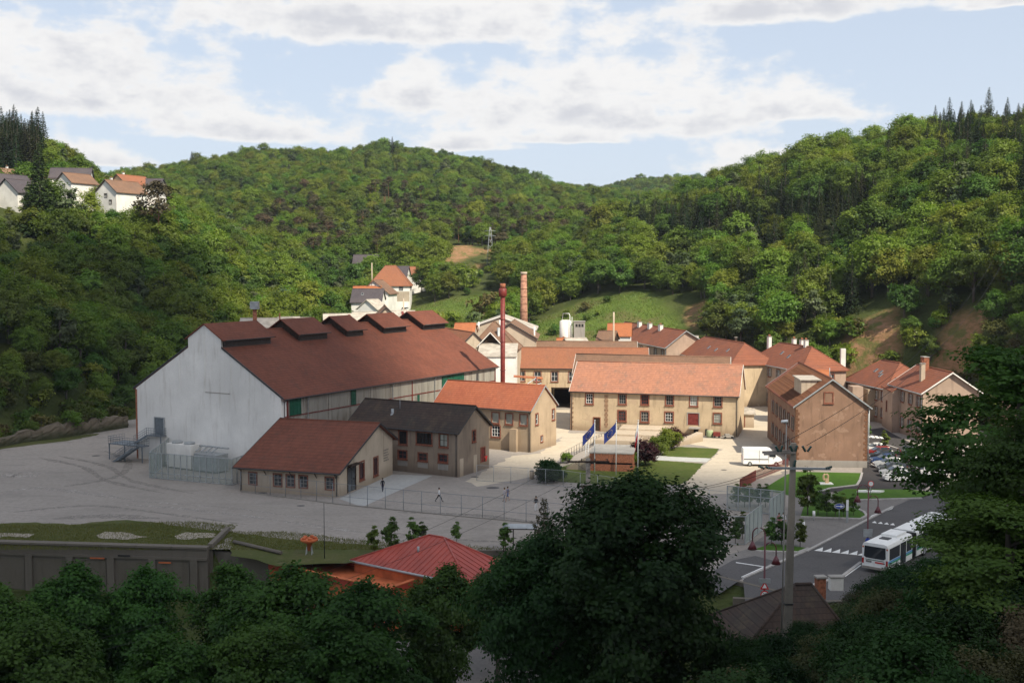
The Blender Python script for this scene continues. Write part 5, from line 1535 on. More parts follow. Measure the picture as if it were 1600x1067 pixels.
# ---- singled out trees and shrubs
PR['maple_a'] = broadleaf('maple_a', 101, 30000, 14.5, 5.0, 6.6, 8.2, lobes=70, leaf=.17, fol='maple', lobe_r=(.20, .28), trunk_r=.3, spires=16, taper=.3)
PR['maple_b'] = broadleaf('maple_b', 102, 30000, 14, 5.5, 5.8, 8.0, lobes=68, leaf=.17, fol='maple', lobe_r=(.20, .28), trunk_r=.3, spires=14, taper=.22)
PR['bigtree'] = broadleaf('bigtree', 103, 64000, 22.5, 8.6, 9.4, 12.8, lobes=110, leaf=.19, fol='maple2', lobe_r=(.15, .23), trunk_r=.5, spires=30, taper=.0)
PR['layer'] = broadleaf('layer', 104, 34000, 17, 6.4, 7.6, 9.2, lobes=70, leaf=.15, fol='lime', lobe_r=(.18, .30), flat=.5, layered=True, trunk_r=.35, open_=.15)
F['sprucelit'] = foliage('sunlit_spruce_needles', (.026, .046, .016), (.05, .072, .024), None, .08)
PR['bigspruce'] = conifer('bigspruce', 105, 11000, 22, 5.4, .04, 'sprucelit', leaf=.38, gap=.7)
PR['smallpine'] = conifer('smallpine', 106, 5000, 12, 3.0, .1, 'pine', leaf=.2, gap=.55, irregular=.25, droop=-.25)
PR['topiary'] = broadleaf('topiary', 107, 4500, 3.6, 1.9, 1.8, 1.8, lobes=26, leaf=.12, fol='purple', lobe_r=(.3, .42), trunk_r=.08)
PR['gbush'] = broadleaf('gbush', 108, 4500, 3.4, 1.8, 1.7, 1.75, lobes=24, leaf=.12, fol='beech', lobe_r=(.3, .42), trunk_r=.08)
PR['dbush'] = broadleaf('dbush', 109, 4500, 2.4, 1.7, 1.2, 1.2, lobes=24, leaf=.12, fol='maple2', lobe_r=(.3, .42), trunk_r=.08)
PR['sapling'] = broadleaf('sapling', 110, 2600, 4.5, .85, 2.2, 2.2, lobes=26, leaf=.11, fol='oak', lobe_r=(.3, .5), trunk_r=.05, open_=.1, spread=.12)
PR['slopebush_a'] = broadleaf('slopebush_a', 111, 20000, 4.2, 3.0, 2.2, 2.0, lobes=46, leaf=.075, fol='maple2', trunk_r=.1, lobe_r=(.2, .34), spires=5)
PR['slopebush_b'] = broadleaf('slopebush_b', 112, 16000, 3.2, 2.8, 1.6, 1.5, lobes=46, leaf=.06, fol='scrub', trunk_r=.1, open_=.15, lobe_r=(.16, .3), spires=10)
def at_px(u, v, D): return PD(u, v, D)
def tree_px(proto, u, vtop, D, label, name='maple_tree', cat='tree', group=None, wide=1., rot=None, zg=None):
    """stands at the distance D with its top at the given sight line"""
    x, y, zt = PD(u, vtop, D)
    z = zat(x, y) if zg is None else zg
    s = (zt - z) / PR[proto]['H'] * 1.03
    t = plant(proto, x, y, s * wide * (1.0 if 'maple' in proto else 1.08), rot, label, cat, group, name, z=z, sz=s)
    return t
for i, (u, v, D, pr, w, lab) in enumerate((
    (-25, 905, 74, 'maple_a', .95, 'dark green maple cut by the left edge, first of the foreground row'),
    (108, 884, 78, 'maple_a', .9, 'maple with twin pointed tops before the concrete wall'),
    (40, 965, 64, 'maple_b', 1.0, 'broad dull green maple in the bottom left corner'),
    (232, 888, 80, 'maple_b', .85, 'maple whose top reaches the orange patch of the concrete wall'),
    (255, 990, 60, 'maple_a', 1.0, 'lower maple in front of the second and third trees of the row'),
    (368, 884, 80, 'maple_a', .9, 'maple in front of the right end of the concrete wall'),
    (462, 888, 76, 'maple_b', 1.05, 'rounded maple left of the red roof'),
    (400, 975, 60, 'maple_b', .9, 'low rounded maple beneath the red parapet'),
    (575, 912, 72, 'maple_b', 1.0, 'dense maple covering the front of the red roof'),
    (530, 965, 60, 'maple_a', 1.0, 'near maple at the bottom middle with deep shaded gaps'),
    (692, 886, 80, 'maple_a', .85, 'lighter green maple poking up before the hip of the red roof'),
    (778, 880, 88, 'maple_a', .9, 'light maple between the red roof and the big dark tree'),
    )):
    tree_px(pr, u, v, D, lab, wide=w)
tree_px('bigtree', 1000, 742, 58, 'huge dark round tree in the middle of the foreground', 'broadleaf_tree', wide=.95)
tree_px('bigtree', 855, 835, 62, 'left shoulder tree of the huge dark crown', 'broadleaf_tree', wide=.8, rot=2)
tree_px('layer', 1600, 552, 50, 'big tree with tiers of hanging branches at the right edge', 'broadleaf_tree', wide=1.15, rot=1.0)
tree_px('layer', 1640, 640, 42, 'second tiered tree cut off by the right edge', 'broadleaf_tree', wide=1.0, rot=3.4)
tree_px('layer', 1545, 752, 47, 'lower tiered tree filling in below the big one at the right', 'broadleaf_tree', wide=1.3, rot=5.0)
tree_px('layer', 1590, 790, 38, 'near low tree at the right edge over the scrub', 'broadleaf_tree', wide=1.5, rot=2.0)
tree_px('smallpine', 850, 782, 97, 'small grey green pine beside the dark round tree', 'pine_tree')
tree_px('smallpine', 824, 850, 92, 'lower pine crown under the small pine', 'pine_tree')
x, y, z = PD(60, 220, 300); plant('bigspruce', x, y, (z - zat(x, y)) / 22, 1., 'tall dark spruce standing before the village houses on the left', 'tree', None, 'spruce_tree')
x, y, z = PD(245, 268, 318); plant('pine0', x, y, (z - zat(x, y)) / 17.5, 1., 'lone brown pine with bare orange trunk right of the hilltop houses', 'tree', None, 'pine_tree')
rs = random.Random(21)
for k in range(34):
    u = rs.uniform(-30, 46); v = 168 + max(0, u) * .25 + rs.uniform(0, 16); D = rs.uniform(378, 408)
    x, y, zt = PD(u, v, D); s_ = (zt - zat(x, y)) / PR['spruce1']['H']
    t = plant(rs.choice(['spruce0', 'spruce1', 'spruce2']), x, y, s_ * .95, None, 'dark spruce of the tall stand at the top left', 'tree', 'tall spruce stand at the top left', 'spruce_tree', sz=s_)
for k, (u, v, D) in enumerate(((1470, 178, 338), (1500, 170, 340), (1530, 172, 344), (1572, 160, 340), (1590, 175, 335), (1484, 205, 330), (1450, 190, 345))):
    x, y, zt = PD(u, v, D); s_ = (zt - zat(x, y)) / PR['spruce1']['H']
    plant('spruce%d' % (k % 3), x, y, s_, None, 'spruce rising from the right skyline', 'tree', 'spruces on the right skyline', 'spruce_tree')
def bush(proto, u, v, s, label, name='shrub', cat='shrub', z0=0., group=None, z=None):
    x, y = G(u, v, z0)
    return plant(proto, x, y, s, None, label, cat, group, name, z=z0 if z is None else z)
bush('topiary', 1008, 727, 1.15, 'large purple leaved bush beside the brick ruin'); bush('topiary', 990, 724, .8, 'smaller purple bush touching the left of the large one')
bush('topiary', 1050, 700, 1.0, 'purple leaved bush behind the green bushes'); bush('gbush', 1046, 705, 1.1, 'round bright green bush between the two purple ones')
bush('gbush', 1032, 710, .95, 'yellowish green bush in front of the round green one'); bush('gbush', 981, 730, .7, 'small green bush at the corner of the brick ruin')
bush('dbush', 856, 748, 1.05, 'dark round evergreen bush at the left corner of the lawn'); bush('dbush', 850, 754, .8, 'low dark bush spreading before the evergreen'); bush('dbush', 866, 753, .8, 'low dark bush right of the evergreen')
bush('gbush', 885, 724, .5, 'tiny green tuft at the foot of the fence railing')
for i, (u, v, s) in enumerate(((585, 867, .8), (612, 865, 1.0), (645, 856, .85), (660, 854, .7), (713, 848, .6), (790, 862, .8))):
    bush('sapling', u, v, s, ('young sapling left of the red roof peak', 'dense young sapling behind the red roof', 'thin sapling behind the red roof', 'forked sapling next to the roof slope', 'little sapling right of the roof peak', 'sapling at the post of the glass shelter')[i], 'sapling', 'sapling')
for i, (u, v, s) in enumerate(((1262, 806, 1.5), (1278, 806, .9), (1292, 807, .85), (1305, 808, .8), (1318, 808, .75), (1334, 806, .7))):
    bush('sapling', u, v, s, ('tall bushy young tree at the left end of the planted bed', *['young shrub in the planted hedge behind the blue sign'] * 5)[i], 'sapling', 'sapling', group='hedge shrubs in the planted bed' if i else None)
for i, (u, v, s) in enumerate(((1205, 853, .8), (1221, 855, .85), (1231, 850, .6), (1250, 856, .8), (1149, 850, .75), (1160, 842, .8))):
    bush('sapling', u, v, s, ('sapling at the left of the small grass island', 'sapling in the middle of the small grass island', 'slim sapling behind the island', 'sapling beside the concrete pole', 'sapling at the corner of the mesh cage', 'sapling climbing the mesh cage')[i], 'sapling', 'sapling')
for i, u in enumerate((1150, 1163, 1172, 1185, 1196)):
    bush('sapling', u, 792, .75, 'young shrub growing behind the tall mesh cage', 'sapling', 'sapling', group='shrubs behind the mesh cage')
bush('sapling', 1382, 702, .8, 'slender young street tree beside the parked cars', 'sapling', 'tree'); bush('sapling', 1354, 686, .8, 'narrow green shrub at the corner of the brown house')
# bushes scattered on the meadows
r1 = random.Random(5)
for i in range(70):
    x, y = r1.uniform(-4, 50), r1.uniform(258, 368)
    if float(inside_dist(np.array([x]), np.array([y]), MEADOW)[0]) > -2: continue
    plant(r1.choice(['shrub0', 'shrub1', 'shrub2']), x, y, r1.uniform(.35, .95), None, 'scattered bush on the sunny meadow behind the factory', 'bush', 'bushes on the meadow', 'bush')
PR['gorse'] = broadleaf('gorse', 120, 900, 3, 2.0, 1.4, 1.5, lobes=10, leaf=.18, fol='blossom', trunk_r=.06)
x, y, _ = PD(948, 446, 352); plant('gorse', x, y, 1.1, None, 'bush in full yellow blossom at the top of the meadow', 'bush', None, 'gorse_bush')
for (u, v, D, s, pr, lab) in ((672, 488, 312, 1.9, 'shrub0', 'round green bush beside the concrete post'), (640, 492, 300, 1.2, 'shrub2', 'dark bush beside the lane of the village'), (700, 470, 325, 1.5, 'shrub0', 'green bush on the strip of meadow'), (770, 470, 330, 3.0, 'shrub1', 'large olive grey bush left of the red stack'), (728, 432, 385, 2.6, 'shrub0', 'round tree on the upper meadow edge'), (690, 436, 385, 2.2, 'shrub2', 'dark round tree left on the upper meadow edge')):
    x, y, z = PD(u, v, D); plant(pr, x, y, s, None, lab, 'bush', None, 'bush')
# scrub at the foot of the hills and on the retaining wall
r2 = random.Random(9)
n_s = 0
for k in range(2600):
    if n_s > 260: break
    a = r2.uniform(-.50, .52); D = r2.uniform(176, 345); x, y = a * D, D
    d = float(inside_dist(np.array([x]), np.array([y]), FLOOR)[0])
    if not (1.0 < d < 12) or (-50 < x < 64 and y < 252) or y < 150: continue
    if float(inside_dist(np.array([x]), np.array([y]), MEADOW)[0]) < 1: continue
    if not footprint_clear(np.array([x]), np.array([y]), 2.)[0]: continue
    if earth_fn(np.array([x]), np.array([y]))[0] > .3 and r2.random() < .8: continue
    side = 'left' if x < 0 else 'right'
    plant(r2.choice(['shrub0', 'shrub1', 'shrub2', 'shrub0']), x, y, r2.uniform(.6, 1.5), None, 'leafy bush at the foot of the %s hillside' % side, 'bush', 'bushes at the foot of the %s hillside' % side, 'bush'); n_s += 1
# the scrubby slope under the camera, right
r3 = random.Random(12)
n_s = 0
SLOPE = []
for k in range(900):
    u = r3.uniform(1060, 1660); D = r3.uniform(27, 60); x = (u - 800) / FPX * D
    z = zat(x, D); uu, vv = in_view(np.array([x]), np.array([D]), np.array([z]), 3)
    if vv[0] > 1120 or vv[0] < 850 + max(0, 1600 - u) * .25 + max(0, 1400 - u) * .35: continue
    if u < 1290 and vv[0] < 985: continue
    if any(math.hypot(x - a, D - b) < 1.9 for a, b in SLOPE): continue
    SLOPE.append((x, D))
    plant(r3.choice(['slopebush_a', 'slopebush_b']), x, D, r3.uniform(.5, .95), None, 'dark scrub bush on the slope at the bottom right', 'bush', 'scrub on the near slope', 'bush', z=z - .3); n_s += 1
print('slope bushes', n_s)
# long grass and low growth between them
def tufts(name, n, fn, m, h, label, zf, w=.05, seed=1):
    r = np.random.default_rng(seed)
    x, y = fn(r, n)
    z = zf(x, y)
    k = len(x)
    ang = r.uniform(0, 6.28, k); hh = h * r.uniform(.4, 1.2, k); ln = r.normal(0, .35, (k, 2)) * hh[:, None]
    dx, dy = np.cos(ang) * w, np.sin(ang) * w
    v = np.stack([np.stack([x - dx, y - dy, z], 1), np.stack([x + dx, y + dy, z], 1), np.stack([x + ln[:, 0], y + ln[:, 1], z + hh], 1)], 1).reshape(-1, 3)
    me = bpy.data.meshes.new(name)
    me.vertices.add(len(v)); me.vertices.foreach_set('co', v.ravel())
    me.loops.add(3 * k); me.loops.foreach_set('vertex_index', np.arange(3 * k))
    me.polygons.add(k); me.polygons.foreach_set('loop_start', np.arange(k) * 3)
    me.update(calc_edges=True); me.materials.append(m)
    return tag(link(me, name), label, None, None, 'stuff')
def slope_area(r, n):
    D = r.uniform(26, 62, n); x = r.uniform(.10, .5, n) * D
    return x, D
tufts('rough_growth', 60000, slope_area, F['olive'], .55, 'long grass and brambles on the near slope', zat_np, .05)
def verge_area(r, n):
    x = r.uniform(-60, 0, n); y = r.uniform(113.9, 128, n)
    u = 800 + FPX * x / y
    edge = np.interp(x, [-60, -50, -40, -36, -30, -22, -15, 0], [125.6, 125, 126.5, 126.8, 124.5, 120.6, 117.6, 114.5])
    k = (y < edge + r.normal(0, .35, n)) & ((x < -31) | (y < 122)) & ((y > 117) | (x > -60))
    return x[k], y[k]
tufts('verge_growth', 60000, verge_area, foliage('verge_blades', (.07, .085, .022), (.10, .11, .03), None, .2), .16, 'rough grass above the concrete wall', lambda x, y: x * 0 + .01, .035, 2)
def meadow_area(r, n):
    x = r.uniform(-50, 56, n); y = r.uniform(256, 380, n)
    k = (inside_dist(x, y, MEADOW) < -.5) | (inside_dist(x, y, MEADOW2) < -.5)
    return x[k], y[k]
tufts('meadow_growth', 60000, meadow_area, foliage('meadow_blades', (.07, .11, .025), (.105, .145, .035), None, .2), .5, 'tall grass of the sunny meadow', zat_np, .12, 3)
# ------------------------------------------------------------------ walls of the yard
def wall_run(name, label, pts, th, top, bot, m, cat='wall'):
    t = thing(name, label, cat, (pts[0][0], pts[0][1], 0))
    o = Vector(pts[0])
    mb = MB()
    for a, b in zip(pts[:-1], pts[1:]):
        a = Vector(a) - o; b = Vector(b) - o; d = (b - a).normalized(); n = Vector((-d.y, d.x)) * th / 2
        k = max(2, int((b - a).length / 1.5))
        mb.prism([a - n, b - n, b + n, a + n], bot, top)
        top += .003
    mb.build('wall_body', M[m], t)
    return t
w0 = Vector(G(0, 848.6)); w1 = Vector(G(327, 858)); d = (w0 - w1).normalized(); wl = w1 + d * 46
cw = thing('concrete_wall', 'long weathered concrete wall with bricked up bays at the lower left', 'wall', (w1.x, w1.y, 0), math.atan2(d.y, d.x))
# local x runs left along the wall, local y towards the camera
Mm = M['concrete']
mb = MB(); mb.box(0, 46, -.0, .55, -5.2, .15); mb.build('wall_body', Mm, cw)
for i in range(12):
    x0 = .02 + i * 3.85
    mb = MB(); mb.box(x0, x0 + 3.8, -.25, .72, .155, .36); mb.build('coping_slab', M['concrete'], cw)
dirt_panel = plaster('blocked_bay', (.31, .27, .225), (.08, .07, .055), .8, .4)
for i in range(10):
    x = 1.0 + i * 4.5
    mb = MB(); mb.box(x, x + .75, .55, .85, -5.2, -1.0); mb.build('pilaster', Mm, cw)
    mb = MB(); mb.box(x + .95, x + 4.2, .551, .60, -4.6, -1.35); mb.build('blocked_bay', dirt_panel, cw)
mb = MB(); mb.box(0, 46, .55, .78, -1.0, -.75); mb.build('ledge', Mm, cw)
for x, wd, zz, m in ((11.0, 2.6, -1.05, 'orange_paint'), (8.2, 2.2, -.7, 'black'), (3.8, 2.2, -1.3, 'orange_paint'), (16.5, 2.2, -4.1, 'orange_paint'), (28, 1.5, -3.2, 'orange_paint')):
    mb = MB(); mb.box(x, x + wd * .6, .80, .86, zz - .07, zz + .07); mb.build('beam_end', M[m], cw)
ww = wall_run('side_wall', 'short return wall at the right end of the concrete wall', [(w1.x, w1.y + .3), (w1.x - .1, w1.y + 8)], .5, .5, -5, 'concrete')
lw = wall_run('low_ruin_wall', 'low ruined concrete wall with a beam between the concrete wall and the red roof', [(w1.x + .4, w1.y + 1.0), (-24, 112.0), (-14, 113.4)], .5, -.35, -5, 'concrete')
mb = MB(); mb.tube([(1.5, 1.5, .2), (7.5, -3.2, .2)], .22, 4); mb.build('beam', M['concrete'], lw)
rw2 = wall_run('road_retaining_wall', 'low retaining wall along the outer edge of the road above the scrub', [(19.5, 97.2), (26, 96.2), (40, 96.5), (58, 103)], .4, .012, -6, 'concrete')
rw = wall_run('yard_retaining_wall', 'retaining wall along the lower edge of the yard behind the trees', [(-14, 113.6), (5, 113.9), (16, 107.9), (26, 96.9)], .4, .02, -6, 'concrete')
def rock_wall():
    pts = [Vector(G(*p)) for p in ((-60, 712), (0, 699), (40, 691), (100, 684), (150, 676), (206, 667))]
    hs = [2.0, 1.6, 2.0, 2.7, 2.5, 2.2]
    r = random.Random(4); V = []; nx = 0
    mb = MB(); cols = []
    for i in range(len(pts) - 1):
        k = int((pts[i + 1] - pts[i]).length / .8)
        for j in range(k):
            t = j / k; p = pts[i].lerp(pts[i + 1], t); h = hs[i] * (1 - t) + hs[i + 1] * t
            cols.append((p, h * r.uniform(.8, 1.1)))
    rows = 6
    for p, h in cols:
        for k in range(rows + 1):
            z = h * k / rows
            mb.v.append((p.x + r.uniform(-.12, .12) - .06 * z, p.y + .18 * z + r.uniform(-.12, .12), z - .2))
        mb.v.append((p.x - .8, p.y + 1.6, h - .1))
    R1 = rows + 2
    for i in range(len(cols) - 1):
        for k in range(R1 - 1):
            a = i * R1 + k; mb.f.append((a, a + R1, a + R1 + 1, a + 1)); mb.m.append(0); mb.sm.append(False)
    m = plaster('rough_rock_face', (.17, .14, .105), (.03, .035, .015), .9, .5)
    tag(mb.build('rock_wall', m), 'pale rough retaining wall under the dark trees at the left', 'wall')
    for i, (p, h) in enumerate(cols[::3]):
        plant('shrub%d' % (i % 3), p.x - r.uniform(.5, 2.5), p.y + r.uniform(1.0, 3.5), r.uniform(.55, 1.1), None, 'ivy dark bush hanging over the rough left retaining wall', 'bush', 'bushes over the left retaining wall', 'bush', z=h * r.uniform(.3, .8))
rock_wall()
sheet('grass_verge', GP((-40, 712), (0, 702), (60, 694), (110, 688), (150, 680), (155, 677), (100, 682), (40, 690), (0, 697), (-60, 708)), .012, M['rough_grass'], rag=.25)

# ------------------------------------------------------------------ red roofed building at the lower middle
def red_building():
    t = thing('red_roofed_building', 'building with red metal hip roof and orange parapet among the foreground trees', 'building', (-7.7, 110, 0))
    o = Vector((-7.7, 110))
    cF, cR, cL = Vector(G(732, 912, .1)), Vector(G(812, 889, .1)), Vector(G(547, 874, .1)); c = [q - o for q in (cF, cR, cL + cR - cF, cL)]; ax_, _, az_ = PD(686, 838, 110.2)
    ez = .05
    apA = Vector((ax_ + 7.7 + .5, -.2)); apB = Vector((ax_ + 7.7 - 1.0, .9))
    top = [(apA.x, apA.y, az_), (apB.x, apB.y, az_)]
    mb = MB(); mb.prism([q * .95 for q in c], -5, ez - .1); mb.build('wall', M['orange_paint'], t)
    mb = MB()
    E = [(q.x, q.y, ez) for q in c] + top + [(q.x, q.y, ez - .18) for q in c]
    mb.add(E, [(0, 1, 4), (1, 2, 5, 4), (2, 3, 5), (3, 0, 4, 5), (0, 6, 7, 1), (1, 7, 8, 2), (2, 8, 9, 3), (3, 9, 6, 0), (6, 9, 8, 7)])
    r = mb.build('roof', M['red_metal'], t); fix_normals(r)
    hp = M['orange_paint']
    for a, b in ((0, 4), (1, 4), (2, 5), (3, 5), (4, 5)):
        mb = MB(); mb.tube([E[a], E[b]], .11, 6); mb.build('hip_cap', hp if False else M['red_metal'], t)
    # standing seams up the two slopes that face the camera
    for (a, b, e1, e2) in ((3, 0, top[1], top[0]), (0, 1, top[0], top[0]), (1, 2, top[0], top[1])):
        A, B = Vector(E[a]), Vector(E[b]); T1, T2 = Vector(e1), Vector(e2)
        n = int((B - A).length / .6)
        for i in range(1, n):
            p = A.lerp(B, i / n)
            # run up the slope square to the eave until the hip is met
            dn = (B - A).normalized(); q = T1 if (p - A).dot(dn) < (T1 - A).dot(dn) else (T2 if (p - A).dot(dn) > (T2 - A).dot(dn) else None)
            s = (p - A).dot(dn); s1 = (T1 - A).dot(dn); s2 = (T2 - A).dot(dn); Lh = (B - A).length
            f = s / s1 if s < s1 else ((Lh - s) / (Lh - s2) if s > s2 else 1.)
            up = (T1 - A) - dn * s1
            e = p + up * f
            if f > .08:
                mb = MB(); mb.tube([p + Vector((0, 0, .02)), e + Vector((0, 0, .02))], .03, 4, cap=False); mb.build('roof_seam', M['red_metal'], t)
    mb = MB(); mb.tube([(E[3][0], E[3][1], ez - .1), (E[0][0], E[0][1], ez - .1)], .13, 6); mb.build('gutter', M['zinc'], t)
    mb = MB(); mb.tube([(-1.5, -1.6, 1.0), (-1.5, -1.6, 1.75)], .12, 8); mb.build('vent_pipe', M['zinc'], t)
    a = Vector((-21.2, 115.4)) - o; b = Vector((-8.3, 106.2)) - o; dd = (b - a).normalized(); n = Vector((dd.y, -dd.x))
    if n.y > 0: n = -n
    q = [a, b, b + n * 5.5, a + n * 5.5]
    mb = MB(); mb.prism(q, -5, -1.1); mb.build('wing_wall', M['orange_paint'], t)
    for i in range(4):
        p0, p1 = q[i], q[(i + 1) % 4]; e = (p1 - p0).normalized(); m_ = Vector((-e.y, e.x)) * .15
        mb = MB(); mb.prism([p0 - m_, p1 - m_, p1 + m_, p0 + m_], -1.1, -.55 + i * .004); o1 = mb.build('parapet', M['red_metal'], t)
        mb = MB(); m2 = m_ * 1.4; mb.prism([p0 - m2, p1 - m2, p1 + m2, p0 + m2], -.545 + i * .004, -.45 + i * .004); mb.build('coping', M['orange_paint'], t)
red_building()
def funnel():
    x, y = -20.6, 112.2
    t = thing('red_funnel', 'red funnel shaped hopper on four thin steel legs beside the red parapet', 'hopper', (x, y, -3.3))
    t.scale = (.72, .72, .8)
    mb = MB(); mb.tube([(0, 0, 4.6), (0, 0, 5.5), (0, 0, 5.9), (0, 0, 6.15)], [.25, .35, 1.25, 1.25], 12, cap=True); mb.build('hopper', M['orange_paint'], t)
    for k in range(5):
        a = k * 1.256; mb = MB(); mb.tube([(math.cos(a) * .8, math.sin(a) * .8, 6.15), (math.cos(a) * .8, math.sin(a) * .8, 6.4)], .28, 8); mb.build('rim_lug', M['orange_paint'], t)
    for sx in (-1, 1):
        for sy in (-1, 1):
            mb = MB(); mb.tube([(sx * .3, sy * .3, 5.2), (sx * .9, sy * .9, 0)], .05, 5); mb.build('leg', M['zinc'], t)
funnel()
x, y = G(507, 872, 0); m_ = thing('thin_mast', 'very thin dark mast rising from the grass strip', 'mast', (x, y, 0)); mb = MB(); mb.tube([(0, 0, 0), (0, 0, 5.6)], [.05, .03], 5); mb.build('mast', M['dark_metal'], m_)
def shelter():
    x, y = G(787, 862); t = thing('glass_shelter', 'small shelter with curved glass canopy on thin brown posts left of the pine', 'shelter', (x, y, 0), R(-4))
    for px, py in ((0, 0), (3.2, 0), (.9, 1.3), (3.2, 1.3)):
        mb = MB(); mb.box(px - .05, px + .05, py - .05, py + .05, 0, 2.35); mb.build('post', M['wood_dark'], t)
    mb = MB(); mb.box(-.1, 3.4, -.1, 0, 2.35, 2.45); mb.box(-.1, 3.4, 1.3, 1.4, 2.35, 2.45); mb.build('beam', M['wood_dark'], t)
    mb = MB()
    for k in range(6):
        a0, a1 = math.pi * k / 6, math.pi * (k + 1) / 6
        y0, z0, y1, z1 = .65 - .75 * math.cos(a0), 2.46 + .3 * math.sin(a0), .65 - .75 * math.cos(a1), 2.46 + .3 * math.sin(a1)
        mb.add([(-.1, y0, z0), (3.4, y0, z0), (3.4, y1, z1), (-.1, y1, z1)], [(0, 1, 2, 3)])
    mb.build('canopy', M['zinc'], t)
shelter()

# ------------------------------------------------------------------ wire fences and mesh cages
def mesh_mat(name, c, cov, cell=.05):
    t = NT(name)
    tr = t.N('ShaderNodeBsdfTransparent'); df = t.N('ShaderNodeBsdfDiffuse'); df.inputs[0].default_value = (*c, 1)
    mx = t.N('ShaderNodeMixShader'); mx.inputs[0].default_value = cov
    t.L(tr.outputs[0], mx.inputs[1]); t.L(df.outputs[0], mx.inputs[2]); t.L(mx.outputs[0], t.out.inputs[0])
    return t.mat
M['net'] = mesh_mat('wire_netting', (.30, .31, .32), .10)
M['cage_net'] = mesh_mat('welded_mesh', (.27, .33, .31), .42)
M['perf'] = mesh_mat('perforated_sheet', (.36, .42, .40), .72)
FC = {}
def fence(name, label, pts, h, step, rails=(.02,), post_m='zinc', post_r=.035, net=True, plinth=False, netm='net', railm=None):
    t = thing(name, label, 'fence', (pts[0][0], pts[0][1], 0))
    o = Vector(pts[0])
    for a, b in zip(pts[:-1], pts[1:]):
        a = Vector(a) - o; b = Vector(b) - o; L = (b - a).length; d = (b - a) / L; n = max(1, round(L / step))
        ang = math.atan2(d.y, d.x)
        key = (post_m, h, post_r)
        if key not in FC: FC[key] = MB().tube([(0, 0, 0), (0, 0, h)], post_r, 6).mesh('post', M[post_m])
        for i in range(n + (1 if b is pts[-1] else 0)):
            p = a + d * (L * i / n); link(FC[key], 'post', t, (p.x, p.y, 0))
        for z in rails:
            mb = MB(); mb.tube([(a.x, a.y, z), (b.x, b.y, z)], .022, 4, cap=False); mb.build('rail', M[railm or post_m], t)
        if net:
            mb = MB(); mb.add([(a.x, a.y, .05), (b.x, b.y, .05), (b.x, b.y, h - .03), (a.x, a.y, h - .03)], [(0, 1, 2, 3)]); mb.build('netting', M[netm], t)
        if plinth:
            nn = Vector((-d.y, d.x)) * .08
            mb = MB(); mb.prism([a - nn, b - nn, b + nn, a + nn], 0, .12); mb.build('fence_kerb', M['plinth'], t)
    p = Vector(pts[-1]) - o; link(FC[(post_m, h, post_r)], 'post', t, (p.x, p.y, 0))
    return t
fence('wire_fence', 'long wire fence crossing the yard in front of the annex', GP((376, 768), (520, 787), (688, 804), (822, 816), (960, 832), (1098, 850)), 2.6, 2.5, (.05, 1.05, 2.58), 'blue_steel', plinth=True)
fence('wire_fence', 'second wire fence along the lower edge of the flag lawn', GP((745, 751), (880, 760), (1080, 790), (1136, 796)), 2.2, 2.6, (.05, 2.18), 'zinc')
fence('post_railing', 'dark post railing climbing past the brick ruin to the ochre building', GP((876, 724), (905, 707), (940, 691), (977, 672)), 1.5, 1.5, (.1, .8, 1.48), 'dark_metal', .04)
def cage_panel(t, a, b, h, step, m='cage_net', frame='zinc', mid=None):
    o = Vector(t.location[:2]); a = Vector(a) - o; b = Vector(b) - o; L = (b - a).length; d = (b - a) / L; n = max(1, round(L / step))
    for i in range(n + 1):
        p = a + d * (L * i / n); mb = MB(); mb.box(-.05, .05, -.05, .05, 0, h, M=Matrix.Translation((p.x, p.y, 0)) @ Matrix.Rotation(math.atan2(d.y, d.x), 4, 'Z')); mb.build('post', M[frame], t)
    for z in (.06, h) + ((mid,) if mid else ()):
        mb = MB(); mb.tube([(a.x, a.y, z), (b.x, b.y, z)], .05, 4); mb.build('rail', M[frame], t)
    for i in range(n):
        p, q = a + d * (L * i / n), a + d * (L * (i + 1) / n)
        mb = MB(); mb.add([(p.x, p.y, .1), (q.x, q.y, .1), (q.x, q.y, h - .05), (p.x, p.y, h - .05)], [(0, 1, 2, 3)]); mb.build('mesh_panel', M[m], t)
P = {k: G(*v) for k, v in dict(a=(1098, 850), b=(1164, 851), c=(1190, 829), d=(1202, 822), e=(1224, 806), f=(1136, 796), g=(1201, 804)).items()}
cg = thing('mesh_cage', 'tall galvanised mesh cage enclosure beside the planted island', 'cage', (*P['b'], 0))
cage_panel(cg, P['a'], P['b'], 3.0, 2.2, 'net'); cage_panel(cg, P['b'], P['c'], 3.0, 1.6, 'perf'); cage_panel(cg, P['d'], P['e'], 3.0, 1.6, 'perf'); cage_panel(cg, P['e'], P['f'], 2.9, 1.3, 'cage_net', mid=1.9)
Q = {k: G(*v) for k, v in dict(a=(234, 746.5), b=(363, 758), c=(376, 748), d=(282, 741)).items()}
cg2 = thing('mesh_cage', 'green grey mesh enclosure against the white gable of the hall', 'cage', (*Q['a'], 0))
cage_panel(cg2, Q['a'], Q['b'], 3.55, 1.05, 'cage_net', mid=.8); 
def hl(y, x): # hall local to world
    a = R(60.8); return (-32.2 + x * math.cos(a) - y * math.sin(a), 156.4 + x * math.sin(a) + y * math.cos(a))
cage_panel(cg2, Q['a'], hl(22.0, -.3), 3.55, 1.4, 'cage_net'); cage_panel(cg2, Q['b'], hl(3.0, -.6), 3.55, 1.4, 'cage_net')
eq = thing('cooling_unit', 'white boxy plant unit inside the mesh enclosure', 'machine', (*hl(16, -3.2), 0), R(60.8))
mb = MB(); mb.box(-1, 1, -2.4, 2.4, .2, 3.6); mb.build('casing', M['house_white'], eq)
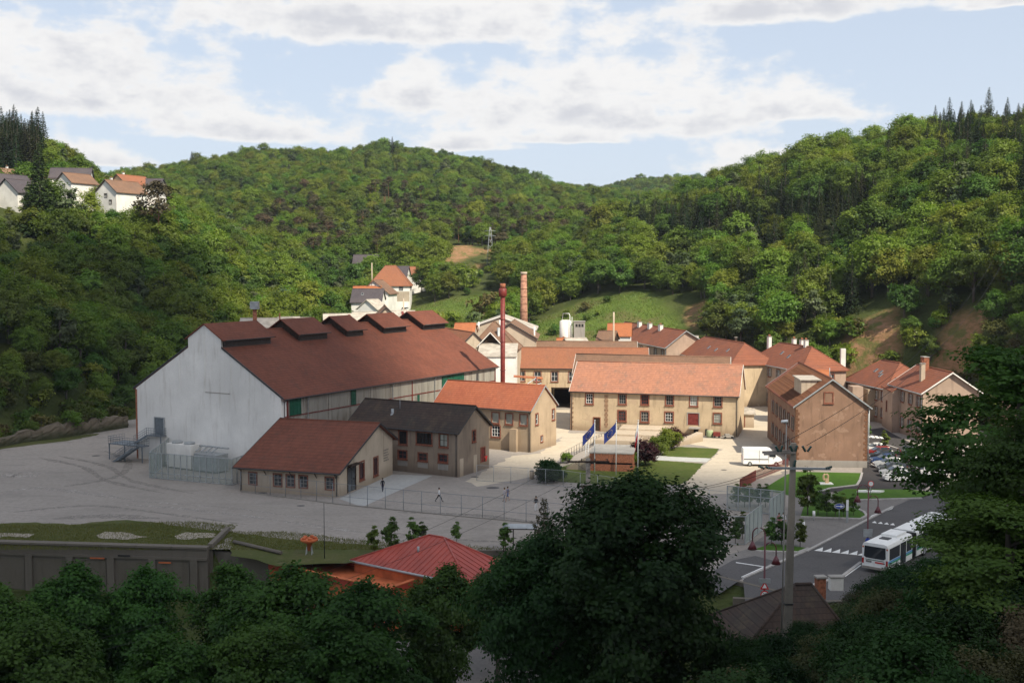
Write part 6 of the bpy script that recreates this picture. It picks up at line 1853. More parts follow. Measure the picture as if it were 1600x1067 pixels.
mb = MB(); mb.tube([(0, -1.2, 3.6), (0, -1.2, 3.9)], .8, 14); mb.tube([(0, 1.2, 3.6), (0, 1.2, 3.9)], .8, 14); mb.build('fan_hood', M['zinc'], eq)
mb = MB(); mb.box(-1.2, 1.2, -7.5, -3.2, .2, 2.6); mb.build('grey_cabinet', M['zinc'], eq)
mb = MB()
for k in range(4): mb.tube([(-.6, -3 - k * 1.0, 2.8), (.8, -3 - k * 1.0, 3.4)], .09, 5)
mb.tube([(.8, -8, 3.4), (.8, 2, 3.4)], .12, 6); mb.build('pipework', M['zinc'], eq)
eb = thing('bright_cabinet', 'small pale cabinet at the left inside the mesh enclosure', 'cabinet', (*hl(20.0, -4.0), 0), R(60.8)); mb = MB(); mb.box(-.4, .4, -.6, .6, .1, 1.9); mb.build('cabinet', M['plinth'], eb); mb = MB(); mb.box(-.42, -.4, -.02, .02, .2, 1.8); mb.build('door_gap', M['dark_metal'], eb)
# steel stair on the hall gable
st = thing('steel_staircase', 'blue grey steel staircase up to the door in the white gable', 'staircase', (*hl(0, 0), 0), R(60.8))
def plat(x0, x1, y0, y1, z):
    mb = MB(); mb.box(x0, x1, y0, y1, z - .14, z); mb.build('landing', M['blue_steel'], st)
def rail_(pts, h=1.05):
    mb = MB()
    for dz in (0.35, .7, h): mb.tube([(p[0], p[1], p[2] + dz) for p in pts], .03, 4)
    for a, b in zip(pts[:-1], pts[1:]):
        a, b = Vector(a), Vector(b); n = max(1, round((b - a).length / .5))
        for i in range(n + 1): p = a.lerp(b, i / n); mb.tube([p, p + Vector((0, 0, h))], .025, 4)
    mb.build('handrail', M['blue_steel'], st)
def flight(x0, x1, ya, za, yb, zb):
    n = max(4, int(abs(za - zb) / .19))
    for i in range(n):
        y = ya + (yb - ya) * (i + .5) / n; z = za + (zb - za) * (i + .5) / n
        mb = MB(); mb.box(x0, x1, y - .14, y + .14, z - .04, z); mb.build('tread', M['blue_steel'], st)
    for x in (x0, x1):
        mb = MB(); mb.add([(x - .03, ya, za - .3), (x - .03, yb, zb - .3), (x - .03, yb, zb), (x - .03, ya, za), (x + .03, ya, za - .3), (x + .03, yb, zb - .3), (x + .03, yb, zb), (x + .03, ya, za)], [(0, 1, 2, 3), (7, 6, 5, 4), (0, 4, 5, 1), (3, 2, 6, 7)]); mb.build('stringer', M['blue_steel'], st)
        rail_([(x, ya, za), (x, yb, zb)])
plat(-1.5, -.05, 22.4, 25.4, 3.98); plat(-3.3, -.05, 28.2, 31.6, 2.5); plat(-3.3, -1.9, 24.4, 28.15, 2.5)
flight(-1.45, -.2, 25.4, 3.95, 28.2, 2.5); flight(-4.6, -3.4, 25.0, 2.5, 29.4, 0.0)
rail_([(-1.5, 22.4, 3.98), (-1.5, 25.4, 3.98)]); rail_([(-1.5, 22.4, 3.98), (-.1, 22.4, 3.98)]); rail_([(-3.3, 24.4, 2.5), (-3.3, 31.6, 2.5), (-.1, 31.6, 2.5)]); rail_([(-3.3, 24.4, 2.5), (-1.9, 24.4, 2.5)])
for x, y, z in ((-1.4, 22.5, 3.9), (-3.2, 24.5, 2.4), (-3.2, 31.5, 2.4), (-3.2, 28.2, 2.4), (-.3, 31.5, 2.4)):
    mb = MB(); mb.box(x - .07, x + .07, y - .07, y + .07, 0, z); mb.build('column', M['blue_steel'], st)
# red fence at the lawn
def slat_fence():
    pts = [Vector(q) for q in GP((1156, 766), (1181, 751), (1231, 731))]
    t = thing('red_fence', 'dark red fence, solid panel then slats, below the white van', 'fence', (pts[0].x, pts[0].y, 0)); o = pts[0]
    d = (pts[1] - o); mb = MB(); n = Vector((-d.y, d.x)).normalized() * .04
    mb.prism([-n, d - n, d + n, n], .1, 1.5); mb.build('solid_panel', M['red_paint'], t)
    a, b = pts[1] - o, pts[2] - o; L = (b - a).length; k = int(L / .35); e = (b - a).normalized()
    me = MB().box(-.06, .06, -.02, .02, .1, 1.45).mesh('slat', M['red_paint'])
    for i in range(k + 1):
        p = a + e * L * i / k; link(me, 'slat', t, (p.x, p.y, 0), math.atan2(e.y, e.x))
    mb = MB()
    for z in (.3, 1.3): mb.tube([(a.x, a.y, z), (b.x, b.y, z)], .035, 4)
    mb.build('rail', M['red_paint'], t)
slat_fence()

# ------------------------------------------------------------------ brick ruin, platform, flags
br = thing('brick_ruin', 'low brick ruin with dark slot beside the large purple bush', 'ruin', (*G(921, 735), 0), R(-10))
mb = MB(); mb.box(0, 6.2, 0, 8, 0, .95); mb.box(0, 6.2, .35, 8, .95, 1.25); mb.box(0, 6.2, 0, 8, 1.25, 2.5); mb.build('brick_wall', M['brick'], br)
mb = MB(); mb.box(.1, 6.1, .3, .36, .96, 1.24); mb.build('dark_slot', M['black'], br)
for k in range(7):
    mb = MB(); mb.box(k * .9 - .04 + .05, k * .9 + .78, -.06, .3, 2.5, 2.66); mb.build('coping_stone', M['plinth'], br)
mb = MB(); mb.box(-.1, 6.3, .3, 8, 2.5, 2.62); mb.build('top_slab', M['plinth'], br)
mb = MB(); mb.add([(-3.4, .4, 0), (-.02, .0, 0), (-.02, .0, 2.2), (-3.4, .4, .3), (-3.4, 1.0, 0), (-.02, .6, 0), (-.02, .6, 2.2), (-3.4, 1.0, .3)], [(0, 1, 2, 3), (7, 6, 5, 4), (3, 2, 6, 7), (0, 3, 7, 4)]); mb.build('stone_wing_wall', M['cream_plaster'], br)
pf = thing('concrete_platform', 'pale concrete platforms stepping up behind the brick ruin', 'platform', (*G(948, 697), 0), R(-14))
for i, (x0, x1, y0, y1, z) in enumerate(((-2.2, 5.4, 0, 5, 1.0), (-1.0, 8.2, 5.05, 10, 1.3), (.5, 9, 10.05, 15, 1.55))):
    mb = MB(); mb.box(x0, x1, y0, y1, 0, z); mb.build('platform_step', M['cream_plaster'], pf)
rp = thing('stone_ramp', 'pale stone ramp wall right of the purple bushes', 'ramp', (*G(1062, 697), 0), R(48)); mb = MB(); mb.add([(0, 0, 0), (7, 0, 0), (7, 0, 1.5), (0, 0, .5), (0, 1.2, 0), (7, 1.2, 0), (7, 1.2, 1.5), (0, 1.2, .5)], [(0, 1, 2, 3), (7, 6, 5, 4), (3, 2, 6, 7), (0, 3, 7, 4), (1, 5, 6, 2)]); mb.build('ramp_wall', M['cream_plaster'], rp)
ld = thing('white_ladder', 'white ladder leaning against the brick ruin', 'ladder', (*G(917, 731), 0), R(-10))
mb = MB()
for s in (-.2, .2): mb.tube([(s, -.5, 0), (s, .2, 3.6)], .045, 4)
mb.build('ladder_rail', M['white_paint'], ld); mb = MB()
for k in range(9): f = (k + 1) / 10; mb.tube([(-.2, -.5 + .7 * f, 3.6 * f), (.2, -.5 + .7 * f, 3.6 * f)], .03, 4)
mb.build('ladder_rung', M['white_paint'], ld)
blue = simple('flag_blue', (.04, .06, .24), .8, .1, 0, .1); fred = simple('flag_red', (.42, .02, .03), .8, .1, 0, .1); fwhite = simple('flag_white', (.75, .75, .75), .8, .1, 0, .05); gold = simple('flag_gold', (.6, .42, .03), .8, .1)
def flag(u, v, kind, label, droop):
    t = thing('flagpole', label, 'flagpole', (*G(u, v), 0))
    H_ = (v - 656) * G(u, v)[1] / FPX
    mb = MB(); mb.tube([(0, 0, 0), (0, 0, H_)], [.075, .05], 8); mb.tube([(0, 0, H_), (0, 0, H_ + .12)], .09, 8); mb.build('pole', M['white_paint'], t)
    nx, nz = 14, 10; W_, Hh = (2.3, 1.4) if kind != 'rw' else (2.0, 2.2)
    mb = MB(); vs = []; fs = []
    for i in range(nx + 1):
        for j in range(nz + 1):
            s = i / nx; r_ = j / nz
            x = -W_ * s * (.72 if kind != 'rw' else .18); z = H_ - .15 - Hh * r_ - droop * s ** .8 * W_
            yy = .16 * math.sin(s * 9 + r_ * 2) * s
            vs.append((x - .06, yy, z))
    for i in range(nx):
        for j in range(nz):
            a = i * (nz + 1) + j; fs.append((a, a + 1, a + nz + 2, a + nz + 1))
    o = len(mb.v); mb.v += vs
    for q, f in enumerate(fs):
        j = q % nz
        mi = 0 if kind == 'eu' else (0 if j < nz * .5 else 1)
        mb.f.append(f); mb.m.append(mi); mb.sm.append(True)
    fl = mb.build('flag', [blue] if kind == 'eu' else [fwhite, fred], t)
    if kind == 'eu':
        st_ = MB()
        for k in range(12):
            a = k * math.pi / 6; s = .5 + .2 * math.cos(a); r_ = .5 + .33 * math.sin(a)
            x = -W_ * s * .72 - .06; z = H_ - .15 - Hh * r_ - droop * s ** .8 * W_; yy = .16 * math.sin(s * 9 + r_ * 2) * s
            for sg in (-.012, .012):
                pts = []
                for q in range(10):
                    rr = .075 if q % 2 == 0 else .03; b = math.pi / 2 + q * math.pi / 5; pts.append((x + rr * math.cos(b), yy + sg, z + rr * math.sin(b)))
                st_.add(pts, [tuple(range(10))])
        st_.build('star_ring', gold, fl)
flag(929, 739, 'eu', 'left flagpole with drooping blue flag with a ring of gold stars', .9); flag(962.5, 742, 'eu', 'middle flagpole whose paler blue flag hangs over the lawn', .75); flag(996.5, 743.5, 'rw', 'right flagpole with limp white and red flag', .95)

# ------------------------------------------------------------------ stacks, silo, pylon
x, y, z = PD(785.5, 443, 197)
t = thing('red_steel_stack', 'tall dark red steel stack with a thicker head behind the orange roofed workshop', 'chimney', (x, y, 0))
mb = MB(); mb.tube([(0, 0, 0), (0, 0, z - 2.2)], .42, 14); mb.build('shaft', M['red_paint'], t)
mb = MB(); mb.tube([(0, 0, z - 2.4), (0, 0, z - 2.2), (0, 0, z - 1.0), (0, 0, z - .8)], [.42, .72, .72, .5], 14); mb.build('head_collar', M['red_paint'], t)
mb = MB(); mb.tube([(0, 0, z - .8), (0, 0, z)], .5, 14); mb.build('head', M['brick'], t)
for zz in (6, 11, 16, 20): 
    mb = MB(); mb.tube([(0, 0, zz), (0, 0, zz + .12)], .5, 14); mb.build('flange', M['red_paint'], t)
gn = thing('pipe_gantry', 'rusty pipe gantry between the red stack and the passage wing', 'gantry', (x + 1.5, y + 6, 0))
mb = MB(); mb.tube([(0, 0, 0), (0, 0, 6.2)], .12, 6); mb.build('column', M['red_paint'], gn); mb = MB(); mb.tube([(4.6, 1, 0), (4.6, 1, 9.2)], .12, 6); mb.build('column', M['red_paint'], gn)
mb = MB(); mb.tube([(0, 0, 6.0), (4.6, 1, 9.0)], .1, 6); mb.tube([(-1, 0, 5.6), (5.5, 1, 8.0)], .14, 6); mb.tube([(-1.5, .4, 7.4), (3, .8, 7.6)], .07, 6); mb.build('pipe', M['zinc'], gn)
mb = MB(); mb.box(-.2, 5.2, 2, 5, 9.0, 9.15, M=Matrix.Rotation(R(4), 4, 'Y')); mb.build('canopy', M['tile_rowbright'], gn)
x, y, z = PD(818.5, 425, 288)
t = thing('brick_chimney', 'tall tapering brick factory chimney in front of the meadow', 'chimney', (x, y, 7))
mb = MB(); mb.tube([(0, 0, 0), (0, 0, z - 7.6)], [1.15, .76], 16); mb.build('shaft', simple('salmon_brick', (.36, .19, .13), .9, .1, 0, .3, 1.5, .3), t)
mb = MB(); mb.tube([(0, 0, z - 7.6), (0, 0, z - 7)], .86, 16); mb.build('crown', M['cream_plaster'], t)
for k in range(10):
    zz = 1 + k * (z - 8.5) / 10; rr = 1.15 + (.76 - 1.15) * zz / (z - 7.6) + .03
    mb = MB(); mb.tube([(0, 0, zz), (0, 0, zz + .14)], rr, 16); mb.build('iron_band', M['quoin_dark'], t)
x, y, z = PD(883.5, 500, 268)
t = thing('silo', 'white cylindrical silo with looped ladder behind the roofs', 'silo', (x, y, 0))
mb = MB(); mb.tube([(0, 0, 6), (0, 0, z - .3), (0, 0, z)], [1.4, 1.4, .9], 18); mb.build('tank', M['house_white'], t)
mb = MB(); mb.tube([(1.0, -1.45, 6), (1.0, -1.45, z + 1), (.8, -1.2, z + 1.6), (-.6, -.6, z + 1.6), (-.8, -.4, z)], .09, 6); mb.tube([(1.5, -1.45, 6), (1.5, -1.45, z + .8)], .06, 6)
for k in range(18): zz = 8 + k * .5; mb.tube([(1.0, -1.45, zz), (1.5, -1.45, zz)], .04, 4)
mb.build('ladder', M['white_paint'], t)
x, y, z = PD(905.5, 503, 266)
t = thing('block_tower', 'square grey block tower next to the white silo', 'tower', (x, y, 0)); zc = z
mb = MB(); mb.box(-1.3, 1.3, 0, 2.6, 0, zc); mb.build('wall', M['plinth'], t); mb = MB(); mb.box(-1.45, 1.45, -.15, 2.75, zc, zc + .15); mb.build('roof_slab', M['plinth'], t)
for k in range(3):
    mb = MB(); mb.box(-.95 + k * .7, -.45 + k * .7, -.03, 0, zc - 1.2, zc - .5); mb.build('louvre_opening', M['black'], t)
def pylon():
    x, y, zt = PD(766, 355, 440); zb = zat(x, y); H_ = zt - zb
    t = thing('power_pylon', 'small steel lattice pylon on the clearing of the middle hill', 'pylon', (x, y, zb))
    n = 7; mb = MB(); lv = []
    for k in range(n + 1):
        w = 1.25 * (1 - k / n) ** .9 + .18; lv.append([(sx * w, sy * w, H_ * k / n) for sx, sy in ((-1, -1), (1, -1), (1, 1), (-1, 1))])
    for i in range(4): mb.tube([l[i] for l in lv], .10, 4)
    mb.build('leg_frame', M['zinc'], t); mb = MB()
    for k in range(n):
        for i in range(4): mb.tube([lv[k][i], lv[k + 1][(i + 1) % 4]], .05, 3); mb.tube([lv[k][(i + 1) % 4], lv[k + 1][i]], .05, 3)
    mb.build('bracing', M['zinc'], t)
    for zz in (H_ * .78, H_ * .9):
        mb = MB(); mb.tube([(-2.2, 0, zz), (0, 0, zz + .3), (2.2, 0, zz)], .08, 4); mb.build('cross_arm', M['zinc'], t)
pylon()
for (u, vb, vt, D, lab) in ((743, 497, 468, 300, 'x'), (630.5, 489, 466, 310, 'pale concrete post rising left of the fifth ridge vent'), (581, 430, 411, 400, 'pale post beside the hilltop brown roof'), (959, 505, 488, 262, 'plain pale pole left of the gabled row house')):
    if lab == 'x': continue
    x, y, zt = PD(u, vt, D); zb = zat(x, y); t = thing('concrete_post', lab, 'pole', (x, y, zb)); mb = MB(); mb.tube([(0, 0, 0), (0, 0, zt - zb)], [.26, .2], 6); mb.build('post', M['cream_plaster'], t); mb = MB(); mb.box(-.25, .25, -.1, .1, zt - zb, zt - zb + .08); mb.build('cap', M['plinth'], t)

# ------------------------------------------------------------------ poles, lamps and signs
def big_pole():
    x, y, zt = PD(1240, 692, 60); zb = zat(x, y) - .3
    t = thing('power_pole', 'tall concrete power pole with two cross arms and green insulators at the right', 'pole', (x, y, zb)); H_ = zt - zb
    tx = -.22
    mb = MB(); mb.box(-.17, .17, -.12, .12, 0, 1)
    mb = MB(); vs = []
    for z, w, dx in ((0, .24, tx), (H_, .13, 0)):
        vs += [(dx - w, -w * .8, z), (dx + w, -w * .8, z), (dx + w, w * .8, z), (dx - w, w * .8, z)]
    mb.add(vs, [(0, 1, 5, 4), (1, 2, 6, 5), (2, 3, 7, 6), (3, 0, 4, 7), (4, 5, 6, 7)]); mb.build('shaft', M['pole_conc'], t)
    a1 = H_ - .5; a2 = H_ - 1.35
    mb = MB(); mb.box(-.95, .75, -.26, -.12, a1 - .06, a1 + .06, M=Matrix.Rotation(R(-3), 4, 'Y')); mb.build('cross_arm', M['wood_grey'], t)
    mb = MB(); mb.box(-.95, .75, .12, .26, a1 - .02, a1 + .08, M=Matrix.Rotation(R(-3), 4, 'Y')); mb.build('cross_arm', M['wood_grey'], t)
    mb = MB(); mb.box(-1.65, 1.75, -.24, -.12, a2 - .06, a2 + .06, M=Matrix.Rotation(R(1), 4, 'Y')); mb.build('cross_arm', M['zinc'], t)
    ins = simple('green_glass_insulator', (.02, .07, .06), .2, .6)
    def insu(px, pz, tilt):
        mb = MB(); d = Vector((math.sin(tilt), 0, math.cos(tilt)))
        pts, rr = [], []
        for k in range(9): pts.append(Vector((px, -.19, pz)) + d * k * .045); rr.append(.085 if k % 2 else .04)
        mb.tube(pts, rr, 8); mb.build('insulator', ins, t)
    for px, tl in ((-.85, -.5), (-.75, .3), (-.1, -.4), (0.05, .3), (.6, -.5), (.7, .6)): insu(px, a1 + .06, tl)
    insu(-1.6, a2, -1.2); insu(1.7, a2, 1.3); insu(-1.2, a2, -1.3); insu(0, a2 + .1, .2)
    for z in (1.6, 3.2, 4.8): mb = MB(); mb.box(tx * (1 - z / H_) - .24, tx * (1 - z / H_) + .24, -.19, .19, z, z + .07); mb.build('steel_band', M['dark_metal'], t)
    return Vector((x, y, zb)), H_
bp, bH = big_pole()
x, y, zt = PD(1229, 661, 62); zb = zat(x, y) - .3
t = thing('street_light', 'slim pale street light standing against the concrete power pole', 'street light', (x, y, zb)); mb = MB(); mb.tube([(-.12, 0, 0), (0, 0, zt - zb)], [.05, .035], 8); mb.build('mast', M['plinth'], t)
mb = MB(); mb.tube([(0, 0, zt - zb), (.0, -.1, zt - zb + .12), (-.32, -.1, zt - zb + .1)], [.04, .1, .08], 8); mb.build('lamp_head', M['lamp_glass'], t)
x, y, zt = PD(919, 716, 100)
wp = thing('wooden_pole', 'wooden power pole with flat cross arm above the dark round tree', 'pole', (x, y, -3)); Hh = zt + 3
mb = MB(); mb.tube([(0, 0, 0), (0, 0, Hh)], [.26, .2], 8); mb.build('shaft', M['wood_grey'], wp)
mb = MB(); mb.box(-1.9, 1.9, -.22, -.08, Hh - .35, Hh - .2); mb.build('cross_arm', M['wood_dark'], wp)
mb = MB(); mb.box(-.7, .7, -.25, -.2, Hh - 2.6, Hh - 2.45); mb.tube([(-.6, -.2, Hh - 2.5), (0, -.2, Hh - 3.5)], .04, 4); mb.build('brace', M['wood_dark'], wp)
mb = MB()
for q in (-1.7, -.6, .6, 1.7): mb.tube([(q, -.15, Hh - .2), (q, -.15, Hh + .02)], .05, 6)
mb.build('insulator', M['dark_metal'], wp)
def wire(a, b, sag, label, r=.018):
    a, b = Vector(a), Vector(b); pts = [a.lerp(b, k / 24) - Vector((0, 0, sag * 4 * (k / 24) * (1 - k / 24))) for k in range(25)]
    o = a.copy(); mb = MB(); mb.tube([p - o for p in pts], r, 4, cap=False)
    return tag(mb.build('power_line', M['black'], None, tuple(o)), label, 'cable', 'power lines')
for px, lab in ((-.85, 'upper left wire running from the concrete pole towards the right'), (.65, 'upper right wire running from the concrete pole towards the right')):
    wire((bp.x + px, bp.y - .2, bp.z + bH - .1), (bp.x + px + 52, bp.y + 95, 30), 2.6, lab)
for px, lab in ((-1.7, 'wire from the left end of the long cross arm to the wooden pole'), (-.6, 'inner wire between the concrete pole and the wooden pole')):
    wire((x + px, y - .15, zt), (bp.x + px * .5 - .5, bp.y - .2, bp.z + bH - 1.3), 2.0, lab, .012)
for px, lab in ((-1.7, 'left wire leaving the wooden pole down to the lower left'), (1.7, 'right wire leaving the wooden pole over the yard')):
    wire((x + px, y - .15, zt), (x + px - 38, y - 30, 4), 2, lab, .012)
def wine_lamp(x, y, zb, zt, heads, label):
    t = thing('street_lamp', label, 'street lamp', (x, y, zb)); H_ = zt - zb
    mb = MB(); mb.tube([(0, 0, 0), (0, 0, 1.2), (0, 0, H_)], [.13, .09, .07], 8); mb.build('pole', M['wine'], t)
    for dx, hz, in heads:
        s = 1 if dx > 0 else -1; top = hz + 1.5
        pts = [(0, 0, top - 1.1)] + [(dx / 2 - dx / 2 * math.cos(a), 0, top - .55 + .55 * math.sin(a)) for a in [k * math.pi / 10 for k in range(11)]] + [(dx, 0, hz + .35)]
        mb = MB(); mb.tube(pts, .05, 6); o = mb.build('curved_arm', M['wine'], t)
        mb = MB(); mb.tube([(dx, 0, hz + .4), (dx, 0, hz + .15), (dx, 0, hz - .25)], [.08, .2, .38], 12); mb.build('lamp_shade', M['wine'], o)
        mb = MB(); mb.tube([(dx, 0, hz - .25), (dx, 0, hz - .32)], [.22, .15], 10); mb.build('lamp_bulb', M['lamp_glass'], o)
    return t
x, y, zt = PD(1195.5, 834, 88); L1 = wine_lamp(x, y, -.3, zt, ((-1.0, PD(1176, 853, 88)[2] + .3), (.9, PD(1214, 876, 88)[2] + .3)), 'wine red street lamp with two hooked arms carrying the 30 sign')
x2, y2, zt2 = PD(1357, 768, 112); L2 = wine_lamp(x2, y2, 0, zt2, ((1.0, PD(1372, 800, 112)[2] + .2), (-1.1, PD(1340, 783, 112)[2] + .2)), 'wine red street lamp with two hooked arms behind the white bus')
def disc_sign(parent, pos, r, rim, face, txt=None, name='round_sign', oval=1.0, tc='black'):
    mb = MB(); mb.tube([(0, 0, 0), (0, -.04, 0)], r, 24)
    o = mb.build(name, M[rim] if isinstance(rim, str) else rim, parent, pos); o.scale = (oval, 1, 1)
    mb = MB(); mb.tube([(0, -.04, 0), (0, -.055, 0)], r * .76, 24); mb.build('sign_face', face, o)
    if txt:
        cu = bpy.data.curves.new('lettering', 'FONT'); cu.body = txt; cu.size = r * 1.15; cu.align_x = 'CENTER'; cu.align_y = 'CENTER'; cu.extrude = .004
        cu.materials.append(M[tc]); q0 = bpy.data.objects.new('t', cu); col.objects.link(q0); bpy.context.view_layer.update(); me_ = bpy.data.meshes.new_from_object(q0.evaluated_get(bpy.context.evaluated_depsgraph_get())); bpy.data.objects.remove(q0); q = link(me_, 'lettering', o); q.location = (0, -.065, 0); q.rotation_euler = (math.pi / 2, 0, 0)
    return o
signred = simple('sign_red', (.5, .02, .02), .5, .4, 0, .05); signblue = simple('sign_blue', (.02, .06, .35), .5, .4, 0, .05)
zs = lambda v, D: CZ + PD(0, v, D)[2] - CZ
disc_sign(L1, (0, -.14, zs(928, 88) + .3), .34, signred, fwhite, '30')
mb = MB(); tri = [(-.36, -.1, -.3), (.36, -.1, -.3), (0, -.1, .34)]; mb.add(tri + [(a, -.06, c) for a, b, c in tri], [(0, 1, 2), (5, 4, 3), (0, 3, 4, 1), (1, 4, 5, 2), (2, 5, 3, 0)]); o = mb.build('warning_sign', signred, L1, (0, 0, zs(915, 88) + .35))
mb = MB(); mb.add([(-.2, -.11, -.2), (.2, -.11, -.2), (0, -.11, .16)], [(0, 1, 2)]); mb.build('sign_face', fwhite, o)
mb = MB(); mb.box(-.45, .45, -.14, -.08, zs(907, 88) + .15, zs(903, 88) + .3); mb.build('name_plate', M['zinc'], L1)
mb = MB(); mb.box(-.45, .45, -.16, -.1, zs(838, 112), zs(826, 112)); mb.build('notice_plate', M['zinc'], L2)
disc_sign(L2, (0, -.14, zs(844, 112)), .28, signblue, signblue)
def post_sign(u, v, h, label, r, rim, face, oval=1., txt=None, name='road_sign'):
    t = thing(name, label, 'sign', (*G(u, v), 0)); mb = MB(); mb.tube([(0, 0, 0), (0, 0, h)], .04, 6); mb.build('post', M['zinc'], t)
    disc_sign(t, (0, -.06, h), r, rim, face, txt, oval=oval); return t
t = post_sign(1311, 811, 1.55, 'oval blue arrow sign in front of the planted hedge', .34, 'zinc', signblue, 1.9)
mb = MB(); mb.add([(-.45, -.14, 1.5), (.1, -.14, 1.5), (.1, -.14, 1.4), (.5, -.14, 1.55), (.1, -.14, 1.7), (.1, -.14, 1.6), (-.45, -.14, 1.6)], [tuple(range(7))]); mb.build('arrow', fwhite, t)
post_sign(1360, 776, 1.7, 'round white sign with red rim at the end of the dark drive', .38, signred, fwhite)
t = thing('white_marker_post', 'white topped grey post right of the oval blue sign', 'post', (*G(1323.5, 816), 0)); mb = MB(); mb.box(-.12, .12, -.05, .05, 0, 1.4); mb.build('post', M['zinc'], t); mb = MB(); mb.box(-.13, .13, -.07, .07, 1.4, 2.6); mb.build('white_plate', M['white_paint'], t)
t = thing('white_bollard', 'slim white bollard beside the concrete pole', 'bollard', (*G(1255.5, 838), 0)); mb = MB(); mb.tube([(0, 0, 0), (0, 0, 1.7)], .13, 8); mb.build('post', M['white_paint'], t); mb = MB(); mb.tube([(0, 0, 1.7), (0, 0, 1.8)], [.15, .08], 8); mb.build('cap', M['zinc'], t)
t = thing('bollard_light', 'low bollard light with white head on the dark round bed', 'bollard', (*G(1271.5, 813), 0)); mb = MB(); mb.tube([(0, 0, 0), (0, 0, .5)], .06, 8); mb.build('post', M['zinc'], t); mb = MB(); mb.tube([(0, 0, .5), (0, 0, 1.1)], .16, 8); mb.build('lamp_head', M['lamp_glass'], t)
t = thing('ring_sculpture', 'cream ring shaped sculpture on a white slab on the bright lawn', 'sculpture', (*G(1290, 756), 0))
mb = MB(); mb.box(-.9, .9, -.6, .6, .03, .15); mb.build('slab', M['white_paint'], t); mb = MB(); pts = [(.32 * math.cos(a), 0, .95 + .42 * math.sin(a)) for a in [k * math.pi / 8 for k in range(17)]]; mb.tube(pts, .14, 8, cap=False); mb.build('ring', M['house_peach'], t)
mb = MB(); mb.box(-.05, .4, -.15, .15, .15, .75); mb.build('foot', M['house_peach'], t)
t = thing('flat_white_sculpture', 'flat white slab lying on the grass island by the road', 'slab', (*G(1358, 770), .13)); mb = MB(); mb.prism([(-1.7, -.3), (1.2, -.5), (2, .1), (0, .45), (-1.3, .3)], 0, .2); mb.build('slab', M['white_paint'], t)
mb = MB(); mb.box(-.3, .3, -.1, .1, .2, .3); mb.build('slab_ridge', M['plinth'], t)
# bits and pieces by the ochre building
t = thing('green_barrel', 'pale green and cream barrel against the ochre building', 'barrel', (*G(1109, 683), 0)); mb = MB(); mb.tube([(0, 0, 0), (0, 0, .3), (0, 0, 1.0), (0, 0, 1.25)], [.5, .6, .6, .5], 14); mb.build('drum', simple('pale_green', (.30, .36, .20), .6), t); mb = MB(); mb.tube([(0, 0, 1.25), (0, 0, 1.32)], .44, 14); mb.build('lid', M['cream_plaster'], t)
t = thing('red_trolley', 'small red trolley beside the green barrel', 'trolley', (*G(1120, 684), 0), R(-10)); mb = MB(); mb.box(-.6, .6, -.4, .4, .3, 1.0); mb.build('box', M['red_paint'], t)
for sx in (-.4, .4): mb = MB(); mb.tube([(sx, -.45, .22), (sx, -.35, .22)], .2, 10); mb.build('wheel', M['black'], t)
t = thing('hand_cart', 'flat hand cart with small load right of the red trolley', 'cart', (*G(1137, 685), 0), R(8)); mb = MB(); mb.box(-.9, .9, -.5, .5, .35, .5); mb.box(-.5, .3, -.3, .3, .5, .8); mb.build('deck', M['plinth'], t)
for sx in (-.6, .6): mb = MB(); mb.tube([(sx, -.55, .22), (sx, -.45, .22)], .22, 10); mb.build('wheel', M['black'], t)
t = thing('litter_bin', 'small cream bin at the left corner of the lawn', 'bin', (*G(831, 748), 0)); mb = MB(); mb.tube([(0, 0, 0), (0, 0, 1.1)], .32, 10); mb.build('bin_body', M['cream_plaster'], t); mb = MB(); mb.tube([(0, 0, 1.1), (0, 0, 1.2)], [.34, .2], 10); mb.build('lid', M['plinth'], t)
t = thing('red_bin', 'bright red basket hanging at the door of the mossy roofed workshop', 'basket', (*G(757, 732), 0)); mb = MB(); mb.tube([(0, 0, 1.1), (0, 0, 1.9)], [.3, .45], 12); mb.build('basket', simple('bright_red', (.6, .02, .015), .5), t); mb = MB(); mb.tube([(0, 0, 0), (0, 0, 1.1)], .04, 6); mb.build('post', M['dark_metal'], t)
for (u, v, lab) in ((631, 663.5, 'white lamp on the mossy roofed workshop eave'),): pass

# ------------------------------------------------------------------ vehicles
def loft(mb, secs, mi=0, smooth=False, close=True):
    """secs: list of (x, half width bottom, half width top, z bottom, z top) boxes joined along x"""
    vs = []
    for x, wb, wt, z0, z1 in secs: vs += [(x, -wb, z0), (x, wb, z0), (x, wt, z1), (x, -wt, z1)]
    fs = [(3, 2, 1, 0)]
    for i in range(len(secs) - 1):
        a = i * 4
        for k in range(4): fs.append((a + k, a + (k + 1) % 4, a + 4 + (k + 1) % 4, a + 4 + k))
    e = (len(secs) - 1) * 4; fs.append((e, e + 1, e + 2, e + 3))
    mb.add(vs, fs, mi, smooth)
VC = {}
def paint(c):
    k = ('paint', c)
    if k not in VC: VC[k] = simple('car_paint', c, .25, .6, .1, .04, .5)
    return VC[k]
lampred = simple('tail_lamp_red', (.35, .01, .01), .2, .6); lampw = simple('head_lamp_clear', (.7, .7, .7), .1, .8)
def wheels(t, xs_, w, r=.31):
    if ('w', r) not in VC:
        VC[('w', r)] = (MB().tube([(0, -.1, 0), (0, -.08, 0), (0, .08, 0), (0, .1, 0)], [r * .86, r, r, r * .86], 16).mesh('tyre', M['black']), MB().tube([(0, -.115, 0), (0, -.06, 0)], [r * .5, r * .62], 12).mesh('rim', M['zinc']))
    for x in xs_:
        for s in (-1, 1):
            o = link(VC[('w', r)][0], 'wheel', t, (x, s * w, r), 0 if s < 0 else math.pi); link(VC[('w', r)][1], 'rim', o)
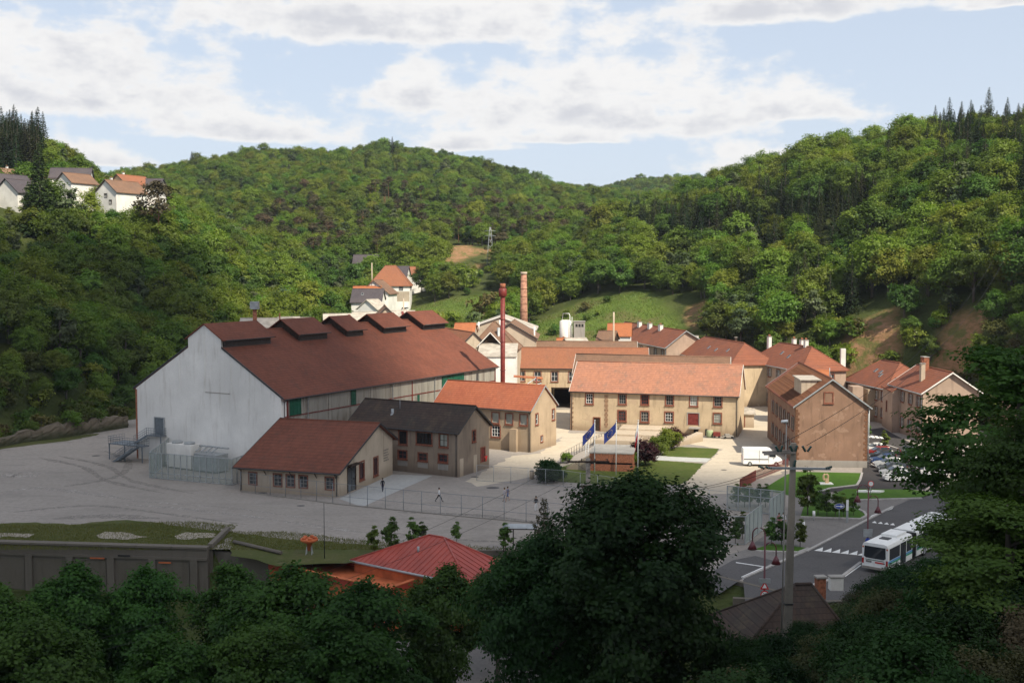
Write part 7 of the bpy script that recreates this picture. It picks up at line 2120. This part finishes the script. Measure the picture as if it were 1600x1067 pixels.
def car(x, y, z, ang, c, label, kind='hatch', L=4.1, group=None):
    t = thing('parked_car', label, 'car', (x, y, z), ang, group)
    key = ('car', kind, c)
    if key not in VC:
        hl_ = L / 2; b = MB()
        loft(b, [(-hl_, .62, .66, .35, .72), (-hl_ + .08, .80, .80, .26, .86), (-hl_ + .9, .84, .80, .2, .93), (hl_ - 1.25, .84, .80, .2, .92), (hl_ - .35, .82, .76, .22, .78), (hl_, .66, .62, .32, .62)])
        rx = -hl_ + (.15 if kind != 'saloon' else .75)
        g = MB(); loft(g, [(rx, .72, .60, .86, 1.18), (rx + .45, .77, .60, .88, 1.40), (hl_ - 2.0, .77, .60, .88, 1.42), (hl_ - 1.15, .76, .70, .88, .93)])
        rf = MB(); loft(rf, [(rx + .30, .60, .56, 1.36, 1.42), (rx + .6, .62, .56, 1.39, 1.46), (hl_ - 2.1, .62, .56, 1.40, 1.46), (hl_ - 1.8, .61, .58, 1.33, 1.38)])
        p = MB()
        for xx in (-.2, rx + .5):
            for s in (-1, 1): p.add([(xx, s * .785, .9), (xx + .09, s * .785, .9), (xx + .09, s * .615, 1.4), (xx, s * .615, 1.4)], [(0, 1, 2, 3)])
        hlp = MB(); 
        h2 = MB()
        for s in (-1, 1): hlp.box(hl_ - .22, hl_ - .05, s * .62 - .14, s * .62 + .14, .58, .70)
        VC[key] = (b.mesh('body', paint(c)), g.mesh('window_glass', M['carglass']), rf.mesh('roof', paint(c)), p.mesh('door_pillar', paint(c)),
                   MB().box(-.03, .03, -.14, .14, 0, .12).mesh('headlight', lampw), MB().box(-.03, .03, -.12, .12, 0, .2).mesh('tail_light', lampred), MB().box(-.03, .03, -.26, .26, 0, .11).mesh('number_plate', M['white_paint']))
    me = VC[key]; hl_ = L / 2
    for m_, n_ in zip(me[:4], ('body', 'window_glass', 'roof', 'door_pillar')): link(m_, n_, t)
    for s in (-1, 1): link(me[4], 'headlight', t, (hl_ - .10, s * .58, .60)); link(me[5], 'tail_light', t, (-hl_ + .03, s * .66, .68))
    link(me[6], 'number_plate', t, (-hl_ - .01, 0, .5))
    wheels(t, (-hl_ + .75, hl_ - .8), .76)
    return t
WH, BK_, BL, SI, RD, DG, GR = (.75, .75, .74), (.02, .02, .022), (.03, .06, .16), (.42, .43, .44), (.22, .02, .02), (.07, .075, .08), (.05, .12, .08)
row1 = [(WH, 'white'), (RD, 'dark red'), (BK_, 'black'), (BL, 'blue'), (SI, 'silver'), (DG, 'dark grey'), (SI, 'silver'), (WH, 'white')]
a, b = Vector(G(1367, 706)), Vector(G(1404, 751))
for i, (c, nme) in enumerate(row1):
    p = a.lerp(b, i / 7); 
    car(p.x, p.y, .012, R(176 + (i % 3) * 2), c, ('white car, farthest of the left parked row', 'dark red car second in the left parked row', 'black car third in the left parked row', 'blue car in the middle of the left parked row', 'silver car right before the grey one in the left row', 'dark grey car in the nearer half of the left row', 'silver car next to the nearest parked one', 'white car, nearest of the left parked row')[i], 'hatch' if i % 3 else 'saloon', group='cars parked beside the brown house')
row2 = [(DG, 'grey'), (BL, 'blue'), (SI, 'silver'), (WH, 'white'), (SI, 'silver'), (WH, 'white')]
for i, (c, nme) in enumerate(row2):
    p = a.lerp(b, (i + 1) / 7) + Vector((5.6, .8))
    car(p.x, p.y, .012, R(-2 - (i % 2) * 3), c, '%s car, number %s from the back in the right parked row' % (nme, ('one', 'two', 'three', 'four', 'five', 'six')[i]), 'hatch' if i % 2 else 'saloon', group='cars parked beside the brown house')
x, y, z = PD(634, 463, 372); car(x, y, zat(x, y) + .05, R(70), WH, 'tiny white car on the village lane below the hill')
x, y, z = PD(602, 490, 340); car(x, y, zat(x, y) + .05, R(80), DG, 'tiny dark car beside the white village house')
# van
def van():
    x, y = G(1190, 727); t = thing('white_van', 'long white delivery van parked at the dark side of the brown house', 'van', (x, y, .01), R(-4))
    b = MB(); loft(b, [(-2.85, .92, .86, .4, 2.45), (-2.78, .98, .90, .35, 2.62), (.85, .98, .90, .35, 2.62), (1.25, .98, .86, .35, 2.5), (1.95, .98, .84, .35, 1.75), (2.1, .97, .86, .36, 1.45), (2.75, .94, .80, .36, 1.1), (2.9, .8, .72, .42, .85)]); b.build('body', M['white_paint'], t)
    g = MB(); g.add([(1.28, -.8, 2.42), (1.28, .8, 2.42), (2.02, .8, 1.62), (2.02, -.8, 1.62)], [(0, 3, 2, 1)]); 
    for v in range(4): pass
    w = MB(); w.add([(1.33, -.7, 2.42), (1.33, .7, 2.42), (2.02, .78, 1.68), (2.02, -.78, 1.68)], [(0, 3, 2, 1)]); o = w.build('windscreen', M['carglass'], t, (.03, 0, .03))
    for s in (-1, 1):
        w = MB(); w.add([(.95, s * .985, 1.45), (1.9, s * .975, 1.45), (1.85, s * .93, 1.72), (1.35, s * .905, 2.2), (.95, s * .93, 2.2)], [(0, 1, 2, 3, 4)]); w.build('side_window', M['carglass'], t, (0, s * .012, 0))
        w = MB(); w.box(.83, .86, s * .985 - .01, s * .985 + .01, .5, 2.3); w.box(-.5, -.47, s * .985 - .01, s * .985 + .01, .5, 2.4); w.box(-2.7, .8, s * .99 - .015, s * .99 + .015, 1.02, 1.12); w.build('door_seam', M['dark_metal'], t)
        w = MB(); w.box(2.72, 2.84, s * .68 - .12, s * .68 + .12, .85, 1.05); w.build('headlight', lampw, t)
        w = MB(); w.box(-2.88, -2.84, s * .85 - .06, s * .85 + .06, .9, 1.5); w.build('tail_light', lampred, t)
        w = MB(); w.box(1.75, 1.85, s * 1.1 - .1, s * 1.1 + .1, 1.45, 1.8); w.build('wing_mirror', M['black'], t)
    w = MB(); w.box(2.8, 2.95, -.85, .85, .38, .6); w.build('bumper', M['dark_metal'], t)
    wheels(t, (-1.85, 1.95), .88, .36)
van()
def bus():
    x, y = G(1387, 899); t = thing('city_bus', 'white city bus with green blue stripe driving away up the road', 'bus', (x, y, .01), R(50))
    W_ = 1.27; L = 17.5; m = M['white_paint']; off = W_
    # local x forwards, y left; the right rear corner stands at the origin
    T = Matrix.Translation((0, off, 0))
    b = MB()
    def seg(x0, x1):
        prof = [(-W_, .38), (W_, .38), (W_, 2.5), (W_ - .12, 2.78), (W_ - .35, 2.86), (-W_ + .35, 2.86), (-W_ + .12, 2.78), (-W_, 2.5)]
        vs = [(x0, p[0] + off, p[1]) for p in prof] + [(x1, p[0] + off, p[1]) for p in prof]; n = 8
        b.add(vs, [tuple(range(n)), tuple(range(n, 2 * n))[::-1]] + [(i, n + i, n + (i + 1) % n, (i + 1) % n) for i in range(n)])
    seg(0, 6.2); seg(7.4, L); bo = b.build('body', m, t); fix_normals(bo)
    w = MB(); k = 12
    for i in range(k):
        x0 = 6.2 + 1.2 * i / k; r_ = .05 if i % 2 else .0
        w.box(x0, x0 + 1.2 / k, r_ + .03, 2 * W_ - r_ - .03, .5, 2.75 - r_)
    w.build('bellows', M['black'], t)
    w = MB(); w.add([(-.02, .22, 1.55), (-.02, .4, 1.4), (-.02, 2.15, 1.4), (-.02, 2.35, 1.55), (-.02, 2.3, 2.55), (-.02, .26, 2.55)], [(0, 1, 2, 3, 4, 5)]); w.build('rear_window', M['carglass'], t); fix_normals(t.children[-1])
    for s, yy in ((0, -.012), (1, 2 * W_ + .012)):
        for x0, x1 in ((.35, 2.9), (4.7, 6.0), (7.6, 10.2), (10.3, 12.6), (14.0, 16.8)):
            w = MB(); w.box(x0, x1, yy - .01, yy + .01, 1.35, 2.45); w.build('side_window', M['carglass'], t)
        if s == 0:
            for x0, x1 in ((3.1, 4.5), (12.7, 13.9)):
                w = MB(); w.box(x0, x1, yy - .015, yy + .01, .42, 2.5); d_ = w.build('door', M['carglass'], t); w = MB(); w.box((x0 + x1) / 2 - .03, (x0 + x1) / 2 + .03, yy - .03, yy - .015, .42, 2.5); w.build('door_leaf_edge', M['dark_metal'], d_)
        for z0, z1, mm in ((1.12, 1.3, simple('stripe_blue', (.12, .3, .55), .5)), (.95, 1.1, simple('stripe_green', (.05, .32, .16), .5))):
            for x0, x1 in ((.05, 3.05), (4.55, 6.15), (7.45, 12.6), (14, 17.4)):
                w = MB(); w.box(x0, x1, yy - .008, yy + .008, z0, z1); w.build('stripe', mm, t)
    for s in (.1, 2 * W_ - .1):
        w = MB(); w.box(-.03, 0, s - .09, s + .09, .85, 1.35); w.build('tail_light', lampred, t)
        w = MB(); w.box(-.03, 0, s - .07, s + .07, 2.35, 2.5); w.build('marker_light', M['orange_paint'], t)
    w = MB(); w.box(-.1, 0, .05, 2 * W_ - .05, .38, .6); w.build('bumper', M['plinth'], t)
    w = MB(); w.box(-.025, -.005, .4, 1.25, .98, 1.12); w.build('red_lettering', signred, t)
    w = MB(); w.box(-.025, -.005, 1.6, 2.15, .98, 1.16); w.build('number_plate', M['pavement'], t)
    w = MB(); w.box(-.02, -.005, .35, 2.2, 1.22, 1.28); w.build('grille_line', M['green_paint'], t)
    w = MB(); w.box(2.1, 3.0, .85, 1.75, 2.86, 2.93); w.build('roof_hatch', M['dark_metal'], t)
    w = MB(); w.box(3.4, 5.9, .5, 2.05, 2.86, 3.1); w.build('roof_unit', m, t)
    if 1:
        for xx in (2.3, 9.6, 14.6):
            for s in (0, 1):
                wm = MB(); wm.tube([(0, -.02, 0), (0, .2, 0)], .48, 18); o = wm.build('wheel', M['black'], t, (xx, 2 * W_ * s + (.02 if not s else -.2), .48)); rm = MB(); rm.tube([(0, -.05 if not s else .2, 0), (0, .0 if not s else .24, 0)], .27, 14); rm.build('rim', M['zinc'], o)
bus()

# ------------------------------------------------------------------ people
def person_mesh(stride, armsw, key):
    if key in VC: return VC[key]
    J = {}; E_ = []; Rr = {}
    def j(n, p, r, par=None):
        J[n] = Vector(p); Rr[n] = r
        if par: E_.append((par, n))
    j('pelvis', (0, 0, .93), .135); j('belly', (0, 0, 1.08), .125, 'pelvis'); j('chest', (0, .02, 1.28), .145, 'belly'); j('neckb', (0, .02, 1.45), .07, 'chest'); j('neck', (0, .03, 1.52), .052, 'neckb'); j('head1', (0, .04, 1.60), .082, 'neck'); j('head2', (0, .05, 1.69), .088, 'head1'); j('head3', (0, .04, 1.755), .06, 'head2'); 
    for s, nm in ((-1, 'l'), (1, 'r')):
        k = s * stride; q = -s * armsw
        j('hip' + nm, (s * .09, 0, .88), .105, 'pelvis'); j('knee' + nm, (s * .10, .22 * k + .04, .50), .068, 'hip' + nm); j('calf' + nm, (s * .10, .30 * k - .02, .33), .06, 'knee' + nm); j('ank' + nm, (s * .10, .40 * k - .03, .09), .042, 'calf' + nm); j('toe' + nm, (s * .12, .40 * k + .15, .035), .035, 'ank' + nm)
        j('sho' + nm, (s * .17, .01, 1.40), .065, 'neckb'); j('elb' + nm, (s * .23, .10 * q, 1.13), .045, 'sho' + nm); j('wri' + nm, (s * .22, .26 * q + .06, .93), .03, 'elb' + nm); j('hand' + nm, (s * .21, .30 * q + .08, .85), .034, 'wri' + nm)
        for f in range(4): j('f%d' % f + nm, (s * .21 + (f - 1.5) * .006, .31 * q + .05 + f * .018, .765 + abs(f - 1.4) * .008), .009, 'hand' + nm)
        j('th' + nm, (s * .18, .30 * q + .13, .82), .010, 'hand' + nm)
    ns = list(J); me = bpy.data.meshes.new('person_body'); me.from_pydata([J[n] for n in ns], [(ns.index(a), ns.index(b)) for a, b in E_], [])
    ob = bpy.data.objects.new('tmp_body', me); col.objects.link(ob)
    me.skin_vertices.new() if hasattr(me.skin_vertices, 'new') and not me.skin_vertices else None
    md = ob.modifiers.new('skin', 'SKIN'); 
    if not me.skin_vertices: 
        pass
    for i, n in enumerate(ns):
        me.skin_vertices[0].data[i].radius = (Rr[n], Rr[n] * (.8 if n in ('chest', 'belly', 'pelvis', 'neckb') else 1)); me.skin_vertices[0].data[i].use_root = (n == 'pelvis')
    md2 = ob.modifiers.new('sub', 'SUBSURF'); md2.levels = 1; md2.render_levels = 1
    dg = bpy.context.evaluated_depsgraph_get(); dg.update()
    ev = bpy.data.meshes.new_from_object(ob.evaluated_get(dg)); bpy.data.objects.remove(ob)
    for p in ev.polygons: p.use_smooth = True
    VC[key] = ev
    return ev
skin_m = simple('skin', (.45, .27, .18), .6, .3, 0, .05)
def person(u, v, face, top, legs, hair, label, stride=1, bare_legs=False, sc_=1., z=0., sleeves=True, bag=None):
    x, y = G(u, v, z); t = thing('person', label, 'person', (x, y, z + .012), R(face)); t.scale = (sc_,) * 3
    base = person_mesh(stride, stride * .8, ('p', stride)); me = base.copy(); me.materials.clear()
    for m_ in (skin_m, simple('shirt', top, .9, .1, 0, .1), simple('trousers', legs, .9, .1, 0, .1), M['black']): me.materials.append(m_)
    for p in me.polygons:
        c = p.center
        if c.z < .09: i = 3
        elif c.z < .96 and abs(c.x) < .19 - .02: i = 0 if (bare_legs and c.z < .5) else 2
        elif c.z < 1.49 and abs(c.x) < .19: i = 1
        elif c.z < 1.49 and c.z > (1.0 if sleeves else 1.22): i = 1
        else: i = 0
        p.material_index = i
    link(me, 'body', t)
    mb = MB(); mb.tube([(0, .02, 1.62), (0, .015, 1.70), (0, .02, 1.78), (0, .03, 1.815)], [.085, .108, .095, .03], 10); mb.build('hair', simple('hair', hair, .8), t)
    mb = MB(); mb.tube([(0, .125, 1.665), (0, .15, 1.635)], [.012, .02], 6); mb.build('nose', skin_m, t)
    for s in (-.033, .033): mb = MB(); mb.tube([(s, .118, 1.69), (s, .132, 1.69)], .011, 6); mb.build('eye', M['black'], t)
    for s in (-.09, .09): mb = MB(); mb.tube([(s, .04, 1.66), (s * 1.12, .035, 1.665)], .025, 6); mb.build('ear', skin_m, t)
    mb = MB(); mb.box(-.028, .028, .118, .13, 1.60, 1.61); mb.build('mouth', simple('lips', (.3, .1, .09), .6), t)
    if bag: mb = MB(); mb.box(-.16, .16, -.28, -.12, 1.05, 1.45); mb.build('backpack', simple('bag', bag, .8), t)
dk, wt, nv, gy, bg_ = (.02, .02, .025), (.72, .72, .72), (.03, .035, .06), (.25, .25, .27), (.35, .3, .24)
person(598, 768, 20, dk, (.03, .03, .05), (.03, .02, .015), 'person in dark clothes walking past the cream annex door', .7)
person(686, 784, -80, wt, dk, (.04, .025, .02), 'person in white shirt and dark trousers striding across the yard', 1.1)
person(788.5, 784, 60, (.45, .42, .44), gy, (.1, .06, .03), 'person in pale top, left one of the pair walking side by side', .6, True)
person(793.5, 782, 60, (.2, .2, .27), (.12, .15, .28), (.05, .03, .02), 'person in blue shorts, right one of the pair walking side by side', .7, True, sleeves=False)
person(837.5, 798, 180, dk, wt, (.02, .015, .01), 'person in black top and white trousers at the wire fence', .2)
person(1111, 826, 150, dk, nv, (.02, .015, .01), 'person with dark hair and black top behind the cage wire', .3)
person(1138, 828, 200, wt, gy, (.02, .015, .01), 'person in white t-shirt standing inside the cage', .2)
person(1217, 826, 170, (.42, .20, .20), dk, (.04, .02, .015), 'person in pink top with dark trousers walking beside the cage', .6, bag=(.03, .03, .03))
person(1224, 825, 175, wt, dk, (.02, .015, .01), 'person in white top walking right of the pink one', .5, bag=(.04, .04, .06))

# ------------------------------------------------------------------ small house below the road, bottom right
hr = House('tiled_roof_house', 'house with dark brown tiled hip roof below the road, behind the concrete pole', 'house', (14.9, 69.2), 8, 6.6, 6.2, 5.3, 7.9, 'pink_plaster', 'tile_dark', z0=0, kind='hip', hip=(4.3, 1.2), over=(.5, .5), gutter='zinc', low=-2)
hr.chimney(6.4, 3.9, 0, .6, .5, 'brick', 0, above=8.3)
x, y, z = PD(1306, 912, 77); t = thing('white_box', 'small white box mounted beside the chimney of the dark tiled roof', 'box', (x, y, z - 4)); mb = MB(); mb.box(-.45, .45, -.3, .3, 3.6, 4.5); mb.build('casing', M['house_white'], t); mb = MB(); mb.box(-.5, .5, -.35, .35, 4.5, 4.58); mb.build('lid', M['plinth'], t)
gwl = House('pink_outbuilding', 'pinkish outbuilding glimpsed under the branches at the bottom', 'building', (12.2, 66), 10, 5.0, 4, 1.6, 2.6, 'pink_plaster', 'fibre', z0=1.2, over=(.2, .2), gutter=None, low=-2, openings=[('S', 1.2, .0, .9, 1.1, 'door', dict(m='wood_dark'))]); gwl.add_ops()
sheet('lower_street', [(-14, 84), (2, 84), (4, 96), (-14, 98)], -4.0, M['pavement'])

# ------------------------------------------------------------------ unseen cloud, its outline shaped to lay shade on the foreground
def cloud(alt, outline, thick, name, label):
    off = SUN_DIR / SUN_DIR.z * alt
    O = [Vector(p) for p in outline]
    cx = sum((p for p in O), Vector((0, 0))) / len(O)
    # resample outline and lump it
    pts = []
    n = len(O)
    for i in range(n):
        a, b, c, d = O[i - 1], O[i], O[(i + 1) % n], O[(i + 2) % n]
        for k in range(6):
            t = k / 6
            p = .5 * ((2 * b) + (-a + c) * t + (2 * a - 5 * b + 4 * c - d) * t * t + (-a + 3 * b - 3 * c + d) * t ** 3)
            pts.append(p)
    r = random.Random(6); vs = []; fs = []
    rings = [(1.0, 0, 0), (1.03, .18, 1), (1.0, .4, 1), (.9, .65, 1), (.72, .85, 1), (.45, .97, 1), (.15, 1.0, 1)]
    N = len(pts)
    for q, (s, h, l) in enumerate(rings):
        for i, p in enumerate(pts):
            w = wob(p.x * 3 + q * 20, p.y * 3) * .035 * l
            v = cx + (p - cx) * (s + w)
            vs.append((v.x + off.x, v.y + off.y, off.z + thick * h * (1 + wob(p.x * 2, p.y * 2 + 40 * q) * .25)))
    for q in range(len(rings) - 1):
        for i in range(N): fs.append((q * N + i, q * N + (i + 1) % N, (q + 1) * N + (i + 1) % N, (q + 1) * N + i))
    fs.append(tuple(range(N))[::-1]); fs.append(tuple((len(rings) - 1) * N + i for i in range(N)))
    t = NT('cloud_white')
    tr = t.N('ShaderNodeBsdfTranslucent'); df = t.N('ShaderNodeBsdfDiffuse'); tp = t.N('ShaderNodeBsdfTransparent')
    df.inputs[0].default_value = (.85, .85, .87, 1); tr.inputs[0].default_value = (.8, .8, .82, 1)
    a = t.N('ShaderNodeMixShader'); a.inputs[0].default_value = .4; t.L(df.outputs[0], a.inputs[1]); t.L(tr.outputs[0], a.inputs[2])
    b = t.N('ShaderNodeMixShader'); t.L(tp.outputs[0], b.inputs[1]); t.L(a.outputs[0], b.inputs[2]); t.L(t.ramp(t.noise(.012, 4, .6), .3, .7, .72, .88), b.inputs[0])
    t.L(b.outputs[0], t.out.inputs[0])
    me = bpy.data.meshes.new(name); me.from_pydata(vs, [], fs); me.update(); me.materials.append(t.mat)
    for p in me.polygons: p.use_smooth = True
    o = link(me, name); fix_normals(o); tag(o, label, None, None, 'stuff')
cloud(1500, [(110, 132), (70, 141), (45, 147), (22, 154), (5, 162), (-8, 171), (-19, 184), (-30, 200), (-46, 232), (-70, 272), (-85, 302), (-103, 330), (-134, 322), (-152, 285), (-200, 255), (-270, 150), (-220, 0), (-80, -70), (60, -60), (130, 30), (140, 100)], 13, 'cloud', 'unseen cloud shaped to shade the foreground')
rb = random.Random(31)
for i, (u, v, D, s) in enumerate(((1345, 905, 88, 1.5), (1370, 898, 90, 1.6), (1395, 893, 90, 1.7), (1322, 925, 84, 1.2), (1420, 884, 88, 1.8), (1450, 870, 84, 2.0), (1350, 940, 70, 1.5), (1385, 925, 72, 1.7), (1330, 965, 66, 1.3), (1290, 985, 60, 1.1), (1410, 915, 66, 1.8), (1160, 1010, 58, 1.3), (1120, 1030, 56, 1.2), (1268, 968, 57, 1.2), (1190, 992, 55, 1.2), (1300, 948, 64, 1.2), (1150, 985, 60, 1.2))):
    x, y, zt = PD(u, v, D); z = zat(x, y); s = max(.5, (zt - z) / PR['slopebush_a']['H'])
    plant('slopebush_a' if i % 3 else 'slopebush_b', x, y, min(s, 3.2), None, 'tall dark bush between the road and the scrubby slope', 'bush', 'tall bushes below the road', 'bush', z=z)

# ------------------------------------------------------------------ the air of the valley
def haze():
    me = MB().box(-680, 680, -60, 1420, -9, 135).mesh('haze', [])
    t = bpy.data.materials.new('haze_air'); t.use_nodes = True; nt = t.node_tree; nt.nodes.clear()
    o = nt.nodes.new('ShaderNodeOutputMaterial'); v = nt.nodes.new('ShaderNodeVolumePrincipled')
    v.inputs['Color'].default_value = (.80, .88, 1.0, 1); v.inputs['Density'].default_value = .00009; v.inputs['Anisotropy'].default_value = .2
    nt.links.new(v.outputs[0], o.inputs['Volume']); me.materials.append(t)
    tag(link(me, 'haze'), kind='stuff')
haze()
